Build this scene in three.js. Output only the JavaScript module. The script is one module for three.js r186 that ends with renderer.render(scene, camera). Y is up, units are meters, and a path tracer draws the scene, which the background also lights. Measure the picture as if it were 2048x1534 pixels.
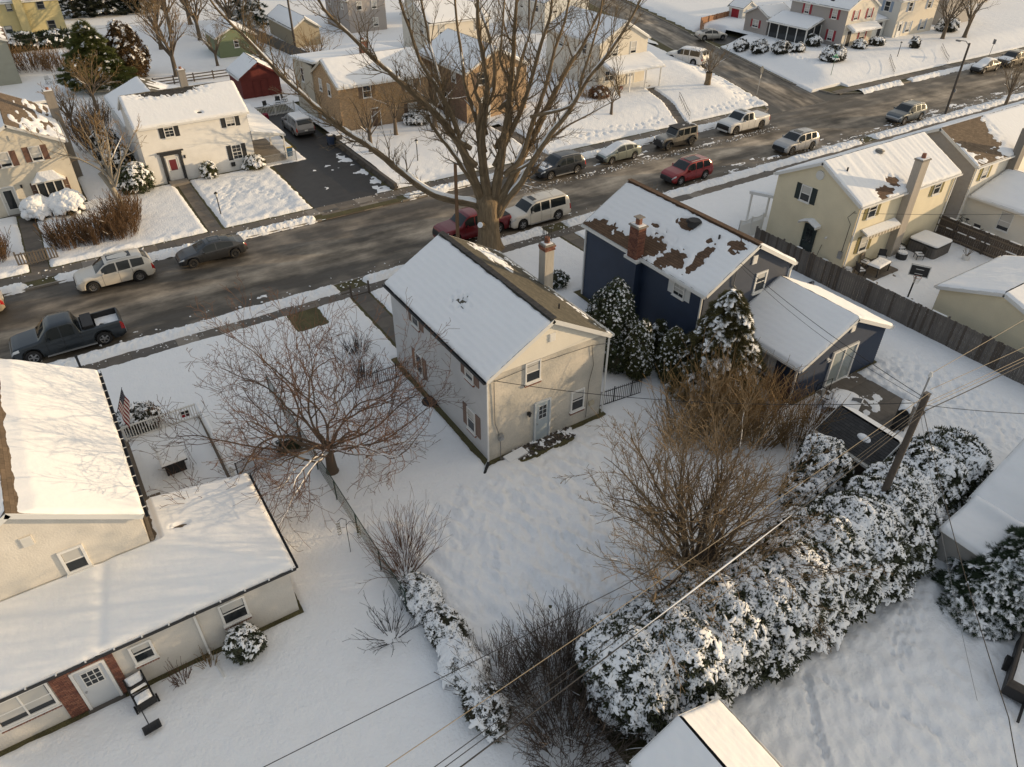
import * as THREE from 'three';
import { Sky } from 'three/addons/objects/Sky.js';
import { mergeGeometries } from 'three/addons/utils/BufferGeometryUtils.js';
import { ImprovedNoise } from 'three/addons/math/ImprovedNoise.js';

// ------------------------------------------------------------------ camera, sky, sun, exposure
const scene = new THREE.Scene();
const camera = new THREE.PerspectiveCamera(55.47, 1024 / 767, 0.5, 900);
camera.position.set(0, 24, 0);
camera.rotation.order = 'YXZ';
camera.rotation.set(THREE.MathUtils.degToRad(-36.843), THREE.MathUtils.degToRad(-33.145), THREE.MathUtils.degToRad(0.3525));
scene.add(camera);

const sunAz = THREE.MathUtils.degToRad(22), sunEl = THREE.MathUtils.degToRad(8);
const sunDir = new THREE.Vector3(Math.cos(sunEl) * Math.cos(sunAz), Math.sin(sunEl), Math.cos(sunEl) * Math.sin(sunAz));
{ // a clear winter sky, computed: pale blue overhead, milky toward the horizon, warm round the low sun
  const W = 512, H = 256, d = new Float32Array(W * H * 4), v = new THREE.Vector3();
  for (let j = 0; j < H; j++) for (let i = 0; i < W; i++) {
    const up = ((j + 0.5) / H - 0.5) * Math.PI, a = ((i + 0.5) / W - 0.5) * 2 * Math.PI;
    v.set(Math.cos(a) * Math.cos(up), Math.sin(up), Math.sin(a) * Math.cos(up));
    const y = Math.max(0, v.y), c = Math.max(-1, v.dot(sunDir)), hz = Math.pow(1 - y, 3.2);
    const g = Math.exp((c - 1) * 2.0), g2 = Math.exp((c - 1) * 14);
    const col = [0.29 + 0.36 * hz + 0.78 * g + 0.9 * g2, 0.365 + 0.31 * hz + 0.56 * g + 0.6 * g2, 0.47 + 0.16 * hz + 0.26 * g + 0.24 * g2];
    for (let k = 0; k < 3; k++) d[(j * W + i) * 4 + k] = col[k];
    d[(j * W + i) * 4 + 3] = 1;
  }
  const t = new THREE.DataTexture(d, W, H, THREE.RGBAFormat, THREE.FloatType);
  t.mapping = THREE.EquirectangularReflectionMapping; t.magFilter = t.minFilter = THREE.LinearFilter; t.needsUpdate = true;
  scene.background = t; scene.environment = t;
}
const SKY = 1.02;
scene.backgroundIntensity = SKY; scene.environmentIntensity = SKY;
const sun = new THREE.DirectionalLight(new THREE.Color().setRGB(1, 0.73, 0.43), 4.0);
sun.position.copy(sunDir).multiplyScalar(200).add(new THREE.Vector3(35, 0, -45));
sun.target.position.set(35, 0, -45);
sun.castShadow = true; sun.shadow.radius = 0.9; sun.shadow.mapSize.set(4096, 4096);
Object.assign(sun.shadow.camera, { left: -130, right: 130, top: 90, bottom: -90, near: 1, far: 500 });
scene.add(sun, sun.target);
const renderer = new THREE.WebGLRenderer({ antialias: true });
renderer.toneMapping = THREE.LinearToneMapping;
renderer.toneMappingExposure = 1.0;
renderer.shadowMap.enabled = true;
renderer.setSize(1024, 767);

// ------------------------------------------------------------------ helpers
const V = (x, y, z) => new THREE.Vector3(x, y, z);
const lerp = (a, b, t) => a + (b - a) * t;
const clamp = (x, a = 0, b = 1) => Math.min(b, Math.max(a, x));
const ss = (a, b, x) => { const t = clamp((x - a) / (b - a)); return t * t * (3 - 2 * t); };
function RNG(s) { s = (s * 2654435761) | 0; return () => { s = (s + 0x6d2b79f5) | 0; let t = Math.imul(s ^ (s >>> 15), 1 | s); t = (t + Math.imul(t ^ (t >>> 7), 61 | t)) ^ t; return ((t ^ (t >>> 14)) >>> 0) / 4294967296; }; }
const IN = new ImprovedNoise();
const nz = (x, y, s = 0) => IN.noise(x, y, s + 0.37);
const fbm = (x, y, s = 0, o = 4) => { let a = 0, w = 0.5; for (let i = 0; i < o; i++) { a += w * IN.noise(x, y, s + i * 7.31 + 0.37); x *= 2.03; y *= 2.03; w *= 0.5; } return a; };
const taken = new Map();
function numbered(n) { const k = taken.get(n) || 0; taken.set(n, k + 1); return k ? n + '_' + String(k).padStart(3, '0') : n; }
function thing(name, label, category, group, pos = [0, 0, 0], turn = 0) {
  const o = new THREE.Group(); o.name = numbered(name); o.position.set(...pos); o.rotation.y = turn;
  o.userData = { label, category }; if (group) o.userData.group = group;
  scene.add(o); return o;
}
function tag(o, label, category, group) { o.userData.label = label; o.userData.category = category; if (group) o.userData.group = group; return o; }
function finish(m) { m.castShadow = m.receiveShadow = true; return m; }
function place(geo, mat, name, parent = scene, kind) {
  const m = finish(new THREE.Mesh(geo, mat)); m.name = parent === scene ? numbered(name) : name;
  if (kind) m.userData.kind = kind; parent.add(m); return m;
}
// collects triangles; build() makes ONE named mesh
class MB {
  constructor() { this.p = []; this.n = []; this.u = []; this.c = null; }
  v(x, y, z, nx, ny, nz_, u, w) { this.p.push(x, y, z); this.n.push(nx, ny, nz_); this.u.push(u, w); if (this.c) this.c.push(...this.col); }
  tri(a, b, c) {
    const ux = b[0] - a[0], uy = b[1] - a[1], uz = b[2] - a[2], vx = c[0] - a[0], vy = c[1] - a[1], vz = c[2] - a[2];
    let nx = uy * vz - uz * vy, ny = uz * vx - ux * vz, n3 = ux * vy - uy * vx; const l = Math.hypot(nx, ny, n3) || 1; nx /= l; ny /= l; n3 /= l;
    const ax = Math.abs(nx), ay = Math.abs(ny), az = Math.abs(n3);
    for (const q of [a, b, c]) {
      const [s, t] = ay > ax && ay > az ? [q[0], q[2]] : ax > az ? [q[2], q[1]] : [q[0], q[1]];
      this.v(q[0], q[1], q[2], nx, ny, n3, s, t);
    }
    return this;
  }
  quad(a, b, c, d) { this.tri(a, b, c); this.tri(a, c, d); return this; }
  // box by centre and size, turned by ry about its centre
  box(cx, cy, cz, sx, sy, sz, ry = 0, rx = 0, rz = 0) {
    const m = new THREE.Matrix4().makeRotationFromEuler(new THREE.Euler(rx, ry, rz, 'YXZ')); m.setPosition(cx, cy, cz);
    return this.boxM(m, sx, sy, sz);
  }
  boxM(m, sx, sy, sz) {
    const P = [];
    for (const [i, j, k] of [[-1, -1, -1], [1, -1, -1], [1, 1, -1], [-1, 1, -1], [-1, -1, 1], [1, -1, 1], [1, 1, 1], [-1, 1, 1]]) { const q = V(i * sx / 2, j * sy / 2, k * sz / 2).applyMatrix4(m); P.push([q.x, q.y, q.z]); }
    for (const [a, b, c, d] of [[4, 5, 6, 7], [1, 0, 3, 2], [5, 1, 2, 6], [0, 4, 7, 3], [7, 6, 2, 3], [0, 1, 5, 4]]) this.quad(P[a], P[b], P[c], P[d]);
    return this;
  }
  // bar of rectangular section between two points
  bar(a, b, w, h = w) {
    const A = V(...a), B = V(...b), d = B.clone().sub(A), L = d.length(), m = new THREE.Matrix4();
    const z = d.clone().normalize(), up = Math.abs(z.y) > 0.99 ? V(1, 0, 0) : V(0, 1, 0), x = V().crossVectors(up, z).normalize(), y = V().crossVectors(z, x);
    m.makeBasis(x, y, z).setPosition(A.add(B).multiplyScalar(0.5)); return this.boxM(m, w, h, L);
  }
  cyl(a, b, r0, r1 = r0, n = 8, caps = true) {
    const A = V(...a), d = V(...b).sub(A), L = d.length() || 1e-6; d.divideScalar(L);
    const s = Math.abs(d.y) > 0.9 ? V(1, 0, 0) : V(0, 1, 0), x = V().crossVectors(s, d).normalize(), y = V().crossVectors(d, x), R = [[], []], N = [];
    for (let i = 0; i <= n; i++) { const t = i / n * Math.PI * 2, e = x.clone().multiplyScalar(Math.cos(t)).addScaledVector(y, Math.sin(t)); N.push(e); R[0].push(A.clone().addScaledVector(e, r0)); R[1].push(A.clone().addScaledVector(d, L).addScaledVector(e, r1)); }
    const pv = (q, e, u, w) => this.v(q.x, q.y, q.z, e.x, e.y, e.z, u, w);
    for (let i = 0; i < n; i++) {
      const u0 = i / n * r0 * 6.28, u1 = (i + 1) / n * r0 * 6.28;
      pv(R[0][i], N[i], u0, 0); pv(R[0][i + 1], N[i + 1], u1, 0); pv(R[1][i + 1], N[i + 1], u1, L);
      pv(R[0][i], N[i], u0, 0); pv(R[1][i + 1], N[i + 1], u1, L); pv(R[1][i], N[i], u0, L);
      if (caps && r1 > 0) { const q = A.clone().addScaledVector(d, L); this.tri([q.x, q.y, q.z], R[1][i].toArray(), R[1][i + 1].toArray()); }
      if (caps && r0 > 0) this.tri(A.toArray(), R[0][i + 1].toArray(), R[0][i].toArray());
    }
    return this;
  }
  // tube through points with radii, smooth sides
  tube(pts, rad, n = 5) {
    let px = null, prev = null, len = 0;
    for (let k = 0; k < pts.length; k++) {
      const p = pts[k], q = pts[Math.min(k + 1, pts.length - 1)], o = pts[Math.max(k - 1, 0)];
      const d = V(q[0] - o[0], q[1] - o[1], q[2] - o[2]).normalize();
      if (!px) px = V().crossVectors(Math.abs(d.y) > 0.9 ? V(1, 0, 0) : V(0, 1, 0), d).normalize();
      else px.addScaledVector(d, -px.dot(d)).normalize();
      const py = V().crossVectors(d, px), r = typeof rad === 'number' ? rad : rad[k], ring = [];
      for (let i = 0; i < n; i++) { const t = i / n * Math.PI * 2, c = Math.cos(t), s = Math.sin(t), ex = px.x * c + py.x * s, ey = px.y * c + py.y * s, ez = px.z * c + py.z * s; ring.push([p[0] + ex * r, p[1] + ey * r, p[2] + ez * r, ex, ey, ez, i / n * r * 6.28, len]); }
      if (prev) for (let i = 0; i < n; i++) { const j = (i + 1) % n; this.v(...prev[i]); this.v(...prev[j]); this.v(...ring[j]); this.v(...prev[i]); this.v(...ring[j]); this.v(...ring[i]); }
      prev = ring; len += k + 1 < pts.length ? Math.hypot(q[0] - p[0], q[1] - p[1], q[2] - p[2]) : 0;
    }
    return this;
  }
  geo() {
    const g = new THREE.BufferGeometry();
    g.setAttribute('position', new THREE.Float32BufferAttribute(this.p, 3)); g.setAttribute('normal', new THREE.Float32BufferAttribute(this.n, 3)); g.setAttribute('uv', new THREE.Float32BufferAttribute(this.u, 2));
    if (this.c) g.setAttribute('color', new THREE.Float32BufferAttribute(this.c, 3));
    return g;
  }
  build(name, mat, parent = scene, kind) { return place(this.geo(), mat, name, parent, kind); }
}
// indexed grid: f(i/nu, j/nv) -> [x,y,z]; uv in metres from uvf
function gridGeo(nu, nv, f, uvf, flip = false) {
  const P = new Float32Array((nu + 1) * (nv + 1) * 3), U = new Float32Array((nu + 1) * (nv + 1) * 2), I = [];
  let k = 0, m = 0;
  for (let j = 0; j <= nv; j++) for (let i = 0; i <= nu; i++) { const q = f(i / nu, j / nv); P[k++] = q[0]; P[k++] = q[1]; P[k++] = q[2]; const w = uvf ? uvf(i / nu, j / nv, q) : [q[0], q[2]]; U[m++] = w[0]; U[m++] = w[1]; }
  for (let j = 0; j < nv; j++) for (let i = 0; i < nu; i++) { const a = j * (nu + 1) + i, b = a + 1, c = a + nu + 1, d = c + 1; if (flip) I.push(a, b, c, b, d, c); else I.push(a, c, b, b, c, d); }
  const g = new THREE.BufferGeometry();
  g.setAttribute('position', new THREE.BufferAttribute(P, 3)); g.setAttribute('uv', new THREE.BufferAttribute(U, 2)); g.setIndex(I); g.computeVertexNormals(); return g;
}
// drop the triangles of a sheet that lie wholly out of sight (all three corners under the given depth)
function trim(g, hide) {
  const p = g.attributes.position.array, I = g.index.array, out = [];
  for (let k = 0; k < I.length; k += 3) { const a = I[k] * 3, b = I[k + 1] * 3, c = I[k + 2] * 3; if (!(hide(p[a], p[a + 1], p[a + 2]) && hide(p[b], p[b + 1], p[b + 2]) && hide(p[c], p[c + 1], p[c + 2]))) out.push(I[k], I[k + 1], I[k + 2]); }
  g.setIndex(out); return g;
}
function tex(w, h, f, srgb = true, rep) { // f(u,v,i,j) -> [r,g,b] 0..1
  const d = new Uint8Array(w * h * 4);
  for (let j = 0; j < h; j++) for (let i = 0; i < w; i++) { const c = f(i / w, j / h, i, j), o = (j * w + i) * 4; d[o] = clamp(c[0]) * 255; d[o + 1] = clamp(c[1]) * 255; d[o + 2] = clamp(c[2]) * 255; d[o + 3] = 255; }
  const t = new THREE.DataTexture(d, w, h); t.magFilter = THREE.LinearFilter; t.minFilter = THREE.LinearMipmapLinearFilter; t.generateMipmaps = true; t.wrapS = t.wrapT = THREE.RepeatWrapping;
  if (srgb) t.colorSpace = THREE.SRGBColorSpace; if (rep) t.repeat.set(rep[0], rep[1]); t.needsUpdate = true; return t;
}
// tileable fbm over the unit square
function tfbm(u, v, f, s = 0, o = 4) {
  let a = 0, w = 0.5; for (let k = 0; k < o; k++) {
    const n = (x, y) => IN.noise(x, y, s + k * 3.1);
    const x = u * f, y = v * f, bx = u, by = v;
    a += w * (n(x, y) * (1 - bx) * (1 - by) + n(x - f, y) * bx * (1 - by) + n(x, y - f) * (1 - bx) * by + n(x - f, y - f) * bx * by); f *= 2; w *= 0.5;
  } return a;
}
const lin2s = (c) => (c <= 0.0031308 ? c * 12.92 : 1.055 * Math.pow(c, 1 / 2.4) - 0.055);
const S3 = (r, g, b) => [lin2s(clamp(r)), lin2s(clamp(g)), lin2s(clamp(b))];
function mat(r, g, b, rough = 0.85, extra = {}) { const m = new THREE.MeshStandardMaterial({ roughness: rough, ...extra }); m.color.setRGB(r, g, b); return m; }
// a surface with mottled colour: base colour times (1 + amount * noise), repeat metres per tile
function mottled(base, amt, tile, rough, o = {}) {
  const t = tex(256, 256, (u, v) => { const n = tfbm(u, v, o.f || 4, o.s || 1) * 2 * amt, m = (o.fine || 0) * tfbm(u, v, 48, 9 + (o.s || 0), 2) * 2; const k = 1 + n + m; return S3(base[0] * k, base[1] * k * (1 - (o.warm || 0) * n), base[2] * k * (1 - 2 * (o.warm || 0) * n)); }, true, [1 / tile, 1 / tile]);
  const x = { map: t, ...o.extra };
  if (o.bump) { x.bumpMap = tex(256, 256, (u, v) => { const n = 0.5 + tfbm(u, v, o.bf || 24, 5 + (o.s || 0), 3); return [n, n, n]; }, false, [1 / (o.bt || tile), 1 / (o.bt || tile)]); x.bumpScale = o.bump; }
  return mat(1, 1, 1, rough, x);
}
const M = {};
M.snow = mottled([0.85, 0.86, 0.87], 0.03, 3.1, 0.92, { bump: 0.03, bf: 14, bt: 1.9 });
M.snowRoof = mottled([0.85, 0.86, 0.87], 0.025, 3.7, 0.92, { s: 2, bump: 0.012, bf: 9, bt: 2.3 });
M.snowClump = mat(0.86, 0.87, 0.88, 0.92);
M.white = mat(0.74, 0.73, 0.70, 0.55);
M.trim = mat(0.68, 0.68, 0.66, 0.6);
M.black = mat(0.012, 0.012, 0.013, 0.6);
M.dark = mat(0.03, 0.03, 0.032, 0.7);
M.grey = mat(0.22, 0.22, 0.22, 0.7);
M.metal = mat(0.4, 0.41, 0.42, 0.45, { metalness: 0.7 });
M.glass = new THREE.MeshPhysicalMaterial({ roughness: 0.07, metalness: 0 }); M.glass.color.setRGB(0.022, 0.026, 0.03);
M.blind = mat(0.5, 0.49, 0.46, 0.8);
M.wood = mottled([0.16, 0.13, 0.10], 0.3, 1.2, 0.85, { s: 3, fine: 0.25 });
M.woodDark = mottled([0.085, 0.07, 0.058], 0.35, 1.1, 0.9, { s: 4, fine: 0.3 });
M.woodGrey = mottled([0.125, 0.112, 0.10], 0.35, 0.9, 0.9, { s: 5, fine: 0.35 });
M.concrete = mottled([0.24, 0.215, 0.185], 0.28, 1.7, 0.85, { s: 6, fine: 0.2, bump: 0.004 });
M.concreteWet = mottled([0.10, 0.088, 0.075], 0.35, 1.9, 0.6, { s: 7, fine: 0.2 });
M.brick = mottled([0.20, 0.08, 0.052], 0.3, 0.7, 0.85, { s: 8, fine: 0.2 });
M.brick2 = mottled([0.25, 0.11, 0.07], 0.3, 0.8, 0.85, { s: 9, fine: 0.2 });
M.brick3 = mottled([0.15, 0.06, 0.042], 0.3, 0.6, 0.85, { s: 10, fine: 0.2 });
M.mortar = mat(0.42, 0.38, 0.33, 0.95);
M.soil = mottled([0.075, 0.06, 0.042], 0.5, 2.3, 0.95, { s: 11, fine: 0.5, bump: 0.02 });
const unitBox = new THREE.BoxGeometry(1, 1, 1);
function piece(name, mat_, parent, cx, cy, cz, sx, sy, sz, ry = 0, rx = 0, rz = 0) { // one small box piece, geometry shared
  const m = finish(new THREE.Mesh(unitBox, mat_)); m.name = name; m.position.set(cx, cy, cz); m.scale.set(sx, sy, sz); m.rotation.set(rx, ry, rz, 'YXZ'); parent.add(m); return m;
}
// ------------------------------------------------------------------ ground, roads, pavements, snow blankets
// x runs along the street, z toward the back yards; the street is z -52.75 .. -42.45, the lots lie at y = 0, the roadway at -0.1
const crossL = (z) => 70 + 0.35 * (-53 - z), crossR = (z) => 77.4 + 0.35 * (-53 - z);
function T(x, z) { // raised front lawns across the street
  const up = ss(-55.2, -60.2, z) * 0.9 * ss(-125, -80, z);
  if (x < 24.3) return 0;
  const mid = (crossL(z) + crossR(z)) / 2;
  if (x < mid) return up * ss(0.6, 5.5, crossL(z) - x) * (x < 36 ? 0.5 * ss(-80, -72, z) : lerp(0.5 * ss(-80, -72, z), 1, ss(36, 44, x)));
  return up * ss(0.6, 5.5, x - crossR(z));
}
const structure = (o) => { o.userData.kind = 'structure'; return o; };
{
  M.grass = mottled([0.085, 0.075, 0.032], 0.5, 2.7, 0.95, { s: 12, fine: 0.7, bump: 0.03 });
  const flat = (pts) => { const s = new THREE.Shape(pts.map(([x, z]) => new THREE.Vector2(x, -z))), g = new THREE.ShapeGeometry(s); g.rotateX(-Math.PI / 2); const p = g.attributes.position, u = g.attributes.uv; for (let i = 0; i < p.count; i++) u.setXY(i, p.getX(i), p.getZ(i)); return g; };
  structure(place(flat([[-300, -42.5], [400, -42.5], [400, 200], [-300, 200]]), M.grass, 'ground'));
  structure(place(flat([[-300, -52.7], [-300, -500], [crossL(-300) + 40, -500], [crossL(-300), -300], [crossL(-60), -60], [69, -54.2], [66.6, -52.7]]), M.grass, 'ground'));
  structure(place(flat([[83.4, -52.7], [80.6, -54], [crossR(-60), -60], [crossR(-300), -300], [crossR(-300) + 40, -500], [400, -500], [400, -52.7]]), M.grass, 'ground'));
  // asphalt: dry, salt-dusted lanes, dark wet edges where the ploughed snow drains
  const asphalt = (seed, along) => tex(2048, 256, (u, v) => {
    const X = u * 180, Z = v * 11;
    const streak = fbm(X * 0.2, Z * 1.3, seed, 4), blot = fbm(X * 0.45, Z * 0.6, seed + 3, 5), grain = nz(X * 5.5, Z * 11, seed + 5);
    const lane = Math.exp(-Math.pow((v - 0.55 - 0.05 * nz(X * 0.06, 1, 4)) / 0.15, 2)) * (0.65 + 0.7 * (0.5 + nz(X * 0.09, 5, 6)));
    const dry = clamp(0.08 + 0.5 * lane + 0.5 * streak + 0.75 * blot);
    const track = Math.exp(-Math.pow((v - 0.46 - 0.02 * nz(X * 0.05, 0, 2)) / 0.035, 2)) + Math.exp(-Math.pow((v - 0.64 - 0.02 * nz(X * 0.05, 3, 2)) / 0.035, 2));
    const a = lerp(0.06, 0.52, dry * dry * 0.5 + dry * 0.5) * (1 - 0.25 * track * (0.6 + streak)) * (1 + 0.2 * grain);
    return S3(a * 1.12, a * 0.95, a * 0.74);
  }, true);
  const at = asphalt(20);
  const rough = tex(1024, 128, (u, v) => { const X = u * 180, Z = v * 11, d = 0.55 + 0.25 * Math.exp(-Math.pow((v - 0.56) / 0.22, 2)) + 0.3 * fbm(X * 0.2, Z * 1.5, 23, 3); return [d, d, d]; }, false);
  M.road = mat(1, 1, 1, 1, { map: at, roughnessMap: rough, bumpMap: tex(256, 256, (u, v) => { const n = 0.5 + tfbm(u, v, 40, 3, 2); return [n, n, n]; }, false, [90, 6]), bumpScale: 0.006 });
  const road = gridGeo(180, 4, (u, v) => [-40 + u * 260, -0.1, -52.85 + v * 10.5], (u, v) => [u * 1.4444, v]);
  structure(place(road, M.road, 'road'));
  const cross = gridGeo(4, 40, (u, v) => { const z = -52.85 - v * 250; return [lerp(crossL(z), crossR(z), u) , -0.1 + 0.004, z]; }, (u, v) => [v * 1.39 + 0.31, u]);
  structure(place(cross, M.road, 'road'));
  // the bell mouth of the junction
  structure(place(flat([[66.4, -52.86], [69.2, -54.4], [crossL(-60.5) + 0.02, -60.5], [crossR(-60.5), -60.5], [80.4, -54.2], [83.6, -52.86]]).translate(0, -0.104, 0), M.concreteWet2 = mottled([0.062, 0.058, 0.05], 0.3, 4.3, 0.6, { s: 21, fine: 0.3 }), 'road'));
  // kerbs
  const kerb = (pts) => { const b = new MB(); for (let i = 0; i + 1 < pts.length; i++) b.bar([pts[i][0], -0.045, pts[i][1]], [pts[i + 1][0], -0.045, pts[i + 1][1]], 0.15, 0.13); return structure(b.build('kerb', M.concrete)); };
  kerb([[-40, -42.45], [220, -42.45]]);
  kerb([[-40, -52.78], [16.6, -52.78]]); kerb([[23.6, -52.78], [66.4, -52.78], [69.2, -54.3], [crossL(-60), -60], [crossL(-160), -160]]);
  kerb([[220, -52.78], [83.6, -52.78], [80.5, -54.2], [crossR(-60), -60], [crossR(-78), -78]]); kerb([[crossR(-88), -88], [crossR(-160), -160]]);
  // pavements, slab by slab
  const slabMats = [M.concrete, M.concreteWet, mottled([0.165, 0.14, 0.112], 0.3, 1.5, 0.75, { s: 31, fine: 0.2 }), mottled([0.125, 0.108, 0.09], 0.3, 1.6, 0.7, { s: 32, fine: 0.2 })];
  const walk = (z0, z1, x0, x1, seed, wet) => {
    const g = new THREE.Group(); g.name = numbered('pavement'); structure(g); scene.add(g); const r = RNG(seed);
    for (let x = x0; x < x1; x += 1.25) { const k = r(); piece('slab', slabMats[k < wet ? (k < wet * 0.5 ? 1 : 3) : k < 0.85 ? 2 : 0], g, x + 0.62, -0.03 + 0.012 * r(), (z0 + z1) / 2, 1.235, 0.1, z1 - z0, 0.004 * (r() - 0.5), 0.006 * (r() - 0.5)); }
  };
  walk(-41.25, -40.3, -12, 130, 41, 0.75); walk(-55.0, -53.75, -14, 68, 42, 0.5); walk(-54.9, -53.7, 80.9, 130, 43, 0.6);
  const path = (name, pts, w, m, th = 0.1) => { // slabs laid along a line, following the ground
    const g = new THREE.Group(); g.name = numbered('path'); structure(g); scene.add(g);
    for (let i = 0; i + 1 < pts.length; i++) {
      const [ax, az] = pts[i], [bx, bz] = pts[i + 1], L = Math.hypot(bx - ax, bz - az), n = Math.max(1, Math.round(L / 1.1)), a = Math.atan2(bx - ax, bz - az);
      for (let k = 0; k < n; k++) { const t = (k + 0.5) / n, x = lerp(ax, bx, t), z = lerp(az, bz, t), y = T(x, z); const e = 0.5 / n, rx = -Math.atan2(T(lerp(ax, bx, t + e), lerp(az, bz, t + e)) - T(lerp(ax, bx, t - e), lerp(az, bz, t - e)), L / n); piece('slab', m[k % m.length], g, x, y + 0.02 - th / 2, z, w, th, L / n - 0.015, a, rx); }
    }
  };
  path('path', [[14.4, -40.3], [14.4, -32.3]], 1.1, [M.concreteWet, slabMats[3]]);
  path('path', [[31.2, -40.3], [31.2, -33]], 1.1, [slabMats[2], slabMats[3]]);
  path('path', [[9.1, -55], [9.25, -66]], 0.95, [slabMats[3], slabMats[2]]);
  path('path', [[-2.75, -55], [-2.75, -65.5]], 1.1, [slabMats[3], M.concreteWet]);
  path('path', [[57.2, -55], [58.4, -58], [60.2, -62], [60.6, -64.6]], 1.0, [slabMats[3], slabMats[2]], 0.16);
  path('path', [[92.6, -55], [96, -58], [96.4, -64.5]], 1.0, [slabMats[3], slabMats[2]], 0.16);
  path('path', [[104.4, -55], [107.8, -58], [112, -62]], 1.0, [slabMats[3], slabMats[2]], 0.16);
  path('path', [[39.4, -55], [39.4, -63]], 1.0, [slabMats[3], slabMats[2]], 0.16);
  // driveways
  const drive = mottled([0.034, 0.032, 0.031], 0.5, 3.3, 0.55, { s: 51, fine: 0.5 });
  const dg = flat([[16.9, -55], [23.4, -55], [24.2, -66.5], [24.2, -82], [20.9, -82], [20.6, -69.5], [17.1, -66.0]]).translate(0, 0.012, 0);
  structure(place(dg, drive, 'driveway'));
  const apron = new THREE.Group(); apron.name = numbered('driveway_apron'); structure(apron); scene.add(apron);
  for (let i = 0; i < 4; i++) piece('slab', slabMats[i === 2 ? 0 : 2 + (i & 1)], apron, 17.75 + i * 1.62, -0.035, -53.85, 1.6, 0.1, 2.28, 0, 0.035);
  structure(place(flat([[38.2, -40.3], [40.8, -40.3], [40.8, -31], [38.2, -31]]).translate(0, 0.012, 0), drive, 'driveway'));
  structure(place(flat([[crossR(-82.6) - 0.05, -79.4], [93.5, -77.6], [93, -84], [crossR(-87) - 0.05, -87]]).translate(0, 0.012, 0), drive, 'driveway'));
  { const g = new THREE.Group(); g.name = numbered('patio'); structure(g); scene.add(g); for (let i = 0; i < 4; i++) for (let j = 0; j < 3; j++) piece('paver', slabMats[(i + j) % 2 ? 3 : 2], g, 44.5 + i * 0.82, 0.02, -24.95 + j * 0.82, 0.81, 0.06, 0.81); }
  // patio behind the blue house
  const patio = new THREE.Group(); patio.name = 'patio'; structure(patio); scene.add(patio);
  for (let i = 0; i < 4; i++) for (let j = 0; j < 5; j++) piece('paver', [slabMats[3], M.concreteWet, M.concreteWet][(i * 3 + j) % 3], patio, 31.35 + i * 0.86, 0.02, -16.85 + j * 0.86, 0.85, 0.06, 0.85);
}
// ---- snow blankets: real sheets that thin out and dip under the ground where the snow is cleared or melted
const stampList = [];
function trail(pts, step, seed, depth = 0.09, spread = 0.13) { // a walked line of foot prints
  const r = RNG(seed); let side = 1;
  for (let i = 0; i + 1 < pts.length; i++) {
    const [ax, az] = pts[i], [bx, bz] = pts[i + 1], L = Math.hypot(bx - ax, bz - az), n = Math.max(1, Math.round(L / step)), tx = (bx - ax) / L, tz = (bz - az) / L;
    for (let k = 0; k < n; k++) { const t = (k + 0.3 * r()) / n; side = -side; const o = side * spread * (0.7 + 0.6 * r()); stampList.push([lerp(ax, bx, t) - tz * o, lerp(az, bz, t) + tx * o, tx, tz, 0.17, 0.09, depth * (0.6 + 0.6 * r())]); }
  }
}
trail([[16.9, -6.6], [16.2, -5.8], [15.6, -5.1], [15.1, -4.4], [14.6, -3.6]], 0.2, 1, 0.1, 0.06); trail([[17.1, -6.0], [17.7, -4.8], [18.3, -3.7], [19, -2.6]], 0.35, 2, 0.07, 0.08); trail([[24.1, -6.7], [21.8, -6.1], [20.3, -5.3], [19.9, -4.6]], 0.24, 3, 0.08, 0.1); trail([[23.6, -6.2], [21.2, -5.4], [20.2, -5.0]], 0.3, 4, 0.06);
trail([[12.4, -20.6], [13.3, -18], [13.9, -16.9], [13, -16.2], [12.2, -15.2]], 0.42, 5, 0.06, 0.12); trail([[8.2, -21], [9.2, -18.5], [9.8, -16.6], [9.9, -13.8]], 0.4, 6, 0.06, 0.14); trail([[11.0, -21.5], [10.7, -18.4], [11.2, -15.8], [10.6, -12.8]], 0.4, 7, 0.06, 0.15); trail([[15, -20.6], [15.2, -18], [14.2, -14.8]], 0.45, 8, 0.05, 0.12);
for (let k = 0; k < 9; k++) { const r = RNG(60 + k), x = 8 + k * 0.95; trail([[x + r(), -20.6], [x + 0.6 + r(), -16.5], [x + 0.4 + r() * 1.6, -12.6]], 0.5, 70 + k, 0.045, 0.16); }
trail([[36.4, -11.5], [35.4, -10.9], [33.6, -10.1], [32.3, -9.7]], 0.38, 9, 0.1, 0.1); trail([[35, -17], [36.2, -15], [35.8, -12], [36.4, -9]], 0.36, 10, 0.08, 0.2); trail([[34.8, -16.8], [37.4, -13.6], [36.2, -10.4]], 0.36, 11, 0.08, 0.25); trail([[36, -16.6], [38.4, -14], [38, -9]], 0.4, 12, 0.07, 0.3);
trail([[10.6, -58.2], [12.4, -62], [14.4, -60.5], [15.9, -57.2]], 0.4, 13, 0.1, 0.3); trail([[10.4, -60], [12.6, -63.6], [15.2, -64]], 0.4, 14, 0.09, 0.3); trail([[46, -25], [47, -21], [45.5, -18], [43, -19.5]], 0.4, 15, 0.08, 0.15); trail([[86.5, -62], [87.5, -66], [90, -70], [94.8, -67]], 0.5, 16, 0.1, 0.25);
trail([[45, -56.6], [49, -57], [53, -56.3], [56, -57.2]], 0.5, 17, 0.11, 0.35); trail([[62, -56.4], [66, -56.9], [69, -58]], 0.5, 18, 0.1, 0.35);
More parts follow.
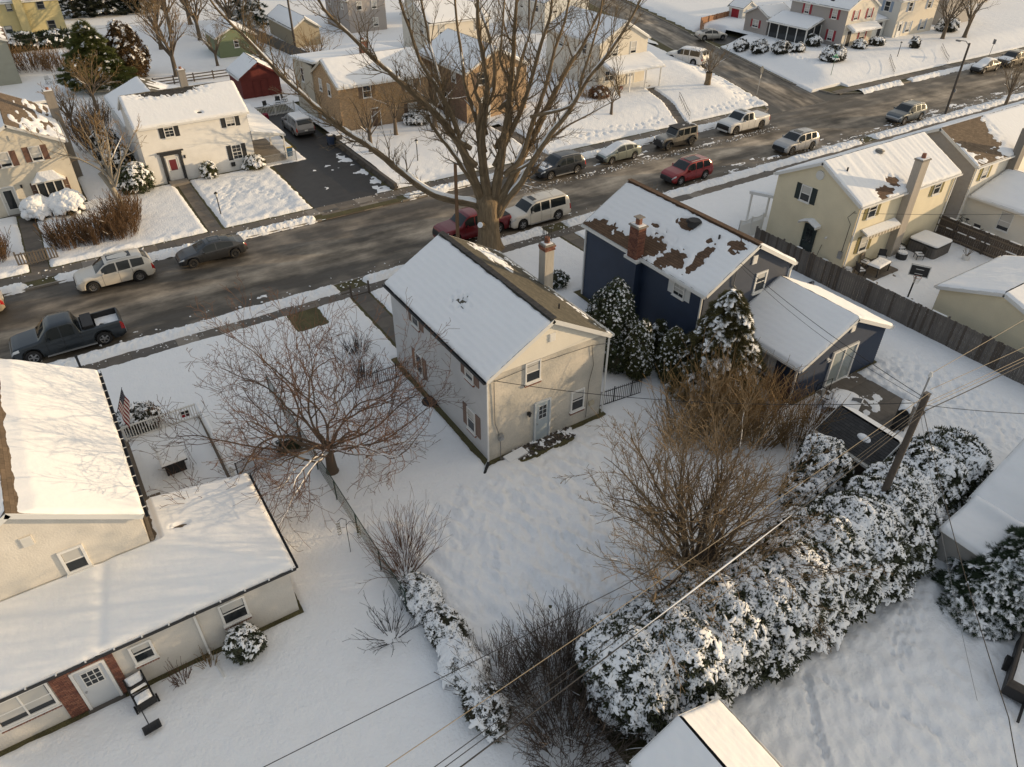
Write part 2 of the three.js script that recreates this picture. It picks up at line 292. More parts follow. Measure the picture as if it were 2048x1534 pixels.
function snowSheet(name, x0, x1, z0, z1, res, hf, mat_ = M.snow, base = 0) {
  const nx = Math.round((x1 - x0) / res), nzz = Math.round((z1 - z0) / res), dx = (x1 - x0) / nx, dz = (z1 - z0) / nzz, A = new Float32Array((nx + 1) * (nzz + 1));
  for (let j = 0; j <= nzz; j++) for (let i = 0; i <= nx; i++) A[j * (nx + 1) + i] = hf(x0 + i * dx, z0 + j * dz);
  for (const [sx, sz, tx, tz, rl, rw, dep] of stampList) {
    if (sx < x0 - 1 || sx > x1 + 1 || sz < z0 - 1 || sz > z1 + 1 || res > 0.3) continue;
    const R = Math.max(rl * 2, res * 1.6);
    for (let j = Math.max(0, Math.ceil((sz - R - z0) / dz)); j <= Math.min(nzz, (sz + R - z0) / dz); j++) for (let i = Math.max(0, Math.ceil((sx - R - x0) / dx)); i <= Math.min(nx, (sx + R - x0) / dx); i++) {
      const ex = x0 + i * dx - sx, ez = z0 + j * dz - sz, a = (ex * tx + ez * tz) / rl, b = (-ex * tz + ez * tx) / Math.max(rw, res * 0.8), q = a * a + b * b;
      A[j * (nx + 1) + i] += q < 1 ? -dep * 1.7 * (1 - q * q) : q < 3.4 ? dep * 0.22 * (1 - Math.abs(q - 2.2) / 1.2) : 0;
    }
  }
  for (const [sx, sz] of stampList) { if (res > 0.3) break; const i0 = Math.round((sx - x0) / dx), j0 = Math.round((sz - z0) / dz); for (let j = j0 - 4; j <= j0 + 4; j++) for (let i = i0 - 4; i <= i0 + 4; i++) if (i >= 0 && j >= 0 && i <= nx && j <= nzz) { const k = j * (nx + 1) + i; if (A[k] < 0.012 && A[k] > -0.4 && hf(x0 + i * dx, z0 + j * dz) > 0) A[k] = 0.012; } }
  const g = gridGeo(nx, nzz, (u, v) => { const i = Math.round(u * nx), j = Math.round(v * nzz), x = x0 + i * dx, z = z0 + j * dz; return [x, base + T(x, z) + A[j * (nx + 1) + i], z]; });
  trim(g, (x, y, z) => y - base - T(x, z) < -0.05);
  return structure(place(g, mat_, name));
}
const box2 = (x, z, x0, x1, z0, z1) => Math.max(x0 - x, x - x1, z0 - z, z - z1); // < 0 inside
const rag = (x, z, s = 0) => 0.16 * fbm(x * 1.3, z * 1.3, s, 4) + 0.06 * nz(x * 6, z * 6, s + 2);
function lotSnow(clears, o = {}) {
  const dep = o.depth ?? 0.1;
  return (x, z) => {
    let h = dep + 0.035 * fbm(x * 0.35, z * 0.35, 3, 3) + 0.045 * fbm(x * 1.9, z * 1.9, 5, 4) + (o.extra ? o.extra(x, z) : 0);
    const n = rag(x, z, o.seed || 0);
    let e = 9;
    for (const c of clears) { const d = box2(x, z, c[0], c[1], c[2], c[3]) + n * (c[4] ?? 1); if (d < e) e = d; if (d < 0.3 && c[5]) h += c[5] * Math.exp(-Math.pow((d - 0.12) / 0.14, 2)) * (0.5 + fbm(x * 3, z * 3, 8, 2)); }
    return e < 0.35 ? Math.min(h, lerp(-0.12, h, ss(-0.08, 0.3, e))) : h;
  };
}
{
  const hedgeBare = (x, z) => { const c = lerp(-9.3, -8.4, clamp((x - 9.5) / 14)); const d = Math.abs(z - c + 0.1) - 1.9 + 0.5 * fbm(x * 0.8, z * 0.8, 4, 3); return x > 9.4 && x < 25 && d < 0.5 ? -0.16 * ss(0.5, -0.35, d) : 0; };
  const rip = (x, z) => { // trodden, wind-rippled yard behind the white house
    const inY = ss(6.3, 7.5, x) * ss(22.5, 19, x) * ss(-21.8, -20.4, z) * ss(-10, -12, z); if (inY <= 0) return 0;
    const a = x * 0.94 + z * -0.33, b = x * 0.33 + z * 0.94; return inY * (0.12 + 0.19 * nz(a * 2.3, b * 0.6, 31) + 0.17 * nz(a * 4.4, b * 1.3, 33) + 0.08 * nz(a * 8, b * 3, 35));
  };
  const tread = (x, z) => { const k = ss(33.5, 35, x) * ss(40, 37.5, x) * ss(-18, -16.5, z) * ss(-7, -10, z); return k > 0 ? k * (0.08 + 0.15 * nz(x * 2.6, z * 2.6, 41) + 0.1 * nz(x * 6, z * 6, 43)) : 0; };
  const bump2 = (x, z) => (z > -8 && x > 12 ? 0.08 + 0.11 * nz(x * 1.9, z * 1.9, 51) + 0.07 * nz(x * 4.2, z * 4.2, 53) : 0);
  const front = (x, z) => { const d = Math.hypot((x - 15.5) / 2.2, (z + 35) / 3.5); return x > 10 && x < 14 && z < -32 && z > -39 ? -0.05 * Math.max(0, nz(x * 3.2, z * 3.2, 61) + 0.25) : 0; };
  snowSheet('snow_lawn', -10.5, 41, -40.9, 1, 0.115, lotSnow([
    [-20, 60, -60, -40.42, 0.9, 0.05], [13.8, 15.0, -41, -32.0, 0.7, 0.03], [30.6, 31.75, -41, -32.2, 0.7, 0.03], [38.1, 40.9, -41, -31, 0.6], [13.0, 20.1, -32.4, -22.02, 0.5], [14.6, 17.6, -22.1, -21.35, 1.6], [26.5, 33.5, -33, -22, 0.4], [29, 36.2, -22.5, -17.35, 0.5],
    [31.1, 34.2, -17.2, -13.1, 1.8], [9.55, 11.3, -40.2, -38.2, 0.9], [-8.2, -1.1, -32, -22, 0.4], [-8.2, 2.62, -22, -18.9, 0.3], [26.2, 28.9, -13.9, -10.9, 0.4]],
    { extra: (x, z) => hedgeBare(x, z) + rip(x, z) + tread(x, z) + bump2(x, z) + front(x, z) }));
  // ploughed ridges along the kerbs
  const ridge = (zc, w, hgt, seed, gaps) => (x, z) => {
    const wob = 0.16 * fbm(x * 0.55, 0, seed, 3), d = Math.abs(z - zc - wob) / (w * (0.86 + 0.5 * fbm(x * 0.8, 2, seed + 1, 3))), lump = 0.75 + 0.55 * fbm(x * 2.4, z * 2.4, seed + 2, 4) + 0.28 * nz(x * 6.5, z * 6.5, seed + 4);
    let h = d < 1.3 ? hgt * (1 - d * d) * lump : -0.2;
    for (const [a, b] of gaps) { const e = Math.max(a - x, x - b) + 0.3 * fbm(x * 2, z * 2, seed + 6, 2); h = Math.min(h, lerp(-0.2, h, ss(-0.1, 0.5, e))); }
    return h;
  };
  snowSheet('snow_bank', -12, 36, -42.75, -41.05, 0.075, ridge(-41.85, 0.78, 0.34, 71, [[13.6, 15.2], [30.4, 31.9]]));
  snowSheet('snow_bank', 36, 130, -42.75, -41.05, 0.11, ridge(-41.85, 0.8, 0.32, 72, [[38.2, 40.6], [68.4, 70.2]]));
  snowSheet('snow_bank', -14, 70, -53.9, -52.55, 0.085, ridge(-53.25, 0.62, 0.34, 73, [[16.4, 23.9], [-3.6, -2.2], [8.6, 9.8], [38.8, 40], [66, 72]]));
  snowSheet('snow_bank', 83.6, 130, -53.9, -52.2, 0.12, ridge(-53.1, 0.66, 0.32, 74, [[91.8, 93.2]]));
  // thin crusts left on the parking lane
  const crust = (z0, z1, seed, thr, ...r) => (x, z) => { const m = fbm(x * 0.5, z * 1.6, seed, 4) + 0.25 * nz(x * 4, z * 4, seed + 1); return 0.1 * (m - thr) - 0.012 - 0.3 * Math.max(0, z0 - z + 0.1, z - z1 + 0.1); };
  snowSheet('snow_crust', 48, 130, -44.6, -42.3, 0.1, crust(-44.6, -42.3, 81, 0.17), M.snow, -0.09);
  snowSheet('snow_crust', 34, 68, -51.6, -49.4, 0.1, crust(-51.6, -49.3, 83, 0.3), M.snow, -0.09);
  snowSheet('snow_crust', -12, 34, -44.3, -42.4, 0.1, crust(-44.3, -42.4, 85, 0.36), M.snow, -0.09);
  snowSheet('snow_crust', 30.9, 34.4, -17.3, -13.0, 0.08, (x, z) => 0.16 * (fbm(x * 0.9, z * 0.9, 89, 5) + 0.15 * nz(x * 5, z * 5, 8) - 0.02 - 0.5 * ss(-14.6, -13.4, z) - 0.35 * ss(33.2, 34.2, x)), M.snow, 0.05);
  snowSheet('snow_crust', 17.2, 24, -66, -55.2, 0.14, (x, z) => 0.12 * (fbm(x * 0.6, z * 0.6, 87, 4) + 0.2 * nz(x * 3, z * 3, 8) - 0.3 + 0.35 * ss(22.2, 23.6, x)) - 0.004 - 0.3 * Math.max(0, 17.3 - x, x - 23.7), M.snow, 0.012);
  // across the street
  const rough2 = (x, z) => { const k = ss(-64.5, -63, z) > 0 && x > 9.7 && x < 17 ? 1 : 0; return (k ? 0.2 * fbm(x * 0.9, z * 0.9, 91, 5) : 0) + 0.14 * Math.exp(-Math.pow((z + 55.6) / 0.45, 2)) * (0.6 + 1.3 * fbm(x * 1.5, z * 1.5, 93, 3)); };
  snowSheet('snow_lawn', -16, 24.3, -84, -55, 0.16, lotSnow([[-20, 30, -55.15, -50, 0.8], [-3.3, -2.2, -66, -54, 0.6], [8.6, 9.75, -66.5, -54, 0.6], [16.9, 30, -66, -54, 1.2], [20.4, 30, -84.5, -65, 0.8], [6.8, 16, -77, -66.55, 0.4], [-6, 1.7, -77, -66.2, 0.3], [16, 18.5, -76, -67, 0.2]], { depth: 0.13, extra: rough2, seed: 3 }));
  snowSheet('snow_lawn', 24.3, 76.5, -84, -55, 0.2, lotSnow([[20, 90, -55.2, -50, 0.8], [38.9, 39.9, -64, -54, 0.5], [25.6, 36, -84, -70.1, 0.3]], { depth: 0.16, extra: (x, z) => 0.1 * Math.exp(-Math.pow((z + 56.5) / 1, 2)) * fbm(x * 1.4, z * 1.4, 94, 3) - 3 * ss(0.5, -0.4, crossL(z) - x + 0.4 * rag(x, z)) - (Math.abs(x - (57.2 + (-55 - z) * 0.38)) < 0.55 && z > -64.5 && x > 56 ? 0.3 : 0) + (crossL(z) - x < 3.4 && crossL(z) - x > 0.2 ? -0.16 * ss(0.02, 0.2, fbm(x * 1.2, z * 1.2, 95, 4)) : 0), seed: 5 }));
  snowSheet('snow_lawn', 78, 140, -84, -54.6, 0.26, lotSnow([[70, 150, -55.1, -50, 0.8], [84, 93.2, -86, -78.6, 0.5]], { depth: 0.16, extra: (x, z) => -3 * ss(0.4, -0.4, x - crossR(z) + 0.4 * rag(x, z)) - 3 * ss(1.2, 0, Math.hypot(Math.min(0, x - 84), Math.min(0, -54.6 - z)) > 0 && x < 84 && z > -56 ? 0 : 2), seed: 7 }));
  snowSheet('snow_field', -60, 84, -300, -84, 1.2, (x, z) => 0.14 + 0.1 * fbm(x * 0.1, z * 0.1, 6, 3) - 3 * ss(0.8, -0.8, crossL(z) - x) - (z < -140 && z > -146 && x < 60 ? 0.0 : 0));
  snowSheet('snow_field', 84, 260, -300, -84, 1.2, (x, z) => 0.14 + 0.1 * fbm(x * 0.1, z * 0.1, 6, 3) - 3 * ss(0.8, -0.8, x - crossR(z)) - 3 * (box2(x, z, 84, 93.4, -87, -78) < 0 ? 1 : 0));
  snowSheet('snow_field', 140, 260, -84, -55, 1.2, (x, z) => 0.14 + 0.06 * fbm(x * 0.2, z * 0.2, 6, 3));
  snowSheet('snow_field', -60, -16, -84, -55, 1.2, (x, z) => 0.12 + 0.06 * fbm(x * 0.2, z * 0.2, 6, 3));
  // lots further along this side of the street, and behind the camera
  snowSheet('snow_lawn', 41, 130, -40.9, 1, 0.22, lotSnow([[30, 140, -60, -40.45, 0.9], [43.5, 55, -32.3, -25.3, 0.3], [57, 68, -32.3, -25.3, 0.3], [44.4, 47.2, -25.4, -23.5, 0.5], [41.8, 42.3, -20.5, -18.2, 1.0], [41.5, 45, -18.6, -18.1, 1.0]], { depth: 0.1, seed: 9 }));
  snowSheet('snow_field', -90, -10.5, -40.9, 40, 1.2, (x, z) => 0.1 + 0.05 * fbm(x * 0.2, z * 0.2, 6, 3) - 3 * ss(-40.2, -40.8, z));
  snowSheet('snow_field', -10.5, 130, 1, 60, 1.2, (x, z) => 0.1 + 0.05 * fbm(x * 0.2, z * 0.2, 6, 3));
}
// ------------------------------------------------------------------ house kit
function shingleTex(base, seed) {
  return tex(512, 512, (u, v) => { // 3.0 m x 2.24 m: 16 courses, 10 tabs
    const row = Math.floor(v * 16), fv = v * 16 - row, x = u * 10 + (row % 2) * 0.5 + 0.13 * nz(row * 3.1, 1, seed), tab = Math.floor(x) % 10, fx = x - Math.floor(x);
    const k = 0.78 + 0.4 * (0.5 + nz(tab * 5.3 + 0.5, row * 7.7 + 0.5, seed + 2)) + 0.5 * tfbm(u, v, 30, seed, 2), gap = fv < 0.09 || fx < 0.035 ? 0.45 : 1;
    return S3(base[0] * k * gap, base[1] * k * gap, base[2] * k * gap);
  }, true, [1 / 3, 1 / 2.24]);
}
const shBump = tex(256, 256, (u, v) => { const row = Math.floor(v * 16), fv = v * 16 - row, h = 1 - fv * 0.8; return [h, h, h]; }, false, [1 / 3, 1 / 2.24]);
const shingles = (b, s) => mat(1, 1, 1, 0.95, { map: shingleTex(b, s), bumpMap: shBump, bumpScale: 0.012 });
M.shBrown = shingles([0.125, 0.075, 0.045], 1); M.shGreen = shingles([0.10, 0.09, 0.066], 2); M.shDark = shingles([0.045, 0.045, 0.046], 3); M.shTan = shingles([0.16, 0.115, 0.075], 4);
const FACE = { 'z+': 0, 'z-': Math.PI, 'x+': Math.PI / 2, 'x-': -Math.PI / 2 };
const shutterGeos = new Map();
function shutterGeo(w, h, panel) {
  const k = w.toFixed(2) + h.toFixed(2) + panel; if (shutterGeos.has(k)) return shutterGeos.get(k);
  const b = new MB(), f = 0.05; b.box(-w / 2 + f / 2, 0, 0.02, f, h, 0.04).box(w / 2 - f / 2, 0, 0.02, f, h, 0.04);
  for (const y of [-h / 2 + 0.035, 0, h / 2 - 0.035]) b.box(0, y, 0.02, w - 2 * f, 0.07, 0.038);
  if (panel) b.box(0, 0, 0.016, w - 2 * f, h - 0.14, 0.032); else for (let y = -h / 2 + 0.09; y < h / 2 - 0.07; y += 0.055) if (Math.abs(y) > 0.05) b.box(0, y, 0.018, w - 2 * f, 0.05, 0.012, 0, 0.5);
  const g = b.geo(); shutterGeos.set(k, g); return g;
}
class House {
  constructor(name, label, cx, cz, y0 = 0, cat = 'house', group) { this.cx = cx; this.cz = cz; this.y0 = y0; this.g = thing(name, label, cat, group, [cx, y0, cz]); }
  put(mb, name, m, parent = this.g, kind) { const g = mb.geo ? mb.geo() : mb; g.translate(-this.cx, 0, -this.cz); return place(g, m, name, parent, kind); }
  anchor(name, face, pos, a, y, parent = this.g) { // a group lying on a wall: x to the right, y up, z out
    const o = new THREE.Group(); o.name = name; o.rotation.y = FACE[face];
    if (face[0] === 'z') o.position.set(a - this.cx, y, pos - this.cz); else o.position.set(pos - this.cx, y, a - this.cz);
    parent.add(o); return o;
  }
  // wall between a0 and a1, y0..y1; gable {at, y} adds the triangle; cut(s) optional top line
  wall(face, pos, a0, a1, y0, y1, m, o = {}) {
    const ac = (a0 + a1) / 2, g = this.anchor(o.name || 'wall', face, pos, ac, 0), b = new MB(), W = a1 - a0, flip = face === 'z-' || face === 'x+' ? -1 : 1;
    const pk = o.gable ? [(o.gable.at - ac) * flip, o.gable.y] : null;
    const span = (y) => { if (!pk || y <= y1) return [-W / 2, W / 2]; const t = clamp((y - y1) / (pk[1] - y1)); return [lerp(-W / 2, pk[0], t), lerp(W / 2, pk[0], t)]; };
    const top = pk ? pk[1] : y1;
    if (o.course) {
      for (let y = y0; y < top - 0.005; y += o.course) {
        const yt = Math.min(y + o.course, top), yb = y; const [l0, r0] = span(yb), [l1, r1] = span(yt), d = 0.024;
        const ins = (yb < y1 && yt > y1 && pk);
        b.quad([l0, yb, d], [r0, yb, d], [r1, yt, 0.002], [l1, yt, 0.002]); b.quad([l0, yb, 0.002], [r0, yb, 0.002], [r0, yb, d], [l0, yb, d]);
        if (ins) { /* course straddling the eave */ }
      }
    } else {
      b.quad([-W / 2, y0, 0], [W / 2, y0, 0], [W / 2, y1, 0], [-W / 2, y1, 0]);
      if (pk) b.tri([-W / 2, y1, 0], [W / 2, y1, 0], [pk[0], pk[1], 0]);
    }
    const th = 0.14, E = W / 2 - 0.02, Z0 = -0.012; // the wall has thickness; its ends stay inside the corner
    b.quad([E, y0, -th], [-E, y0, -th], [-E, y1, -th], [E, y1, -th]); if (pk) b.tri([E, y1, -th], [-E, y1, -th], [pk[0], pk[1], -th]);
    b.quad([-E, y0, -th], [-E, y0, Z0], [-E, y1, Z0], [-E, y1, -th]); b.quad([E, y0, Z0], [E, y0, -th], [E, y1, -th], [E, y1, Z0]);
    const mesh = place(b.geo(), m, o.name || 'wall', this.g); mesh.position.copy(g.position); mesh.rotation.copy(g.rotation); this.g.remove(g); return mesh;
  }
  window(face, pos, a, y, w, h, o = {}) {
    const g = this.anchor('window', face, pos, a, y), f = o.f ?? 0.07, m = o.trim || M.white, d = 0.075, b = new MB();
    b.box(-w / 2 - f / 2, 0, d / 2, f, h + 2 * f, d).box(w / 2 + f / 2, 0, d / 2, f, h + 2 * f, d).box(0, h / 2 + f / 2, d / 2, w, f, d - 0.003).box(0, -h / 2 - f / 2, d / 2, w, f, d - 0.003);
    if (o.style !== 'fixed') b.box(0, 0, 0.03, w, 0.05, 0.05); if (o.style === 'slide') b.box(0, 0, 0.03, 0.05, h, 0.052);
    if (o.grid) { const [nx, ny] = o.grid; for (let i = 1; i < nx; i++) b.box(-w / 2 + w * i / nx, 0, 0.03, 0.022, h, 0.03); for (let j = 1; j < ny; j++) b.box(0, -h / 2 + h * j / ny, 0.03, w, 0.022, 0.031); }
    place(b.geo(), m, 'frame', g);
    const pane = (x, yy, ww, hh, mt = M.glass) => { const p = finish(new THREE.Mesh(unitBox, mt)); p.name = 'pane'; p.position.set(x, yy, 0.032); p.scale.set(ww, hh, 0.012); g.add(p); return p; };
    if (o.style === 'slide') { pane(-w / 4, 0, w / 2, h); pane(w / 4, 0, w / 2, h); } else if (o.style === 'fixed') pane(0, 0, w, h); else { pane(0, h / 4, w, h / 2); pane(0, -h / 4, w, h / 2); }
    const bl = Math.abs(Math.sin(a * 12.9 + y * 7.7 + pos)); if (o.blind === undefined && bl > 0.35) o = { ...o, blind: bl > 0.8 ? 0.8 : bl > 0.6 ? 0.5 : 0.28 };
    if (o.blind) { const p = pane(0, h / 2 - h * o.blind / 2, w * 0.96, h * o.blind, M.blind); p.name = 'blind'; p.position.z = 0.0405; p.scale.z = 0.003; }
    piece('sill', o.sill || m, g, 0, -h / 2 - f - 0.025, 0.06, w + 2 * f + 0.08, 0.06, 0.13);
    if (o.brickSill) { const bm = [M.brick, M.brick2, M.brick3], n = Math.round((w + 0.2) / 0.085); for (let i = 0; i < n; i++) piece('brick', bm[(i * 7) % 3], g, -(w + 0.2) / 2 + (i + 0.5) * (w + 0.2) / n, -h / 2 - f - 0.115, 0.045, (w + 0.2) / n - 0.014, 0.11, 0.1); }
    if (o.shutter) for (const s of [-1, 1]) { const sw = o.sw ?? 0.36, p = place(shutterGeo(sw, h + 2 * f, true), o.shutter, 'shutter', g); p.position.set(s * (w / 2 + f + sw / 2 + 0.01), 0, 0); }
    return g;
  }
  door(face, pos, a, y, w, h, m, o = {}) {
    const g = this.anchor('door', face, pos, a, y), f = 0.09, b = new MB(); b.box(-w / 2 - f / 2, 0, 0.045, f, h + f, 0.09).box(w / 2 + f / 2, 0, 0.045, f, h + f, 0.09).box(0, h / 2 + f / 4, 0.045, w, f, 0.087);
    place(b.geo(), o.frame || M.white, 'frame', g); piece('leaf', m, g, 0, -f / 4, 0.025, w, h - f / 2, 0.05);
    if (o.lite) { const [lx, ly, lw, lh, nx, ny] = o.lite; piece('pane', o.glass || M.glass, g, lx, ly, 0.053, lw, lh, 0.012); const k = new MB(); for (let i = 1; i < nx; i++) k.box(lx - lw / 2 + lw * i / nx, ly, 0.062, 0.025, lh, 0.02); for (let j = 1; j < ny; j++) k.box(lx, ly - lh / 2 + lh * j / ny, 0.062, lw, 0.025, 0.021); k.box(lx - lw / 2, ly, 0.06, 0.035, lh + 0.07, 0.024).box(lx + lw / 2, ly, 0.06, 0.035, lh + 0.07, 0.024).box(lx, ly + lh / 2, 0.06, lw, 0.035, 0.023).box(lx, ly - lh / 2, 0.06, lw, 0.035, 0.023); place(k.geo(), o.frame || M.white, 'glazing_bars', g); }
    const kn = new MB(); kn.cyl([-w / 2 + 0.09, -0.1, 0.05], [-w / 2 + 0.09, -0.1, 0.11], 0.032, 0.032, 8); place(kn.geo(), M.metal, 'handle', g);
    piece('step', M.concreteWet, g, 0, -h / 2 - 0.06, 0.2, w + 0.3, 0.12, 0.4); return g;
  }
  // one roof slope: eave corners e0,e1 and ridge corners r0,r1 ([x,y,z]), seen from outside e0 -> e1 counter-clockwise with r1,r0
  slope(e0, e1, r1, r0, m, o = {}) {
    const th = o.th ?? 0.16, n = V(e1[0] - e0[0], e1[1] - e0[1], e1[2] - e0[2]).cross(V(r0[0] - e0[0], r0[1] - e0[1], r0[2] - e0[2])).normalize(), sgn = n.y < 0 ? -1 : 1; n.multiplyScalar(sgn);
    const L = Math.hypot(e1[0] - e0[0], e1[1] - e0[1], e1[2] - e0[2]), S = Math.hypot(r0[0] - e0[0], r0[1] - e0[1], r0[2] - e0[2]);
    const P = (s, t, h) => { const a = [0, 1, 2].map((k) => lerp(lerp(e0[k], e1[k], s), lerp(r0[k], r1[k], s), t)); return [a[0] + n.x * h, a[1] + n.y * h, a[2] + n.z * h]; };
    const roof = new THREE.Group(); roof.name = 'roof'; this.g.add(roof);
    const top = gridGeo(8, 6, (u, v) => P(u, v, 0), (u, v) => [u * L, v * S], sgn > 0); this.put(top, 'shingles', m, roof);
    const b = new MB(), c = [P(0, 0, 0), P(1, 0, 0), P(1, 1, 0), P(0, 1, 0)], d = [P(0, 0, -th), P(1, 0, -th), P(1, 1, -th), P(0, 1, -th)];
    b.quad(d[3], d[2], d[1], d[0]); for (let i = 0; i < 4; i++) { const j = (i + 1) % 4; b.quad(d[i], d[j], c[j], c[i]); }
    this.put(b, 'deck_board', o.edge || M.trim, roof);
    // rake boards and gutter
    if (o.rake !== false) for (const sd of [0, 1]) { const k = new MB(); const off = (p, s) => { const q = V(...p).addScaledVector(V(e1[0] - e0[0], e1[1] - e0[1], e1[2] - e0[2]).normalize(), s); return q.toArray(); }; const e_ = sd ? 0.016 : -0.016; k.bar(off(P(sd, 0, -0.1), e_), off(P(sd, 1, -0.1), e_), 0.03, 0.2); this.put(k, 'rake_board', o.edge || M.trim, roof); }
    if (o.gutter !== false) {
      const out = V(e0[0] - r0[0], 0, e0[2] - r0[2]); if (o.slopeDir) out.set(...o.slopeDir); out.normalize();
      const q = (p, dx, dy) => [p[0] + out.x * dx, p[1] + dy, p[2] + out.z * dx], A = P(0, 0, 0), B = P(1, 0, 0), k = new MB();
      k.bar(q(A, 0.02, -0.1), q(B, 0.02, -0.1), 0.02, 0.13); k.bar(q(A, 0.13, -0.1), q(B, 0.13, -0.1), 0.02, 0.13); k.bar(q(A, 0.075, -0.158), q(B, 0.075, -0.158), 0.1, 0.015);
      const gut = this.put(k, 'gutter', o.gutterMat || M.white, roof);
      if (o.brackets) { const bm = new MB(); for (let s = 0.04; s < 1; s += o.brackets / L) { const p = P(s, 0, 0); bm.bar(q(p, 0.01, -0.028), q(p, 0.14, -0.028), 0.035, 0.02); } this.put(bm, 'bracket', M.white, roof); }
    }
    if (o.snow) {
      const res = o.res || 0.1, nu = Math.round(L / res), nv = Math.round(S / res), over = 0.03;
      const g = gridGeo(nu, nv, (u, v) => {
        const s = lerp(-over, L + over, u), t = lerp(-over - 0.06 * Math.max(0, 0.3 + fbm(lerp(0, L, u) * 1.3, S, 17, 3)), S + (o.ridgeOver ?? 0), v);
        let h = o.snow(s, t, L, S); const ed = Math.min(s + over, L + over - s, t + over, o.ridgeFlat ? 9 : S + 0.02 - t) + 0.03 * nz(s * 3, t * 3, 4); h = Math.min(h, -0.05 + (h + 0.05) * Math.sqrt(clamp(ed / 0.13)));
        return P(s / L, t / S, h);
      }, (u, v) => [u * L, v * S], sgn > 0);
      const nn = n, e = V(...e0); trim(g, (x, y, z) => (x - e.x) * nn.x + (y - e.y) * nn.y + (z - e.z) * nn.z < -0.035);
      this.put(g, 'snow', M.snowRoof, roof);
    }
    return roof;
  }
  // stack of separate bricks round a core
  brickStack(cx, cz, y0, y1, sx, sz, o = {}) {
    const g = new THREE.Group(); g.name = 'chimney'; this.g.add(g); const bm = [M.brick, M.brick2, M.brick3], X = cx - this.cx, Z = cz - this.cz, r = RNG(o.seed || 5);
    piece('core', M.mortar, g, X, (y0 + y1) / 2, Z, sx - 0.03, y1 - y0, sz - 0.03); const ch = o.ch || 0.1, bl = o.bl || 0.26; let k = 0;
    for (let y = y0; y < y1 - 0.03; y += ch, k++) for (const [len, dx, dz, ry] of [[sx, 0, sz / 2, 0], [sx, 0, -sz / 2, 0], [sz, sx / 2, 0, Math.PI / 2], [sz, -sx / 2, 0, Math.PI / 2]]) {
      const c = Math.cos(ry), s = Math.sin(ry); for (let a = (k % 2 ? -bl / 2 : 0); a < len - 0.02; a += bl) { const a0 = Math.max(0, a), a1 = Math.min(len, a + bl); if (a1 - a0 < 0.05) continue; const m = (a0 + a1) / 2 - len / 2; piece('brick', bm[Math.floor(r() * 3)], g, X + dx * 0.98 + m * c, y + ch / 2, Z + dz * 0.98 - m * s, a1 - a0 - 0.022, ch - 0.022, 0.05, ry); }
    }
    return g;
  }
  chimneyCap(g, cx, cz, y, sx, sz, pot = true) { const X = cx - this.cx, Z = cz - this.cz; piece('cap', M.concrete, g, X, y + 0.04, Z, sx + 0.12, 0.08, sz + 0.12); if (pot) { const b = new MB(); b.cyl([X, y + 0.08, Z], [X, y + 0.42, Z], 0.15, 0.13, 12); place(b.geo(), M.brick2, 'flue_pot', g); } piece('snow', M.snowClump, g, X, y + 0.1, Z, sx * 0.9, 0.05, sz * 0.9); }
  pipe(pts, r, name, m = M.white) { const b = new MB(); for (let i = 0; i + 1 < pts.length; i++) b.bar(pts[i], pts[i + 1], r * 2, r * 2); return this.put(b, name, m); }
}
const full = (dep, seed = 0) => (s, t, L, S) => dep + 0.05 * fbm(s * 0.5, t * 0.5, seed, 4) + 0.014 * nz(s * 3, t * 3, seed + 1) + 0.006 * Math.sin(t * 44.9);
const lo = (s, t, cs, ct, rs, rt) => Math.hypot((s - cs) / rs, (t - ct) / rt);  // < 1 inside an ellipse
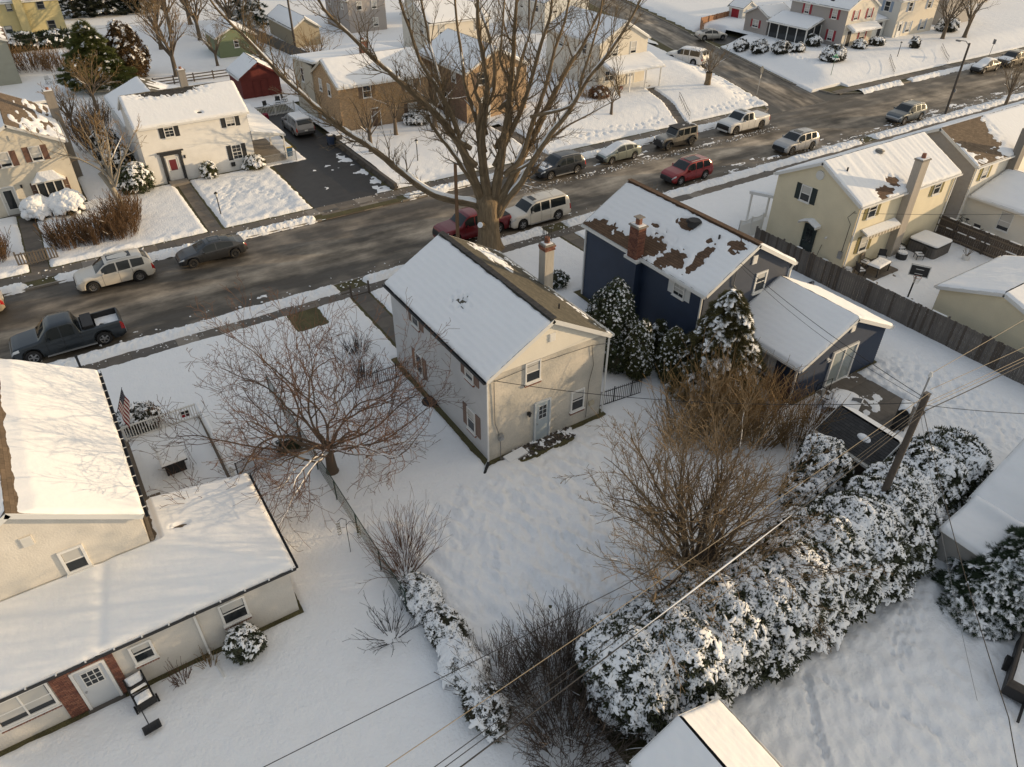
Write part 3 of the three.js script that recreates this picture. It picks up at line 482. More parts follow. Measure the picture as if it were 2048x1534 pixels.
// ------------------------------------------------------------------ the white two-storey house in the middle
{
  M.stuccoSide = mottled([0.54, 0.54, 0.54], 0.1, 3.4, 0.9, { s: 61, fine: 0.05, bump: 0.012, bf: 40 });
  M.stuccoRear = mottled([0.52, 0.49, 0.43], 0.34, 4.6, 0.92, { s: 62, fine: 0.14, warm: 0.12, bump: 0.014, bf: 40 });
  M.sidingCream = mottled([0.73, 0.69, 0.60], 0.07, 3.1, 0.65, { s: 82, fine: 0.05 });
  const h = new House('white_house', 'two-storey pale stucco house with snowy gable roof standing alone in the middle of the picture', 16.55, -27.2);
  h.wall('x-', 13.2, -32.2, -22.2, 0, 5.06, M.stuccoSide); h.wall('x+', 19.9, -32.2, -22.2, 0, 5.06, M.stuccoSide); h.wall('z-', -32.2, 13.2, 19.9, 0, 5.06, M.stuccoSide, { gable: { at: 16.55, y: 6.93 } });
  h.wall('z+', -22.2, 13.2, 19.9, 0, 5.0, M.stuccoRear); h.wall('z+', -22.17, 13.18, 19.92, 5.0, 5.02, M.sidingCream, { gable: { at: 16.55, y: 6.92 }, course: 0.19, name: 'gable_siding' });
  const ny = 6.98, ey = 4.98;
  h.slope([13.02, ey, -32.42], [13.02, ey, -21.98], [16.55, ny, -21.98], [16.55, ny, -32.42], M.shGreen, { gutterMat: M.dark, edge: M.trim, snow: (s, t, L, S) => { const d = lo(s, t, 5.3, 1.95, 1.0, 0.7), rw = Math.floor(t / 0.14); return 0.085 + 0.035 * fbm(s * 0.6, t * 0.6, 1, 4) + 0.01 * Math.sin(t * 44.9) - (d < 1.3 ? 0.14 * ss(1.3, 0.1, d) * ss(0.02, 0.24, nz(s * 3.4, rw * 1.7, 3) + 0.25 * nz(s * 9, t * 9, 4)) : 0) - 0.3 * ss(S - 0.22, S - 0.02, t + 0.16 * fbm(s * 1.6, 1, 5, 4)); }, ridgeFlat: true });
  h.slope([20.08, ey, -21.98], [20.08, ey, -32.42], [16.55, ny, -32.42], [16.55, ny, -21.98], M.shGreen, { snow: (s, t, L, S) => { // most of this slope has melted; a band is left along the eave
    const band = 0.62 - t + 0.25 * fbm(s * 1.1, t * 2, 7, 3), a = 1.15 - lo(s, t, 8.6, 1.75, 2.1, 0.85), n = fbm(s * 1.2, t * 5.5, 9, 4) + 0.35 * nz(s * 3, t * 13, 3);
    return Math.max(-0.03, Math.min(0.06, 0.14 * (Math.max(band * 0.9, a * 1.3) + n * 1.5 - 0.32))) - 0.03 * ss(0, 0.03, 0.02) + (t > 2.9 ? -0.2 : 0) - (s > 3.8 && s < 5.2 && t > 0.5 ? 0.2 : 0); } });
  const rc = new MB(); rc.bar([16.55, 7.02, -32.42], [16.55, 7.02, -21.98], 0.3, 0.05); h.put(rc, 'ridge_cap', M.shDark);
  const ts = { shutter: mat(0.20, 0.135, 0.105, 0.8), sw: 0.42, brickSill: true };
  h.window('x-', 13.2, -23.75, 4.4, 0.62, 0.85, ts); h.window('x-', 13.2, -29.2, 4.42, 0.62, 0.85, ts); h.window('x-', 13.2, -23.72, 1.5, 0.62, 1.15, { ...ts, blind: 0.45 }); h.window('x-', 13.2, -29.2, 1.55, 0.62, 1.15, ts);
  h.window('z+', -22.2, 15.62, 4.4, 0.72, 1.0, { brickSill: true, blind: 0.5 }); h.window('z+', -22.2, 18.38, 1.57, 0.68, 1.1, { brickSill: true, blind: 0.4 });
  h.door('z+', -22.2, 16.24, 1.22, 0.78, 2.35, mat(0.36, 0.42, 0.46, 0.5), { lite: [0, 0.55, 0.46, 0.8, 2, 3], frame: mat(0.5, 0.54, 0.57, 0.5) });
  const lamp = h.anchor('wall_lamp', 'z+', -22.2, 15.42, 1.98); piece('backplate', M.black, lamp, 0, 0, 0.02, 0.12, 0.2, 0.04); const lb = new MB(); lb.cyl([0, -0.1, 0.14], [0, 0.1, 0.14], 0.06, 0.09, 8).cyl([0, 0.1, 0.14], [0, 0.2, 0.14], 0.11, 0.01, 8); place(lb.geo(), M.black, 'lantern', lamp);
  const vent = h.anchor('gable_vent', 'z+', -22.15, 16.62, 5.94); piece('frame', M.white, vent, 0, 0, 0.02, 0.34, 0.42, 0.05); for (let i = 0; i < 6; i++) piece('louver', M.white, vent, 0, -0.15 + i * 0.06, 0.055, 0.26, 0.012, 0.04, 0, 0.6);
  const ch = new THREE.Group(); ch.name = 'chimney'; h.g.add(ch); piece('stack', mottled([0.46, 0.43, 0.38], 0.3, 1.8, 0.92, { s: 63, fine: 0.15, bump: 0.02 }), ch, 20.25 - h.cx, 3.5, -27.8 - h.cz, 0.56, 7.0, 0.56);
  { const bm = [M.brick, M.brick2, M.brick3]; for (let k = 1; k < 4; k++) for (let i = 0; i < 12; i++) { const sd = Math.floor(i / 3), a = (i % 3 - 1) * 0.2 + (k % 2 ? 0.03 : -0.03), e = 0.27 + (k > 2 ? 0.03 : 0); const [dx, dz, ry] = [[a, e, 0], [a, -e, 0], [e, a, Math.PI / 2], [-e, a, Math.PI / 2]][sd]; piece('brick', bm[(i * 5 + k) % 3], ch, 20.25 - h.cx + dx, 6.93 + k * 0.085, -27.8 - h.cz + dz, 0.188, 0.073, 0.1, ry); } }
  h.chimneyCap(ch, 20.25, -27.8, 7.22, 0.5, 0.5);
  { const b = new MB(), X = 20.25 - h.cx, Z = -27.8 - h.cz; for (let i = 0; i < 16; i++) { const a = i / 16 * 6.283; b.cyl([X + 0.24 * Math.cos(a), 7.5, Z + 0.24 * Math.sin(a)], [X + 0.24 * Math.cos(a), 8.25, Z + 0.24 * Math.sin(a)], 0.009, 0.009, 4, false); } for (const y of [7.5, 7.9, 8.25]) { const p = []; for (let i = 0; i <= 16; i++) p.push([X + 0.24 * Math.cos(i / 16 * 6.283), y, Z + 0.24 * Math.sin(i / 16 * 6.283)]); b.tube(p, 0.011, 4); } place(b.geo(), M.dark, 'spark_guard', ch); }
  h.pipe([[13.12, 4.9, -22.1], [13.12, 0.15, -22.1], [12.7, 0.06, -21.8]], 0.035, 'downspout', M.trim); h.pipe([[20.0, 4.9, -22.1], [20.0, 0.15, -22.1]], 0.035, 'downspout', M.trim);
  { const b = new MB(); b.tube([[13.5, 4.6, -22.13], [13.52, 3.2, -22.15], [13.55, 2.2, -22.15], [13.78, 1.4, -22.14]], 0.022, 5).tube([[13.82, 1.1, -22.14], [13.84, 0.5, -22.14], [13.8, 0.05, -22.1]], 0.02, 5); h.put(b, 'conduit', M.grey); const b2 = new MB(); b2.box(13.82, 1.3, -22.1, 0.24, 0.34, 0.16).cyl([13.82, 1.32, -22.02], [13.82, 1.32, -21.92], 0.09, 0.09, 10); h.put(b2, 'meter_box', M.metal); const b3 = new MB(); b3.tube([[19.0, 4.62, -22.14], [19.2, 3.4, -22.14], [19.0, 2.4, -22.14], [18.98, 0.9, -22.14], [18.97, 0.2, -22.14]], 0.014, 4).tube([[13.5, 4.65, -22.15], [16, 4.75, -22.16], [19.0, 4.62, -22.15], [19.9, 4.4, -22.15]], 0.012, 4); h.put(b3, 'cable', M.dark); const b4 = new MB(); b4.box(19.25, 1.05, -22.1, 0.3, 0.2, 0.12); h.put(b4, 'utility_box', mat(0.45, 0.4, 0.3)); const b5 = new MB(); b5.cyl([18.23, 5.85, -23.86], [18.23, 6.3, -23.86], 0.045, 0.045, 8); h.put(b5, 'vent_pipe', M.dark); }
}
// ------------------------------------------------------------------ navy blue house with rear extension
{
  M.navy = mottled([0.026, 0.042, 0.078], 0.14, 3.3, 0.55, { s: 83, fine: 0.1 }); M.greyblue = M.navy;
  const h = new House('blue_house', 'navy blue sided house with brick chimney, patchy snow on brown shingles and low rear extension', 30, -25);
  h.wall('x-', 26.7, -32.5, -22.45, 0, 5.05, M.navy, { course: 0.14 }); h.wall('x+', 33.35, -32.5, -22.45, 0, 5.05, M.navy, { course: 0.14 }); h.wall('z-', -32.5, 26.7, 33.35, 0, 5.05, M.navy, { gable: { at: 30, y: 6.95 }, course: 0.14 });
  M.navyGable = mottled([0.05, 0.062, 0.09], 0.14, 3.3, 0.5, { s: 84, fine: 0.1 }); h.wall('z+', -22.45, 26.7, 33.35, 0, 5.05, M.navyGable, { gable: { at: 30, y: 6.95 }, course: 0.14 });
  const patches = [[1.45, 0.5, 0.75, 0.42], [3.35, 0.35, 1.15, 0.5], [5.1, 0.85, 1.0, 0.75], [7.0, 0.8, 0.85, 0.72], [8.45, 1.75, 0.35, 1.0], [9.55, 3.3, 0.45, 0.35], [8, 2.9, 0.25, 0.2], [5.9, 3.25, 0.62, 0.42], [2.2, 0.15, 2.2, 0.28], [4.4, 2.2, 0.25, 0.16]];
  h.slope([26.5, 4.97, -32.75], [26.5, 4.97, -22.2], [30, 7.0, -22.2], [30, 7.0, -32.75], M.shBrown, { snow: (s, t, L, S) => { let m = 9; for (const p of patches) m = Math.min(m, lo(s, t, ...p)); const rw = Math.floor(t / 0.14) * 0.14, n = 0.8 * fbm(s * 1.5, t * 1.5, 2, 5) + 0.42 * nz(s * 3.1, rw * 5.1, 1) + 0.25 * nz(s * 9, t * 9, 6) - 0.35 * ss(0.28, 0.55, nz(s * 1.7 + 4, rw * 3.1, 9) + 0.3 * nz(s * 6, t * 6, 2)); return Math.min(0.075 + 0.02 * fbm(s, t, 1, 2) + 0.006 * Math.sin(t * 44), 0.26 * (m * 0.8 + n - 0.78)) - 0.3 * ss(S - 0.2, S, t + 0.18 * fbm(s * 1.5, 3, 5, 3)); }, ridgeFlat: true });
  h.slope([33.55, 4.97, -22.2], [33.55, 4.97, -32.75], [30, 7.0, -32.75], [30, 7.0, -22.2], M.shBrown, { snow: (s, t, L, S) => 0.16 * (0.8 - t / S + 0.6 * fbm(s, t * 2, 12, 3)) - 0.02 });
  const rc = new MB(); rc.bar([30, 7.05, -32.75], [30, 7.05, -22.2], 0.32, 0.05); h.put(rc, 'ridge_cap', M.shBrown);
  const w = { shutter: M.trim, panel: true, sw: 0.4, grid: [2, 4] }; h.window('x-', 26.7, -24.25, 4.38, 0.72, 0.88, w);
  h.window('z+', -22.45, 30.98, 4.38, 0.7, 1.05, { f: 0.12 }); const av = h.anchor('gable_vent', 'z+', -22.43, 30.1, 5.98); piece('frame', M.white, av, 0, 0, 0.03, 0.36, 0.5, 0.05); for (let i = 0; i < 7; i++) piece('louver', M.white, av, 0, -0.18 + i * 0.06, 0.065, 0.28, 0.012, 0.04, 0, 0.6);
  // chimney chase sided in blue, bricks above the eave
  { const c = new MB(); c.box(26.42, 2.35, -27.75, 0.56, 4.7, 1.0); h.put(c, 'chimney_chase', M.navy); const cp = new MB(); cp.box(26.42, 4.78, -27.75, 0.66, 0.16, 1.1); h.put(cp, 'chase_cap', M.trim); const g = h.brickStack(26.45, -27.75, 4.86, 6.75, 0.56, 0.72, { ch: 0.095, bl: 0.25 }); h.chimneyCap(g, 26.45, -27.75, 6.75, 0.6, 0.76, false); const X = 26.45 - h.cx, Z = -27.75 - h.cz; for (let k = 0; k < 4; k++) for (let i = 0; i < 4; i++) { const [dx, dz, ry] = [[0, 0.13, 0], [0, -0.13, 0], [0.13, 0, 1.5708], [-0.13, 0, 1.5708]][i]; piece('brick', M.brick2, g, X + dx, 6.92 + k * 0.085, Z + dz, 0.2, 0.075, 0.06, ry); } piece('cap', M.concrete, g, X, 7.28, Z, 0.46, 0.05, 0.46); }
  { const b = new MB(); b.cyl([29.35, 6.55, -26.4], [29.35, 6.84, -26.4], 0.34, 0.34, 16).cyl([29.35, 6.84, -26.4], [29.35, 6.93, -26.4], 0.46, 0.34, 16); h.put(b, 'roof_fan', M.dark); const p = new MB(); p.cyl([29.25, 6.4, -24.35], [29.25, 6.85, -24.35], 0.06, 0.06, 8); h.put(p, 'vent_pipe', M.dark); }
  h.pipe([[26.58, 4.9, -22.5], [26.62, 0.1, -22.5]], 0.045, 'downspout', M.trim); h.pipe([[33.5, 4.85, -22.3], [33.42, 4.5, -22.38], [33.42, 3.6, -22.38]], 0.045, 'downspout', M.trim); h.pipe([[26.64, 4.9, -32.5], [26.64, 0.1, -32.5]], 0.05, 'corner_board', M.trim);
  // extension
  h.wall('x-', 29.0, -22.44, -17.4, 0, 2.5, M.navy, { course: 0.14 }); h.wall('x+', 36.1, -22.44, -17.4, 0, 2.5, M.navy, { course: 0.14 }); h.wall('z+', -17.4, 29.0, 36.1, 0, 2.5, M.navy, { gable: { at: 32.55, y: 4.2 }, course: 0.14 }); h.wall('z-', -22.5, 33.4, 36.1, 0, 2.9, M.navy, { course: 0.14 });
  h.slope([28.75, 2.44, -22.4], [28.75, 2.44, -17.15], [32.55, 4.26, -17.15], [32.55, 4.26, -22.4], M.shBrown, { snow: (s, t) => 0.1 + 0.02 * fbm(s * 0.6, t * 0.6, 21, 3) + 0.004 * Math.sin(t * 44 + 2 * fbm(s, t, 2, 2)), ridgeFlat: true, ridgeOver: 0.03 });
  h.slope([36.4, 2.44, -17.15], [36.4, 2.44, -22.4], [32.55, 4.26, -22.4], [32.55, 4.26, -17.15], M.shBrown, { snow: full(0.11, 22), ridgeFlat: true, ridgeOver: 0.03 });
  h.window('x-', 29.0, -19.75, 1.42, 0.85, 1.15, { shutter: M.trim, panel: true, sw: 0.42 });
  const sd = h.anchor('sliding_door', 'z+', -17.38, 32.62, 1.17); { const b = new MB(); b.box(-0.99, 0, 0.05, 0.13, 2.36, 0.1).box(0.99, 0, 0.05, 0.13, 2.36, 0.1).box(0, 1.12, 0.05, 1.86, 0.12, 0.098).box(0, -1.12, 0.05, 1.86, 0.12, 0.098).box(0, 0, 0.045, 0.1, 2.14, 0.08); place(b.geo(), M.white, 'frame', sd); const gl = M.glass.clone(); gl.color.setRGB(0.32, 0.36, 0.36); gl.roughness = 0.12; piece('pane', gl, sd, -0.48, 0, 0.03, 0.87, 2.12, 0.015); piece('pane', gl, sd, 0.48, 0, 0.03, 0.87, 2.12, 0.015); }
  const vv = h.anchor('gable_vent', 'z+', -17.38, 32.7, 3.5); piece('frame', M.white, vv, 0, 0, 0.03, 0.34, 0.48, 0.05); for (let i = 0; i < 7; i++) piece('louver', M.white, vv, 0, -0.18 + i * 0.06, 0.065, 0.26, 0.012, 0.04, 0, 0.6);
  const fl = h.anchor('floodlight', 'z+', -17.38, 31.2, 2.05); { const b = new MB(); b.cyl([-0.07, 0, 0.05], [-0.1, -0.05, 0.18], 0.03, 0.07, 8).cyl([0.07, 0, 0.05], [0.1, -0.05, 0.18], 0.03, 0.07, 8).box(0, 0.02, 0.03, 0.14, 0.1, 0.06); place(b.geo(), M.white, 'lamp_head', fl); }
  h.pipe([[28.86, 2.4, -17.45], [28.93, 0.1, -17.45]], 0.045, 'downspout', M.trim);
  { const b = new MB(); b.tube([[29.0, 4.6, -22.38], [28.7, 4.9, -22.36], [28.7, 6.3, -22.3]], 0.03, 6); h.put(b, 'service_mast', M.grey); }
}
// ------------------------------------------------------------------ pale yellow house
{
  M.yellow = mottled([0.70, 0.63, 0.46], 0.09, 3.7, 0.65, { s: 81, fine: 0.06 }); const dg = mat(0.02, 0.032, 0.032, 0.6), olive = mat(0.19, 0.16, 0.055, 0.7);
  const h = new House('yellow_house', 'pale yellow sided house with tall rear chimney and striped awning over the patio', 49.2, -28.8);
  h.wall('x-', 43.7, -32.15, -25.4, 0, 4.95, M.yellow, { gable: { at: -28.78, y: 6.7 }, course: 0.13 }); h.wall('x+', 54.7, -32.15, -25.4, 0, 4.95, M.yellow, { gable: { at: -28.78, y: 6.7 }, course: 0.13 }); h.wall('z+', -25.4, 43.7, 54.7, 0, 4.95, M.yellow, { course: 0.13 }); h.wall('z-', -32.15, 43.7, 54.7, 0, 4.95, M.yellow, { course: 0.13 });
  h.slope([43.5, 4.88, -25.2], [54.9, 4.88, -25.2], [54.9, 6.75, -28.78], [43.5, 6.75, -28.78], M.shBrown, { snow: (s, t) => { const d = Math.min(lo(s, t, 3.1, 0.55, 1.2, 0.5), lo(s, t, 4.4, 1.05, 0.75, 0.6), lo(s, t, 2.5, 0.18, 0.55, 0.24)); return Math.min(0.085 + 0.03 * nz(s * 3.2, t * 0.35, 8) + 0.01 * fbm(s * 2, t, 2, 2), 0.25 * (d - 0.75 + 0.9 * fbm(s * 4, t * 6, 3, 3))); }, ridgeFlat: true, ridgeOver: 0.03 });
  h.slope([54.9, 4.88, -32.35], [43.5, 4.88, -32.35], [43.5, 6.75, -28.78], [54.9, 6.75, -28.78], M.shBrown, { snow: full(0.1, 31), ridgeFlat: true, ridgeOver: 0.03 });
  h.window('x-', 43.7, -29.6, 4.22, 0.72, 1.0, { shutter: dg, sw: 0.42 }); h.window('z+', -25.4, 45.2, 4.2, 0.75, 0.95, { shutter: olive, sw: 0.4 }); h.window('z+', -25.4, 45.4, 1.75, 0.75, 1.1, { shutter: olive, sw: 0.4 }); h.window('z+', -25.4, 52.6, 4.2, 0.7, 0.9, { shutter: olive, sw: 0.38 });
  h.door('x-', 43.7, -28.5, 1.15, 0.85, 2.2, dg, { lite: [0, 0.35, 0.55, 1.0, 2, 4], frame: dg });
  { const b = new MB(); for (const s of [-1, 1]) b.quad([43.75, 2.72, -28.5], [43.05, 2.72, -28.5], [43.05, 2.42, -28.5 + s * 0.75], [43.75, 2.42, -28.5 + s * 0.75]); b.box(43.4, 2.38, -27.78, 0.7, 0.08, 0.06).box(43.4, 2.38, -29.22, 0.7, 0.08, 0.06); h.put(b, 'door_hood', M.white); const k = new MB(); for (const s of [-1, 1]) k.box(43.4, 2.63, -28.5 + s * 0.37, 0.68, 0.07, 0.76, 0, s * 0.39); h.put(k, 'hood_snow', M.snow); }
  const rv = h.anchor('round_vent', 'x-', 43.68, -28.86, 5.78); { const b = new MB(); b.cyl([0, 0, 0], [0, 0, 0.06], 0.33, 0.31, 24); for (let i = -4; i <= 4; i++) b.box(0, i * 0.06, 0.065, 2 * Math.sqrt(0.09 - i * i * 0.0036), 0.02, 0.02); place(b.geo(), M.trim, 'louver_disc', rv); }
  { const c = new THREE.Group(); c.name = 'chimney'; h.g.add(c); piece('stack', mottled([0.40, 0.36, 0.31], 0.2, 1.8, 0.92, { s: 64, fine: 0.15, bump: 0.015 }), c, 48.85 - h.cx, 3.5, -25.12 - h.cz, 0.85, 7.0, 0.56); h.chimneyCap(c, 48.85, -25.12, 7.0, 0.85, 0.56); }
  { const b = new MB(); b.cyl([48.95, 6.3, -28.35], [48.95, 6.65, -28.35], 0.3, 0.3, 14).cyl([48.95, 6.65, -28.35], [48.95, 6.74, -28.35], 0.4, 0.2, 14); h.put(b, 'roof_fan', M.grey); const p = new MB(); p.cyl([44.7, 5.95, -27.65], [44.7, 6.5, -27.65], 0.06, 0.06, 8); h.put(p, 'vent_pipe', M.dark); }
  { // striped awning over the ground floor
    const a = new THREE.Group(); a.name = 'awning'; h.g.add(a); const n = 22, W = 3.7, x0 = 44.55; const cl = [mat(0.62, 0.56, 0.46), mat(0.30, 0.25, 0.18)];
    const b = new MB(); b.quad([x0, 2.92, -25.38], [x0, 2.66, -24.75], [x0 + W, 2.66, -24.75], [x0 + W, 2.92, -25.38]); b.quad([x0 + W, 2.89, -25.38], [x0 + W, 2.63, -24.75], [x0, 2.63, -24.75], [x0, 2.89, -25.38]); h.put(b, 'sheet', M.white, a); for (let i = 0; i < n; i++) piece('valance_strip', cl[i % 2], a, x0 + (i + 0.5) * W / n - h.cx, 2.54, -24.74 - h.cz, W / n - 0.005, 0.2, 0.02); const k = new MB(); k.box(x0 + W / 2, 2.84, -25.06, W - 0.1, 0.06, 0.6, 0, 0.39); h.put(k, 'snow', M.snow, a); }
  h.pipe([[43.75, 4.85, -25.3], [43.75, 0.1, -25.3]], 0.045, 'downspout', M.white); h.pipe([[54.6, 4.85, -25.3], [54.6, 0.1, -25.3]], 0.045, 'downspout', M.white);
  // front porch roof toward the street
  h.slope([44.0, 2.62, -34.6], [44.0 + 4.6, 2.62, -34.6], [48.6, 3.05, -32.2], [44.0, 3.05, -32.2], M.shBrown, { snow: full(0.09, 33), gutter: false }); const pp = new MB(); for (const x of [44.15, 46.3, 48.4]) pp.box(x, 1.27, -34.45, 0.12, 2.54, 0.12); h.put(pp, 'porch_post', M.white);
  const mb = new MB(); mb.box(43.62, 1.15, -25.75, 0.16, 0.5, 0.3); h.put(mb, 'meter_box', M.metal); const cb = new MB(); cb.tube([[43.6, 4.4, -25.6], [43.45, 3.9, -25.9], [43.5, 3.5, -25.6], [43.62, 1.4, -25.7]], 0.02, 4); h.put(cb, 'cable', M.dark);
  const lt = new MB(); lt.cyl([43.66, 1.95, -27.1], [43.5, 1.9, -27.1], 0.05, 0.09, 8); h.put(lt, 'floodlight', M.white);
}
// ------------------------------------------------------------------ grey shingled house beyond, and the houses that shade the street further along
{
  M.greyShake = mottled([0.36, 0.34, 0.32], 0.12, 1.4, 0.85, { s: 71, fine: 0.1 }); const olive = mat(0.10, 0.105, 0.035, 0.7), oy = mat(0.28, 0.23, 0.07, 0.7);
  const h = new House('grey_house', 'light grey shake sided house with olive shutters and low rear wing behind the dark fence', 62.6, -28.8);
  h.wall('x-', 57.2, -32.15, -25.4, 0, 4.95, M.greyShake, { gable: { at: -28.78, y: 6.7 }, course: 0.3 }); h.wall('x+', 68.2, -32.15, -25.4, 0, 4.95, M.greyShake, { gable: { at: -28.78, y: 6.7 }, course: 0.3 }); h.wall('z+', -25.4, 57.2, 68.2, 0, 4.95, M.sidingCream, { course: 0.2 }); h.wall('z-', -32.15, 57.2, 68.2, 0, 4.95, M.greyShake, { course: 0.3 });
  h.slope([57, 4.88, -25.2], [68.4, 4.88, -25.2], [68.4, 6.75, -28.78], [57, 6.75, -28.78], M.shTan, { res: 0.14, snow: (s, t, L, S) => Math.min(0.08, 0.2 * (1.25 - t / S * 0.9 - 0.9 * ss(3.2, 1.2, Math.abs(s - 2.4)) + (s > 5.5 ? 0.9 : 0) + 1.1 * fbm(s * 1.6, t * 2.6, 6, 4) - 0.35)) });
  h.slope([68.4, 4.88, -32.35], [57, 4.88, -32.35], [57, 6.75, -28.78], [68.4, 6.75, -28.78], M.shTan, { res: 0.2, snow: full(0.09, 35) });
  h.window('x-', 57.2, -30.2, 4.1, 0.75, 1.05, { shutter: olive, sw: 0.42 }); h.window('x-', 57.2, -27.3, 1.5, 0.8, 1.25, { shutter: olive, sw: 0.45 }); h.window('z+', -25.4, 58.8, 4.1, 0.7, 1.0, { shutter: oy, sw: 0.38 });
  { const c = new THREE.Group(); c.name = 'chimney'; h.g.add(c); piece('stack', M.concrete, c, 62.3 - h.cx, 3.4, -25.1 - h.cz, 0.8, 6.8, 0.56); }
  h.wall('x-', 57.9, -25.38, -20, 0, 2.55, M.sidingCream, { course: 0.2 }); h.wall('z+', -20, 57.9, 66, 0, 2.55, M.sidingCream, { course: 0.2 }); h.slope([57.7, 2.55, -25.3], [57.7, 2.55, -19.8], [62, 3.7, -19.8], [62, 3.7, -25.3], M.shTan, { res: 0.16, snow: full(0.1, 36), slopeDir: [-1, 0, 0], ridgeFlat: true }); h.slope([66.3, 2.55, -19.8], [66.3, 2.55, -25.3], [62, 3.7, -25.3], [62, 3.7, -19.8], M.shTan, { res: 0.25, snow: full(0.1, 37), ridgeFlat: true });
  h.window('x-', 57.9, -22.3, 1.5, 0.8, 1.3, { f: 0.05 });
  h.pipe([[57.2, 4.85, -25.3], [57.2, 0.1, -25.3]], 0.045, 'downspout', M.white);
  const blk = (x0, x1, m, ml, lab) => { const k = new House('neighbour_house', lab, (x0 + x1) / 2, -28.8); k.wall('x-', x0, -32.15, -25.4, 0, 4.95, m, { gable: { at: -28.78, y: 6.7 }, course: 0.2 }); k.wall('x+', x1, -32.15, -25.4, 0, 4.95, m, { gable: { at: -28.78, y: 6.7 }, course: 0.2 }); k.wall('z+', -25.4, x0, x1, 0, 4.95, m, { course: 0.2 }); k.wall('z-', -32.15, x0, x1, 0, 4.95, m, { course: 0.2 }); k.slope([x0 - 0.2, 4.88, -25.2], [x1 + 0.2, 4.88, -25.2], [x1 + 0.2, 6.75, -28.78], [x0 - 0.2, 6.75, -28.78], M.shDark, { res: 0.3, snow: full(0.1, 38) }); k.slope([x1 + 0.2, 4.88, -32.35], [x0 - 0.2, 4.88, -32.35], [x0 - 0.2, 6.75, -28.78], [x1 + 0.2, 6.75, -28.78], M.shDark, { res: 0.3, snow: full(0.1, 39) }); k.window('x-', x0, -29.5, 4.2, 0.7, 1, {}); };
  blk(71.5, 82.5, M.sidingCream, 0, 'cream sided house at the edge of the picture past the grey house'); 
}
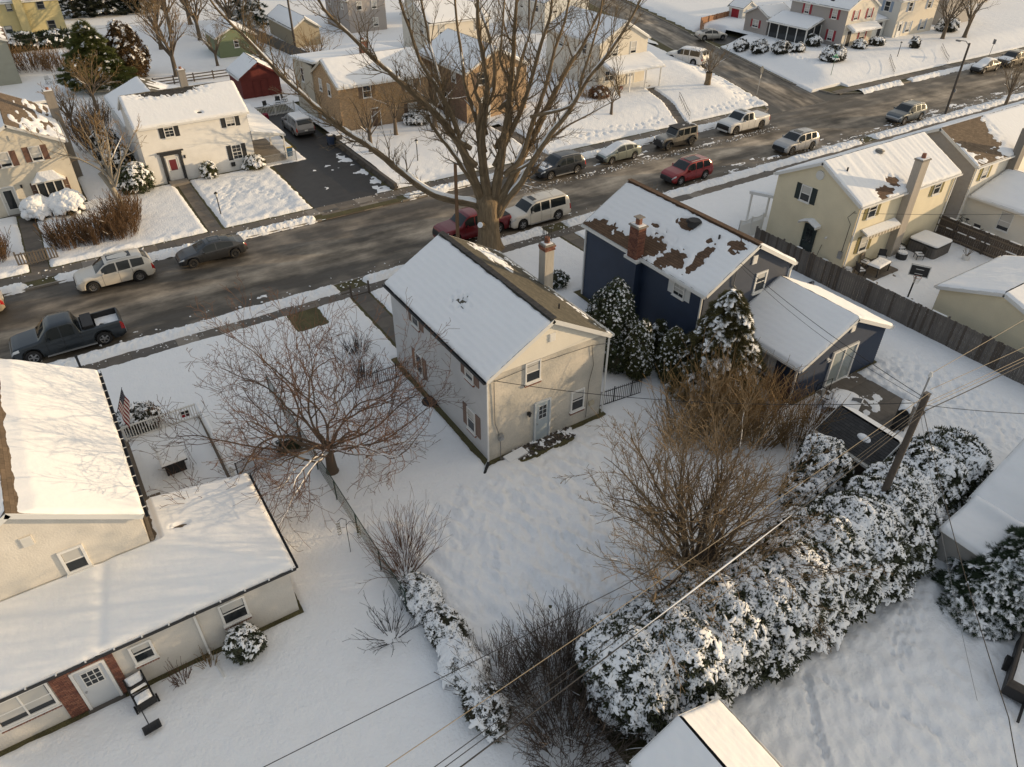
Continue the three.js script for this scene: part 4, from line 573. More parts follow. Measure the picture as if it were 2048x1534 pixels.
// ------------------------------------------------------------------ cream house in the near corner: gable block with low wrap-round addition
{
  M.cream = mottled([0.66, 0.62, 0.55], 0.1, 2.6, 0.92, { s: 65, fine: 0.08, bump: 0.008, bf: 40 }); M.paintBrick = mottled([0.60, 0.57, 0.52], 0.08, 2.2, 0.85, { s: 66, fine: 0.06, bump: 0.012, bf: 30 });
  const h = new House('cream_house', 'cream stucco house with smooth snow roof and low addition in the lower corner', -4.65, -24.5);
  h.wall('x-', -8, -31.9, -22.1, 0, 4.95, M.cream); h.wall('x+', -1.3, -31.9, -22.1, 0, 4.95, M.cream); h.wall('z-', -31.9, -8, -1.3, 0, 4.95, M.cream, { gable: { at: -4.65, y: 6.9 } }); h.wall('z+', -22.1, -8, -1.3, 0, 4.95, M.cream, { gable: { at: -4.65, y: 6.9 } });
  h.slope([-1.12, 4.88, -21.9], [-1.12, 4.88, -32.1], [-4.65, 6.95, -32.1], [-4.65, 6.95, -21.9], M.shTan, { res: 0.08, gutterMat: M.dark, brackets: 0.62, snow: (s, t, L, S) => Math.min(0.11 + 0.02 * fbm(s * 0.6, t * 0.6, 41, 3), 0.24 * (S - 0.36 - t + 0.2 * fbm(s * 1.4, 2, 6, 4))) });
  h.slope([-8.2, 4.88, -32.1], [-8.2, 4.88, -21.9], [-4.65, 6.95, -21.9], [-4.65, 6.95, -32.1], M.shTan, { res: 0.2, snow: full(0.1, 42) });
  h.window('z+', -22.1, -3.62, 3.93, 0.6, 0.92, { brickSill: true, blind: 0.55, f: 0.09 });
  const v = h.anchor('gable_vent', 'z+', -22.1, -4.56, 5.42); piece('frame', M.cream, v, 0, 0, 0.02, 0.36, 0.42, 0.04); for (let i = 0; i < 8; i++) piece('louver', M.trim, v, 0, -0.17 + i * 0.048, 0.05, 0.3, 0.012, 0.05, 0, 0.7);
  // addition
  h.wall('z+', -19.0, -8, 2.62, 0, 2.55, M.paintBrick); h.wall('x+', 2.62, -24.4, -19.0, 0, 2.55, M.paintBrick); h.wall('z-', -24.4, -1.3, 2.62, 0, 2.7, M.paintBrick); h.wall('x-', -8, -22.1, -19.0, 0, 2.55, M.paintBrick);
  { // its roof: two planes with a soft hip, one sheet of snow over both
    const hy = (x, z) => Math.min(2.62 + (-18.82 - z) * 0.185, 2.62 + (2.84 - x) * 0.155), roof = new THREE.Group(); roof.name = 'roof'; h.g.add(roof);
    const sheet = (x0, x1, z0, z1, nx, n2, f) => gridGeo(nx, n2, (a, b) => { const x = lerp(x0, x1, a), z = lerp(z0, z1, b); return [x, f(x, z), z]; });
    h.put(sheet(-8.2, 2.84, -22.1, -18.82, 40, 12, (x, z) => hy(x, z)), 'shingles', M.shTan, roof); h.put(sheet(-1.28, 2.84, -24.6, -22.1, 16, 10, (x, z) => hy(x, z)), 'shingles', M.shTan, roof);
    const sn = (x, z) => { const e = Math.min(x + 9, 2.86 - x, -18.8 - z, x > -1.2 ? z + 24.62 : 9), d = lo(x, z, -0.2, -22.55, 0.3, 0.13); const hh = Math.min(0.13 + 0.02 * fbm(x * 0.5, z * 0.5, 43, 3) - 0.05 * Math.exp(-Math.pow((x + 3.3 + (z + 20.5) * 0.25) / 0.22, 2)), 0.25 * (d - 0.8 + 0.5 * fbm(x * 5, z * 5, 3, 2)), x < -0.85 && z < -22.15 ? 0.25 * (x + 1.05 + 0.2 * fbm(z * 2, 1, 3, 3)) : 9); return hy(x, z) + Math.min(hh, -0.05 + (hh + 0.05) * Math.sqrt(clamp((e + 0.03 * nz(x * 4, z * 4, 3)) / 0.14))); };
    const g1 = sheet(-8.2, 2.87, -24.62, -18.79, 140, 74, (x, z) => (x < -1.25 && z < -22.12 ? -5 : sn(x, z))); trim(g1, (x, y, z) => y < 1); h.put(g1, 'snow', M.snowRoof, roof);
    const b = new MB(); b.bar([-8.2, 2.5, -18.86], [2.84, 2.5, -18.86], 0.04, 0.18); b.bar([2.8, 2.5, -24.6], [2.8, 2.5, -18.9], 0.04, 0.18); h.put(b, 'fascia', M.white, roof);
    const k = new MB(); k.bar([-8.2, 2.54, -18.74], [2.86, 2.54, -18.74], 0.02, 0.12); k.bar([-8.2, 2.48, -18.79], [2.86, 2.48, -18.79], 0.12, 0.015); k.bar([2.95, 2.54, -24.6], [2.95, 2.54, -18.8], 0.02, 0.12); k.bar([2.9, 2.48, -24.6], [2.9, 2.48, -18.8], 0.1, 0.015); h.put(k, 'gutter', M.dark, roof);
    for (let x = -7.6; x < 2.8; x += 0.86) piece('bracket', M.white, roof, x - h.cx, 2.6, -18.79 - h.cz, 0.05, 0.03, 0.16);
    const fl = new MB(); fl.bar([-1.2, 3.3, -24.5], [-1.2, 3.42, -22.1], 0.12, 0.1); h.put(fl, 'flashing', M.wood, roof);
  }
  const bs = { brickSill: true, f: 0.08 }; h.window('z+', -19.0, 0.45, 1.6, 0.78, 0.98, { ...bs, blind: 0.4 }); h.window('z+', -19.0, -2.65, 1.62, 0.56, 0.8, { ...bs, blind: 0.35 }); h.window('z+', -19.0, -6.25, 1.66, 1.55, 1.1, { ...bs, style: 'slide' });
  h.door('z+', -19.0, -4.27, 1.05, 0.88, 2.08, mat(0.56, 0.58, 0.6, 0.45), { lite: [0.02, 0.48, 0.56, 0.72, 3, 3], frame: M.white });
  { // red brick panels either side of the door, brick by brick
    const g = new THREE.Group(); g.name = 'brickwork'; h.g.add(g); const r = RNG(9), bm = [M.brick, M.brick2, M.brick3]; 
    for (const [x0, x1] of [[-5.36, -4.82], [-3.72, -3.46]]) { piece('mortar_bed', M.mortar, g, (x0 + x1) / 2 - h.cx, 1.15, -19.0 + 0.012 - h.cz, x1 - x0, 2.3, 0.03); let k = 0; for (let y = 0.02; y < 2.26; y += 0.076, k++) for (let x = x0 - (k % 2 ? 0.11 : 0); x < x1 - 0.02; x += 0.22) { const a = Math.max(x, x0), b = Math.min(x + 0.208, x1); if (b - a > 0.03) piece('brick', bm[Math.floor(r() * 3)], g, (a + b) / 2 - h.cx, y + 0.032, -18.965 - h.cz, b - a, 0.063, 0.05); } }
    piece('mortar_bed', M.mortar, g, -4.27 - h.cx, 2.22, -18.988 - h.cz, 1.1, 0.14, 0.03); for (let i = 0; i < 14; i++) piece('brick', bm[Math.floor(r() * 3)], g, -4.78 + i * 0.0785 - h.cx, 2.22, -18.965 - h.cz, 0.065, 0.13, 0.05);
  }
  h.pipe([[-0.8, 2.4, -18.8], [-0.8, 2.2, -18.94], [-0.8, 0.25, -18.94], [-0.75, 0.12, -18.6], [-0.6, 0.1, -17.6]], 0.04, 'downspout', M.white);
}
// ------------------------------------------------------------------ further houses
function autoWin(h, face, pos, list, o) { for (const [a, y, w = 0.75, hh = 1.05] of list) h.window(face, pos, a, y, w, hh, o); }
function gableHouse(name, label, x0, x1, z0, z1, o) { // z0 < z1; axis = direction of the ridge
  const y0 = o.y0 || 0, cx = (x0 + x1) / 2, cz = (z0 + z1) / 2, E = o.eave ?? 5, Rr = o.ridge ?? 6.8, ax = o.axis || 'z', h = new House(name, label, cx, cz, y0, o.cat || 'house', o.group), c = o.course, w = o.wall, ov = 0.2, rs = o.res || 0.3;
  const ww = (f, p, a0, a1, gb) => h.wall(f, p, a0, a1, -0.3, E, (o.walls || {})[f] || w, { course: c, gable: gb });
  ww('x-', x0, z0, z1, ax === 'x' && { at: cz, y: Rr - 0.05 }); ww('x+', x1, z0, z1, ax === 'x' && { at: cz, y: Rr - 0.05 }); ww('z-', z0, x0, x1, ax === 'z' && { at: cx, y: Rr - 0.05 }); ww('z+', z1, x0, x1, ax === 'z' && { at: cx, y: Rr - 0.05 });
  const e = E - 0.07, sA = o.snowA || full(0.1, 50), sB = o.snowB || full(0.1, 51), q = { res: rs, gutterMat: o.gutter, edge: o.edge, ridgeFlat: true };
  if (ax === 'z') { h.slope([x0 - ov, e, z0 - ov], [x0 - ov, e, z1 + ov], [cx, Rr, z1 + ov], [cx, Rr, z0 - ov], o.roof || M.shDark, { ...q, snow: sA }); h.slope([x1 + ov, e, z1 + ov], [x1 + ov, e, z0 - ov], [cx, Rr, z0 - ov], [cx, Rr, z1 + ov], o.roof || M.shDark, { ...q, snow: sB }); }
  else { h.slope([x0 - ov, e, z1 + ov], [x1 + ov, e, z1 + ov], [x1 + ov, Rr, cz], [x0 - ov, Rr, cz], o.roof || M.shDark, { ...q, snow: sA }); h.slope([x1 + ov, e, z0 - ov], [x0 - ov, e, z0 - ov], [x0 - ov, Rr, cz], [x1 + ov, Rr, cz], o.roof || M.shDark, { ...q, snow: sB }); }
  return h;
}
const chim = (h, x, z, y, sx, sz, m) => { const c = new THREE.Group(); c.name = 'chimney'; h.g.add(c); piece('stack', m || M.brick, c, x - h.cx, y / 2, z - h.cz, sx, y, sz); h.chimneyCap(c, x, z, y, sx, sz, false); const b = new MB(); b.cyl([x - h.cx, y + 0.05, z - h.cz], [x - h.cx, y + 0.3, z - h.cz], 0.13, 0.12, 8); place(b.geo(), M.brick2, 'flue_pot', c); return c; };
{ // white colonial with black shutters
  M.whiteSiding = mottled([0.79, 0.775, 0.74], 0.1, 2.5, 0.7, { s: 72, fine: 0.05 }); const bk = mat(0.025, 0.027, 0.03, 0.6);
  const h = gableHouse('white_colonial_house', 'white clapboard house with black shutters and dark framed front door across the street', 6.9, 15.9, -73.2, -66.8, { wall: M.whiteSiding, course: 0.17, axis: 'x', eave: 4.95, ridge: 6.65, res: 0.12, snowA: (s, t, L, S) => Math.min(0.1 + 0.02 * fbm(s, t, 3, 3), 0.2 * (lo(s, t, 3.9, S + 0.1, 2.9, 0.85) - 0.85 + 0.9 * fbm(s * 5, t * 6, 5, 3)), 0.3 * (lo(s, t, 5.5, 0.75, 0.3, 0.12) - 0.8)) });
  const o = { shutter: bk, sw: 0.38, grid: [2, 4] }; autoWin(h, 'z+', -66.8, [[9.37, 4.32, 0.66, 0.95], [14.42, 4.36, 0.66, 0.95], [14.42, 1.62, 0.72, 1.15]], o);
  h.door('z+', -66.8, 9.0, 1.1, 0.85, 2.05, M.white, { lite: [0, 0.4, 0.6, 0.95, 1, 1], frame: M.white, glass: mat(0.16, 0.03, 0.035, 0.3) });
  { const b = new MB(); b.box(8.28, 1.2, -66.74, 0.24, 2.5, 0.14).box(9.72, 1.2, -66.74, 0.24, 2.5, 0.14).box(9.0, 2.5, -66.73, 1.75, 0.26, 0.2).box(9.0, 2.66, -66.68, 2.1, 0.07, 0.32); h.put(b, 'door_surround', bk); const st = new MB(); st.box(9.0, 0.08, -66.2, 1.5, 0.3, 1.0); h.put(st, 'door_step', M.concrete); }
  { const b = new MB(); b.cyl([10.05, 1.9, -66.7], [10.05, 2.15, -66.7], 0.06, 0.09, 8); h.put(b, 'wall_lamp', M.black); const k = new MB(); k.box(13.85, 0.62, -66.7, 0.34, 0.34, 0.12); h.put(k, 'wall_ornament', M.black); }
  chim(h, 12.6, -73.4, 7.3, 0.6, 0.6, M.concrete);
  // carport roof at the side
  h.slope([18.95, 2.45, -66.7], [18.95, 2.45, -77.2], [15.95, 3.15, -77.2], [15.95, 3.15, -66.7], M.shDark, { res: 0.2, snow: full(0.1, 55), slopeDir: [1, 0, 0], gutter: false }); for (const z of [-66.9, -71.5, -77]) { const p = new MB(); p.box(18.75, 1.22, z, 0.12, 2.44, 0.12); h.put(p, 'porch_post', M.white); } const fl = new MB(); fl.box(17.45, 0.06, -71.9, 2.8, 0.12, 10.2); h.put(fl, 'porch_floor', M.concrete); const pg = new MB(); pg.tri([15.95, 3.0, -66.75], [18.9, 2.36, -66.75], [15.95, 2.36, -66.75]); h.put(pg, 'porch_gable', M.whiteSiding);
  // rear wing
  h.wall('x-', 7.0, -84, -73.2, 0, 3.4, M.whiteSiding, { course: 0.17 }); h.wall('z-', -84, 7.0, 13.6, 0, 3.4, M.whiteSiding); h.slope([6.8, 3.35, -84.2], [6.8, 3.35, -73.2], [10.3, 4.8, -73.2], [10.3, 4.8, -84.2], M.shDark, { res: 0.2, snow: full(0.1, 56), slopeDir: [-1, 0, 0] }); h.slope([13.8, 3.35, -73.2], [13.8, 3.35, -84.2], [10.3, 4.8, -84.2], [10.3, 4.8, -73.2], M.shGreen, { res: 0.2, snow: (s, t) => 0.2 * (fbm(s, t, 4, 3) + 0.35 - t * 0.1 - (s < 3 ? 0.5 : 0)) });
}
{ // tan house with brown shutters
  M.tanSiding = mottled([0.63, 0.58, 0.48], 0.12, 2.5, 0.75, { s: 73, fine: 0.06 }); const br = mat(0.16, 0.085, 0.06, 0.75);
  const h = gableHouse('tan_house', 'tan clapboard house with brown shutters and snow capped bay window', -5.0, 1.6, -76.4, -66.4, { wall: M.tanSiding, course: 0.16, axis: 'z', eave: 5.1, ridge: 6.8, res: 0.14, roof: M.shTan, snowB: (s, t, L, S) => Math.min(0.09, 0.22 * (fbm(s * 0.35, t * 2.2, 8, 4) * 2.0 + 0.32 - 0.28 * t + (s < 3.5 ? 0.35 : 0))) });
  const o = { shutter: br, sw: 0.42 }; autoWin(h, 'z+', -66.4, [[-2.6, 4.28, 0.66, 1.0], [-0.47, 4.36, 0.66, 1.0]], o);
  h.door('z+', -66.4, -3.3, 1.15, 0.95, 2.15, mat(0.55, 0.55, 0.52, 0.5), { lite: [0, 0.1, 0.6, 1.5, 1, 1], frame: M.white });
  { const b = h.anchor('bay_window', 'z+', -66.4, -0.35, 1.55); const f = new MB(); f.box(0, -0.75, 0.2, 1.9, 0.3, 0.4).box(0, 0.68, 0.2, 1.9, 0.1, 0.4); for (const x of [-0.9, -0.3, 0.3, 0.9]) f.box(x, 0, 0.36, 0.08, 1.3, 0.08); place(f.geo(), M.white, 'frame', b); for (const x of [-0.6, 0, 0.6]) piece('pane', M.glass, b, x, 0, 0.34, 0.52, 1.26, 0.02); const r = new MB(), e = [[-1.2, 0.74, 0.75], [1.2, 0.74, 0.75], [1.2, 0.74, 0], [-1.2, 0.74, 0]], t = [[-0.6, 1.25, 0.02], [0.6, 1.25, 0.02]]; r.quad(e[0], e[1], t[1], t[0]); r.tri(e[1], e[2], t[1]); r.tri(e[3], e[0], t[0]); place(r.geo(), M.white, 'bay_roof', b); const s = gridGeo(24, 10, (u, v) => { const x = lerp(-1.16, 1.16, u) * lerp(1, 0.56, v), ed = Math.min(u, 1 - u, v + 0.05) * 8; return [x, lerp(0.76, 1.27, v) + 0.14 * Math.sqrt(clamp(ed)), lerp(0.78, 0.02, v)]; }, null, true); place(s, M.snow, 'snow', b); for (const s2 of [-1, 1]) { const p = place(shutterGeo(0.34, 1.3, false), br, 'shutter', b); p.position.set(s2 * 1.15, 0, 0.01); } }
  const vt = h.anchor('gable_vent', 'z+', -66.38, -1.6, 5.75); piece('frame', M.tanSiding, vt, 0, 0, 0.03, 0.4, 0.4, 0.05); const wl = new MB(); wl.cyl([-2.25, 2.0, -66.3], [-2.25, 2.25, -66.3], 0.06, 0.08, 8); h.put(wl, 'wall_lamp', M.black);
  chim(h, 1.95, -72.6, 7.2, 0.7, 0.8, M.concrete); h.slope([-1.7, 3.9, -81.5], [1.7, 3.9, -81.5], [1.7, 5.6, -76.4], [-1.7, 5.6, -76.4], M.shTan, { res: 0.2, snow: full(0.1, 57), gutter: false, slopeDir: [0, 0, -1] }); h.wall('x+', 1.5, -81.3, -76.4, 0, 3.9, M.tanSiding, { course: 0.16 });
}
const brickTex = (base, s, mort) => mat(1, 1, 1, 0.9, { map: tex(512, 512, (u, v) => { const row = Math.floor(v * 26), fv = v * 26 - row, x = u * 9 + (row % 2) * 0.5, fx = x - Math.floor(x), k = 0.75 + 0.5 * (0.5 + nz(Math.floor(x) % 9 * 4.7, row * 3.3, s)) + 0.3 * tfbm(u, v, 6, s), mo = fv < 0.14 || fx < 0.05; return mo ? S3(...mort) : S3(base[0] * k, base[1] * k, base[2] * k); }, true, [0.5, 0.5]), bumpMap: tex(256, 256, (u, v) => { const row = Math.floor(v * 26), fv = v * 26 - row, x = u * 9 + (row % 2) * 0.5, fx = x - Math.floor(x), m = fv < 0.14 || fx < 0.05 ? 0 : 1; return [m, m, m]; }, false, [0.5, 0.5]), bumpScale: 0.006 });
M.tanBrick = brickTex([0.40, 0.26, 0.14], 3, [0.42, 0.36, 0.27]); M.brownBrick = brickTex([0.19, 0.11, 0.07], 4, [0.25, 0.2, 0.15]);
{
  const sh = mat(0.13, 0.09, 0.065, 0.8), beige = mat(0.50, 0.45, 0.36, 0.7);
  const h = gableHouse('tan_brick_house', 'tan brick house with beige rear half beside the dark driveway across the street', 25.7, 35.4, -77, -70.2, { wall: M.tanBrick, axis: 'x', eave: 4.78, ridge: 6.55, res: 0.16, roof: M.shBrown, walls: { 'z-': beige }, edge: beige, snowA: full(0.11, 58) });
  autoWin(h, 'z+', -70.2, [[28.6, 4.0, 0.75, 1.1], [33.2, 4.0, 0.75, 1.1], [33.4, 1.5, 0.9, 1.2]], { shutter: sh, sw: 0.4 }); h.door('z+', -70.2, 29.3, 1.2, 0.9, 2.1, mat(0.1, 0.06, 0.04, 0.6), { lite: [0, 0.5, 0.4, 0.5, 2, 2] });
  autoWin(h, 'x-', 25.7, [[-72.6, 3.95, 0.6, 1.05], [-74.9, 3.95, 0.6, 1.05], [-75.3, 0.95, 0.7, 0.6], [-72.6, 0.9, 0.7, 0.6]], {});
  h.wall('x-', 25.6, -82.5, -76.9, 0, 5.3, beige, { course: 0.18 }); h.wall('z-', -82.5, 25.6, 35.4, 0, 5.3, beige); h.wall('x+', 35.3, -82.5, -77, 0, 5.3, beige); h.slope([35.7, 5.2, -82.7], [25.4, 5.2, -82.7], [25.4, 6.0, -75.4], [35.7, 6.0, -75.4], M.shBrown, { res: 0.2, snow: (s, t) => Math.min(0.1, 0.25 * (lo(s, t, 5.5, 6.6, 3.2, 1.2) - 0.9 + 0.4 * fbm(s, t, 3, 3))), slopeDir: [0, 0, -1] }); autoWin(h, 'x-', 25.6, [[-79.8, 3.9, 0.6, 1.3]], {});
  chim(h, 31.2, -76.2, 7.2, 0.7, 0.7, M.brick); const p = new MB(); p.box(29.3, 0.15, -69.6, 1.6, 0.3, 1.2); h.put(p, 'door_step', M.concrete);
}
{
  const h = gableHouse('brown_brick_house', 'brown brick house with peach front partly hidden behind the big bare tree', 37.2, 44.4, -75.5, -65.6, { y0: 0.75, wall: M.brownBrick, axis: 'z', eave: 4.8, ridge: 6.7, res: 0.25, roof: M.shBrown, walls: { 'z+': M.tanBrick, 'x-': M.brownBrick } });
  autoWin(h, 'z+', -65.6, [[39, 4.0], [42.6, 4.0], [42.4, 1.5, 0.9, 1.2]], { shutter: mat(0.13, 0.09, 0.065, 0.8), sw: 0.4 }); h.door('z+', -65.6, 39.4, 1.1, 0.9, 2.1, M.white, { lite: [0, 0.4, 0.5, 0.7, 2, 2] }); autoWin(h, 'x-', 37.2, [[-68, 4], [-72, 4], [-70, 1.5]], {});
}
{ // corner house with porch
  M.creamSiding = mottled([0.67, 0.62, 0.53], 0.08, 2.5, 0.75, { s: 74, fine: 0.05 });
  const h = gableHouse('corner_house', 'cream sided corner house with snowy porch roof on thin posts beside the side street', 55.3, 62.3, -77.5, -67.4, { y0: 0.9, wall: M.creamSiding, course: 0.2, axis: 'z', eave: 5.0, ridge: 6.9, res: 0.22 });
  autoWin(h, 'z+', -67.4, [[57.5, 4.05, 0.75, 1.15], [60.2, 4.05, 0.75, 1.15]], {}); autoWin(h, 'z+', -67.4, [[57.0, 1.4, 1.3, 1.0]], { style: 'slide' }); h.door('z+', -67.4, 60.2, 1.1, 0.9, 2.1, M.white, { lite: [0, 0.3, 0.5, 0.9, 2, 3] }); autoWin(h, 'x-', 55.3, [[-70, 4], [-74.5, 4], [-70, 1.4]], {});
  h.slope([55.2, 2.45, -64.4], [62.6, 2.45, -64.4], [62.6, 3.35, -67.4], [55.2, 3.35, -67.4], M.shDark, { res: 0.18, snow: full(0.12, 59) }); for (const x of [55.5, 57.7, 60.0, 62.2]) { const p = new MB(); p.box(x, 1.2, -64.6, 0.12, 2.4, 0.12); h.put(p, 'porch_post', M.white); } const fl = new MB(); fl.box(58.9, 0.02, -65.9, 7.2, 0.24, 2.9); h.put(fl, 'porch_floor', M.wood);
  const st = new MB(); st.box(60.6, -0.1, -64.2, 1.4, 0.18, 0.5).box(60.6, -0.2, -63.8, 1.4, 0.16, 0.4); h.put(st, 'porch_step', M.concrete); const rb = new MB(); rb.box(57.6, 0.3, -65.9, 0.3, 0.35, 0.3); h.put(rb, 'red_planter', mat(0.35, 0.05, 0.03));
}
{ // grey house with red shutters
  M.greyClap = mat(0.36, 0.33, 0.31, 0.7); const red = mat(0.28, 0.025, 0.04, 0.6), beige = M.creamSiding;
  const h = gableHouse('red_shutter_house', 'grey clapboard house with red shutters, glazed sunroom and snowy lawn across the junction', 96.5, 103, -75.4, -66, { y0: 0.9, wall: M.greyClap, course: 0.22, axis: 'z', eave: 4.95, ridge: 6.8, res: 0.3, walls: { 'z+': beige }, snowA: (s, t) => Math.min(0.1, 0.3 * (Math.min(lo(s, t, 6.2, 1.2, 0.5, 0.25), lo(s, t, 3.8, 2.6, 0.9, 0.25)) - 0.8 + 0.3 * fbm(s * 3, t * 3, 1, 2))) });
  const o = { shutter: red, sw: 0.36, grid: [2, 4] }; autoWin(h, 'x-', 96.5, [[-72.6, 4.05, 0.7, 1.1], [-68, 4.05, 0.7, 1.1], [-67.9, 1.4, 0.7, 1.2]], o); autoWin(h, 'z+', -66, [[98.3, 4.05, 0.7, 1.1], [101.2, 4.05, 0.7, 1.1], [100.8, 1.4, 1.1, 1.1]], o); h.door('z+', -66, 97.8, 1.1, 0.9, 2.1, M.dark, { frame: M.white });
  h.slope([96.9, 2.3, -64.6], [103, 2.3, -64.6], [103, 3.0, -66], [96.9, 3.0, -66], M.shDark, { res: 0.25, snow: full(0.1, 61), gutter: false });
  // sunroom
  h.slope([93.3, 2.25, -76.6], [93.3, 2.25, -69.4], [96.5, 3.3, -69.4], [96.5, 3.3, -76.6], M.shDark, { res: 0.25, snow: full(0.1, 62), slopeDir: [-1, 0, 0] });
  { const g = h.anchor('sunroom', 'x-', 93.6, -72.9, 0), b = new MB(); for (const x of [-3.2, -1.6, 0, 1.6, 3.2]) b.box(x, 1.1, 0, 0.12, 2.3, 0.12); b.box(0, 2.2, 0, 6.6, 0.12, 0.1); place(b.geo(), M.white, 'frame', g); for (const x of [-2.4, -0.8, 0.8, 2.4]) piece('pane', M.glass, g, x, 1.15, -0.02, 1.5, 1.95, 0.02); piece('base_panel', M.greyClap, g, 0, 0.0, -0.03, 6.6, 0.4, 0.06); } { const g = h.anchor('sunroom', 'z+', -69.6, 95, 0), b = new MB(); for (const x of [-1.4, 0, 1.4]) b.box(x, 1.2, 0, 0.1, 2.5, 0.1); place(b.geo(), M.white, 'frame', g); piece('pane', M.glass, g, 0, 1.3, -0.03, 2.8, 2.2, 0.02); }
  h.wall('x-', 93.8, -81, -76.7, 0, 2.7, M.greyClap, { course: 0.22, gable: { at: -78.8, y: 3.7 } }); h.wall('z+', -76.7, 93.8, 97, 0, 2.7, M.greyClap); h.wall('z-', -81, 93.8, 99, 0, 2.7, M.greyClap); h.slope([93.5, 2.6, -76.5], [99, 2.6, -76.5], [99, 3.75, -78.8], [93.5, 3.75, -78.8], M.shDark, { res: 0.3, snow: full(0.1, 63) }); h.slope([99, 2.6, -81.2], [93.5, 2.6, -81.2], [93.5, 3.75, -78.8], [99, 3.75, -78.8], M.shDark, { res: 0.3, snow: full(0.1, 63) }); autoWin(h, 'x-', 93.8, [[-78.9, 1.4, 1.0, 0.9]], { shutter: red, sw: 0.34, style: 'slide' });
}
{
  M.paleSiding = mat(0.60, 0.60, 0.57, 0.7); const blue = mat(0.24, 0.31, 0.42, 0.7);
  const h = gableHouse('pale_house', 'pale house with light blue shutters next to the red shuttered house', 108.2, 117.5, -74.5, -66, { y0: 0.9, wall: M.paleSiding, course: 0.22, axis: 'x', eave: 5.0, ridge: 6.8, res: 0.35, walls: { 'z+': M.creamSiding } });
  autoWin(h, 'x-', 108.2, [[-68, 4.0, 0.75, 1.2], [-72, 4.0, 0.75, 1.2]], { shutter: blue, sw: 0.42 }); autoWin(h, 'z+', -66, [[110.6, 4.0], [115.2, 4.0], [111.4, 1.3, 0.9, 1.3], [115.0, 1.3, 0.9, 1.3]], { shutter: blue, sw: 0.4 }); h.door('z+', -66, 109.4, 1.1, 0.9, 2.1, M.white, { lite: [0, 0.3, 0.5, 0.9, 1, 1] });
  const k = gableHouse('breezeway', 'low white flat roofed link between the red shuttered and pale houses', 103.4, 108, -73, -67.5, { y0: 0.9, wall: M.paleSiding, axis: 'x', eave: 2.6, ridge: 3.1, res: 0.35, cat: 'annexe' }); k.door('z+', -67.5, 106.8, 1.1, 0.9, 2.1, M.dark, { frame: M.white });
  gableHouse('far_house', 'weathered grey house behind the bare trees at the upper corner', 122, 130, -76, -67, { y0: 0.9, wall: M.greyShake, course: 0.3, axis: 'x', eave: 4.6, ridge: 6.4, res: 0.5 });
  gableHouse('far_house', 'grey house with porch in the extreme upper corner', 139, 149, -84, -75, { y0: 0.9, wall: M.greyClap, course: 0.3, axis: 'x', eave: 4.6, ridge: 6.4, res: 0.5 });
}
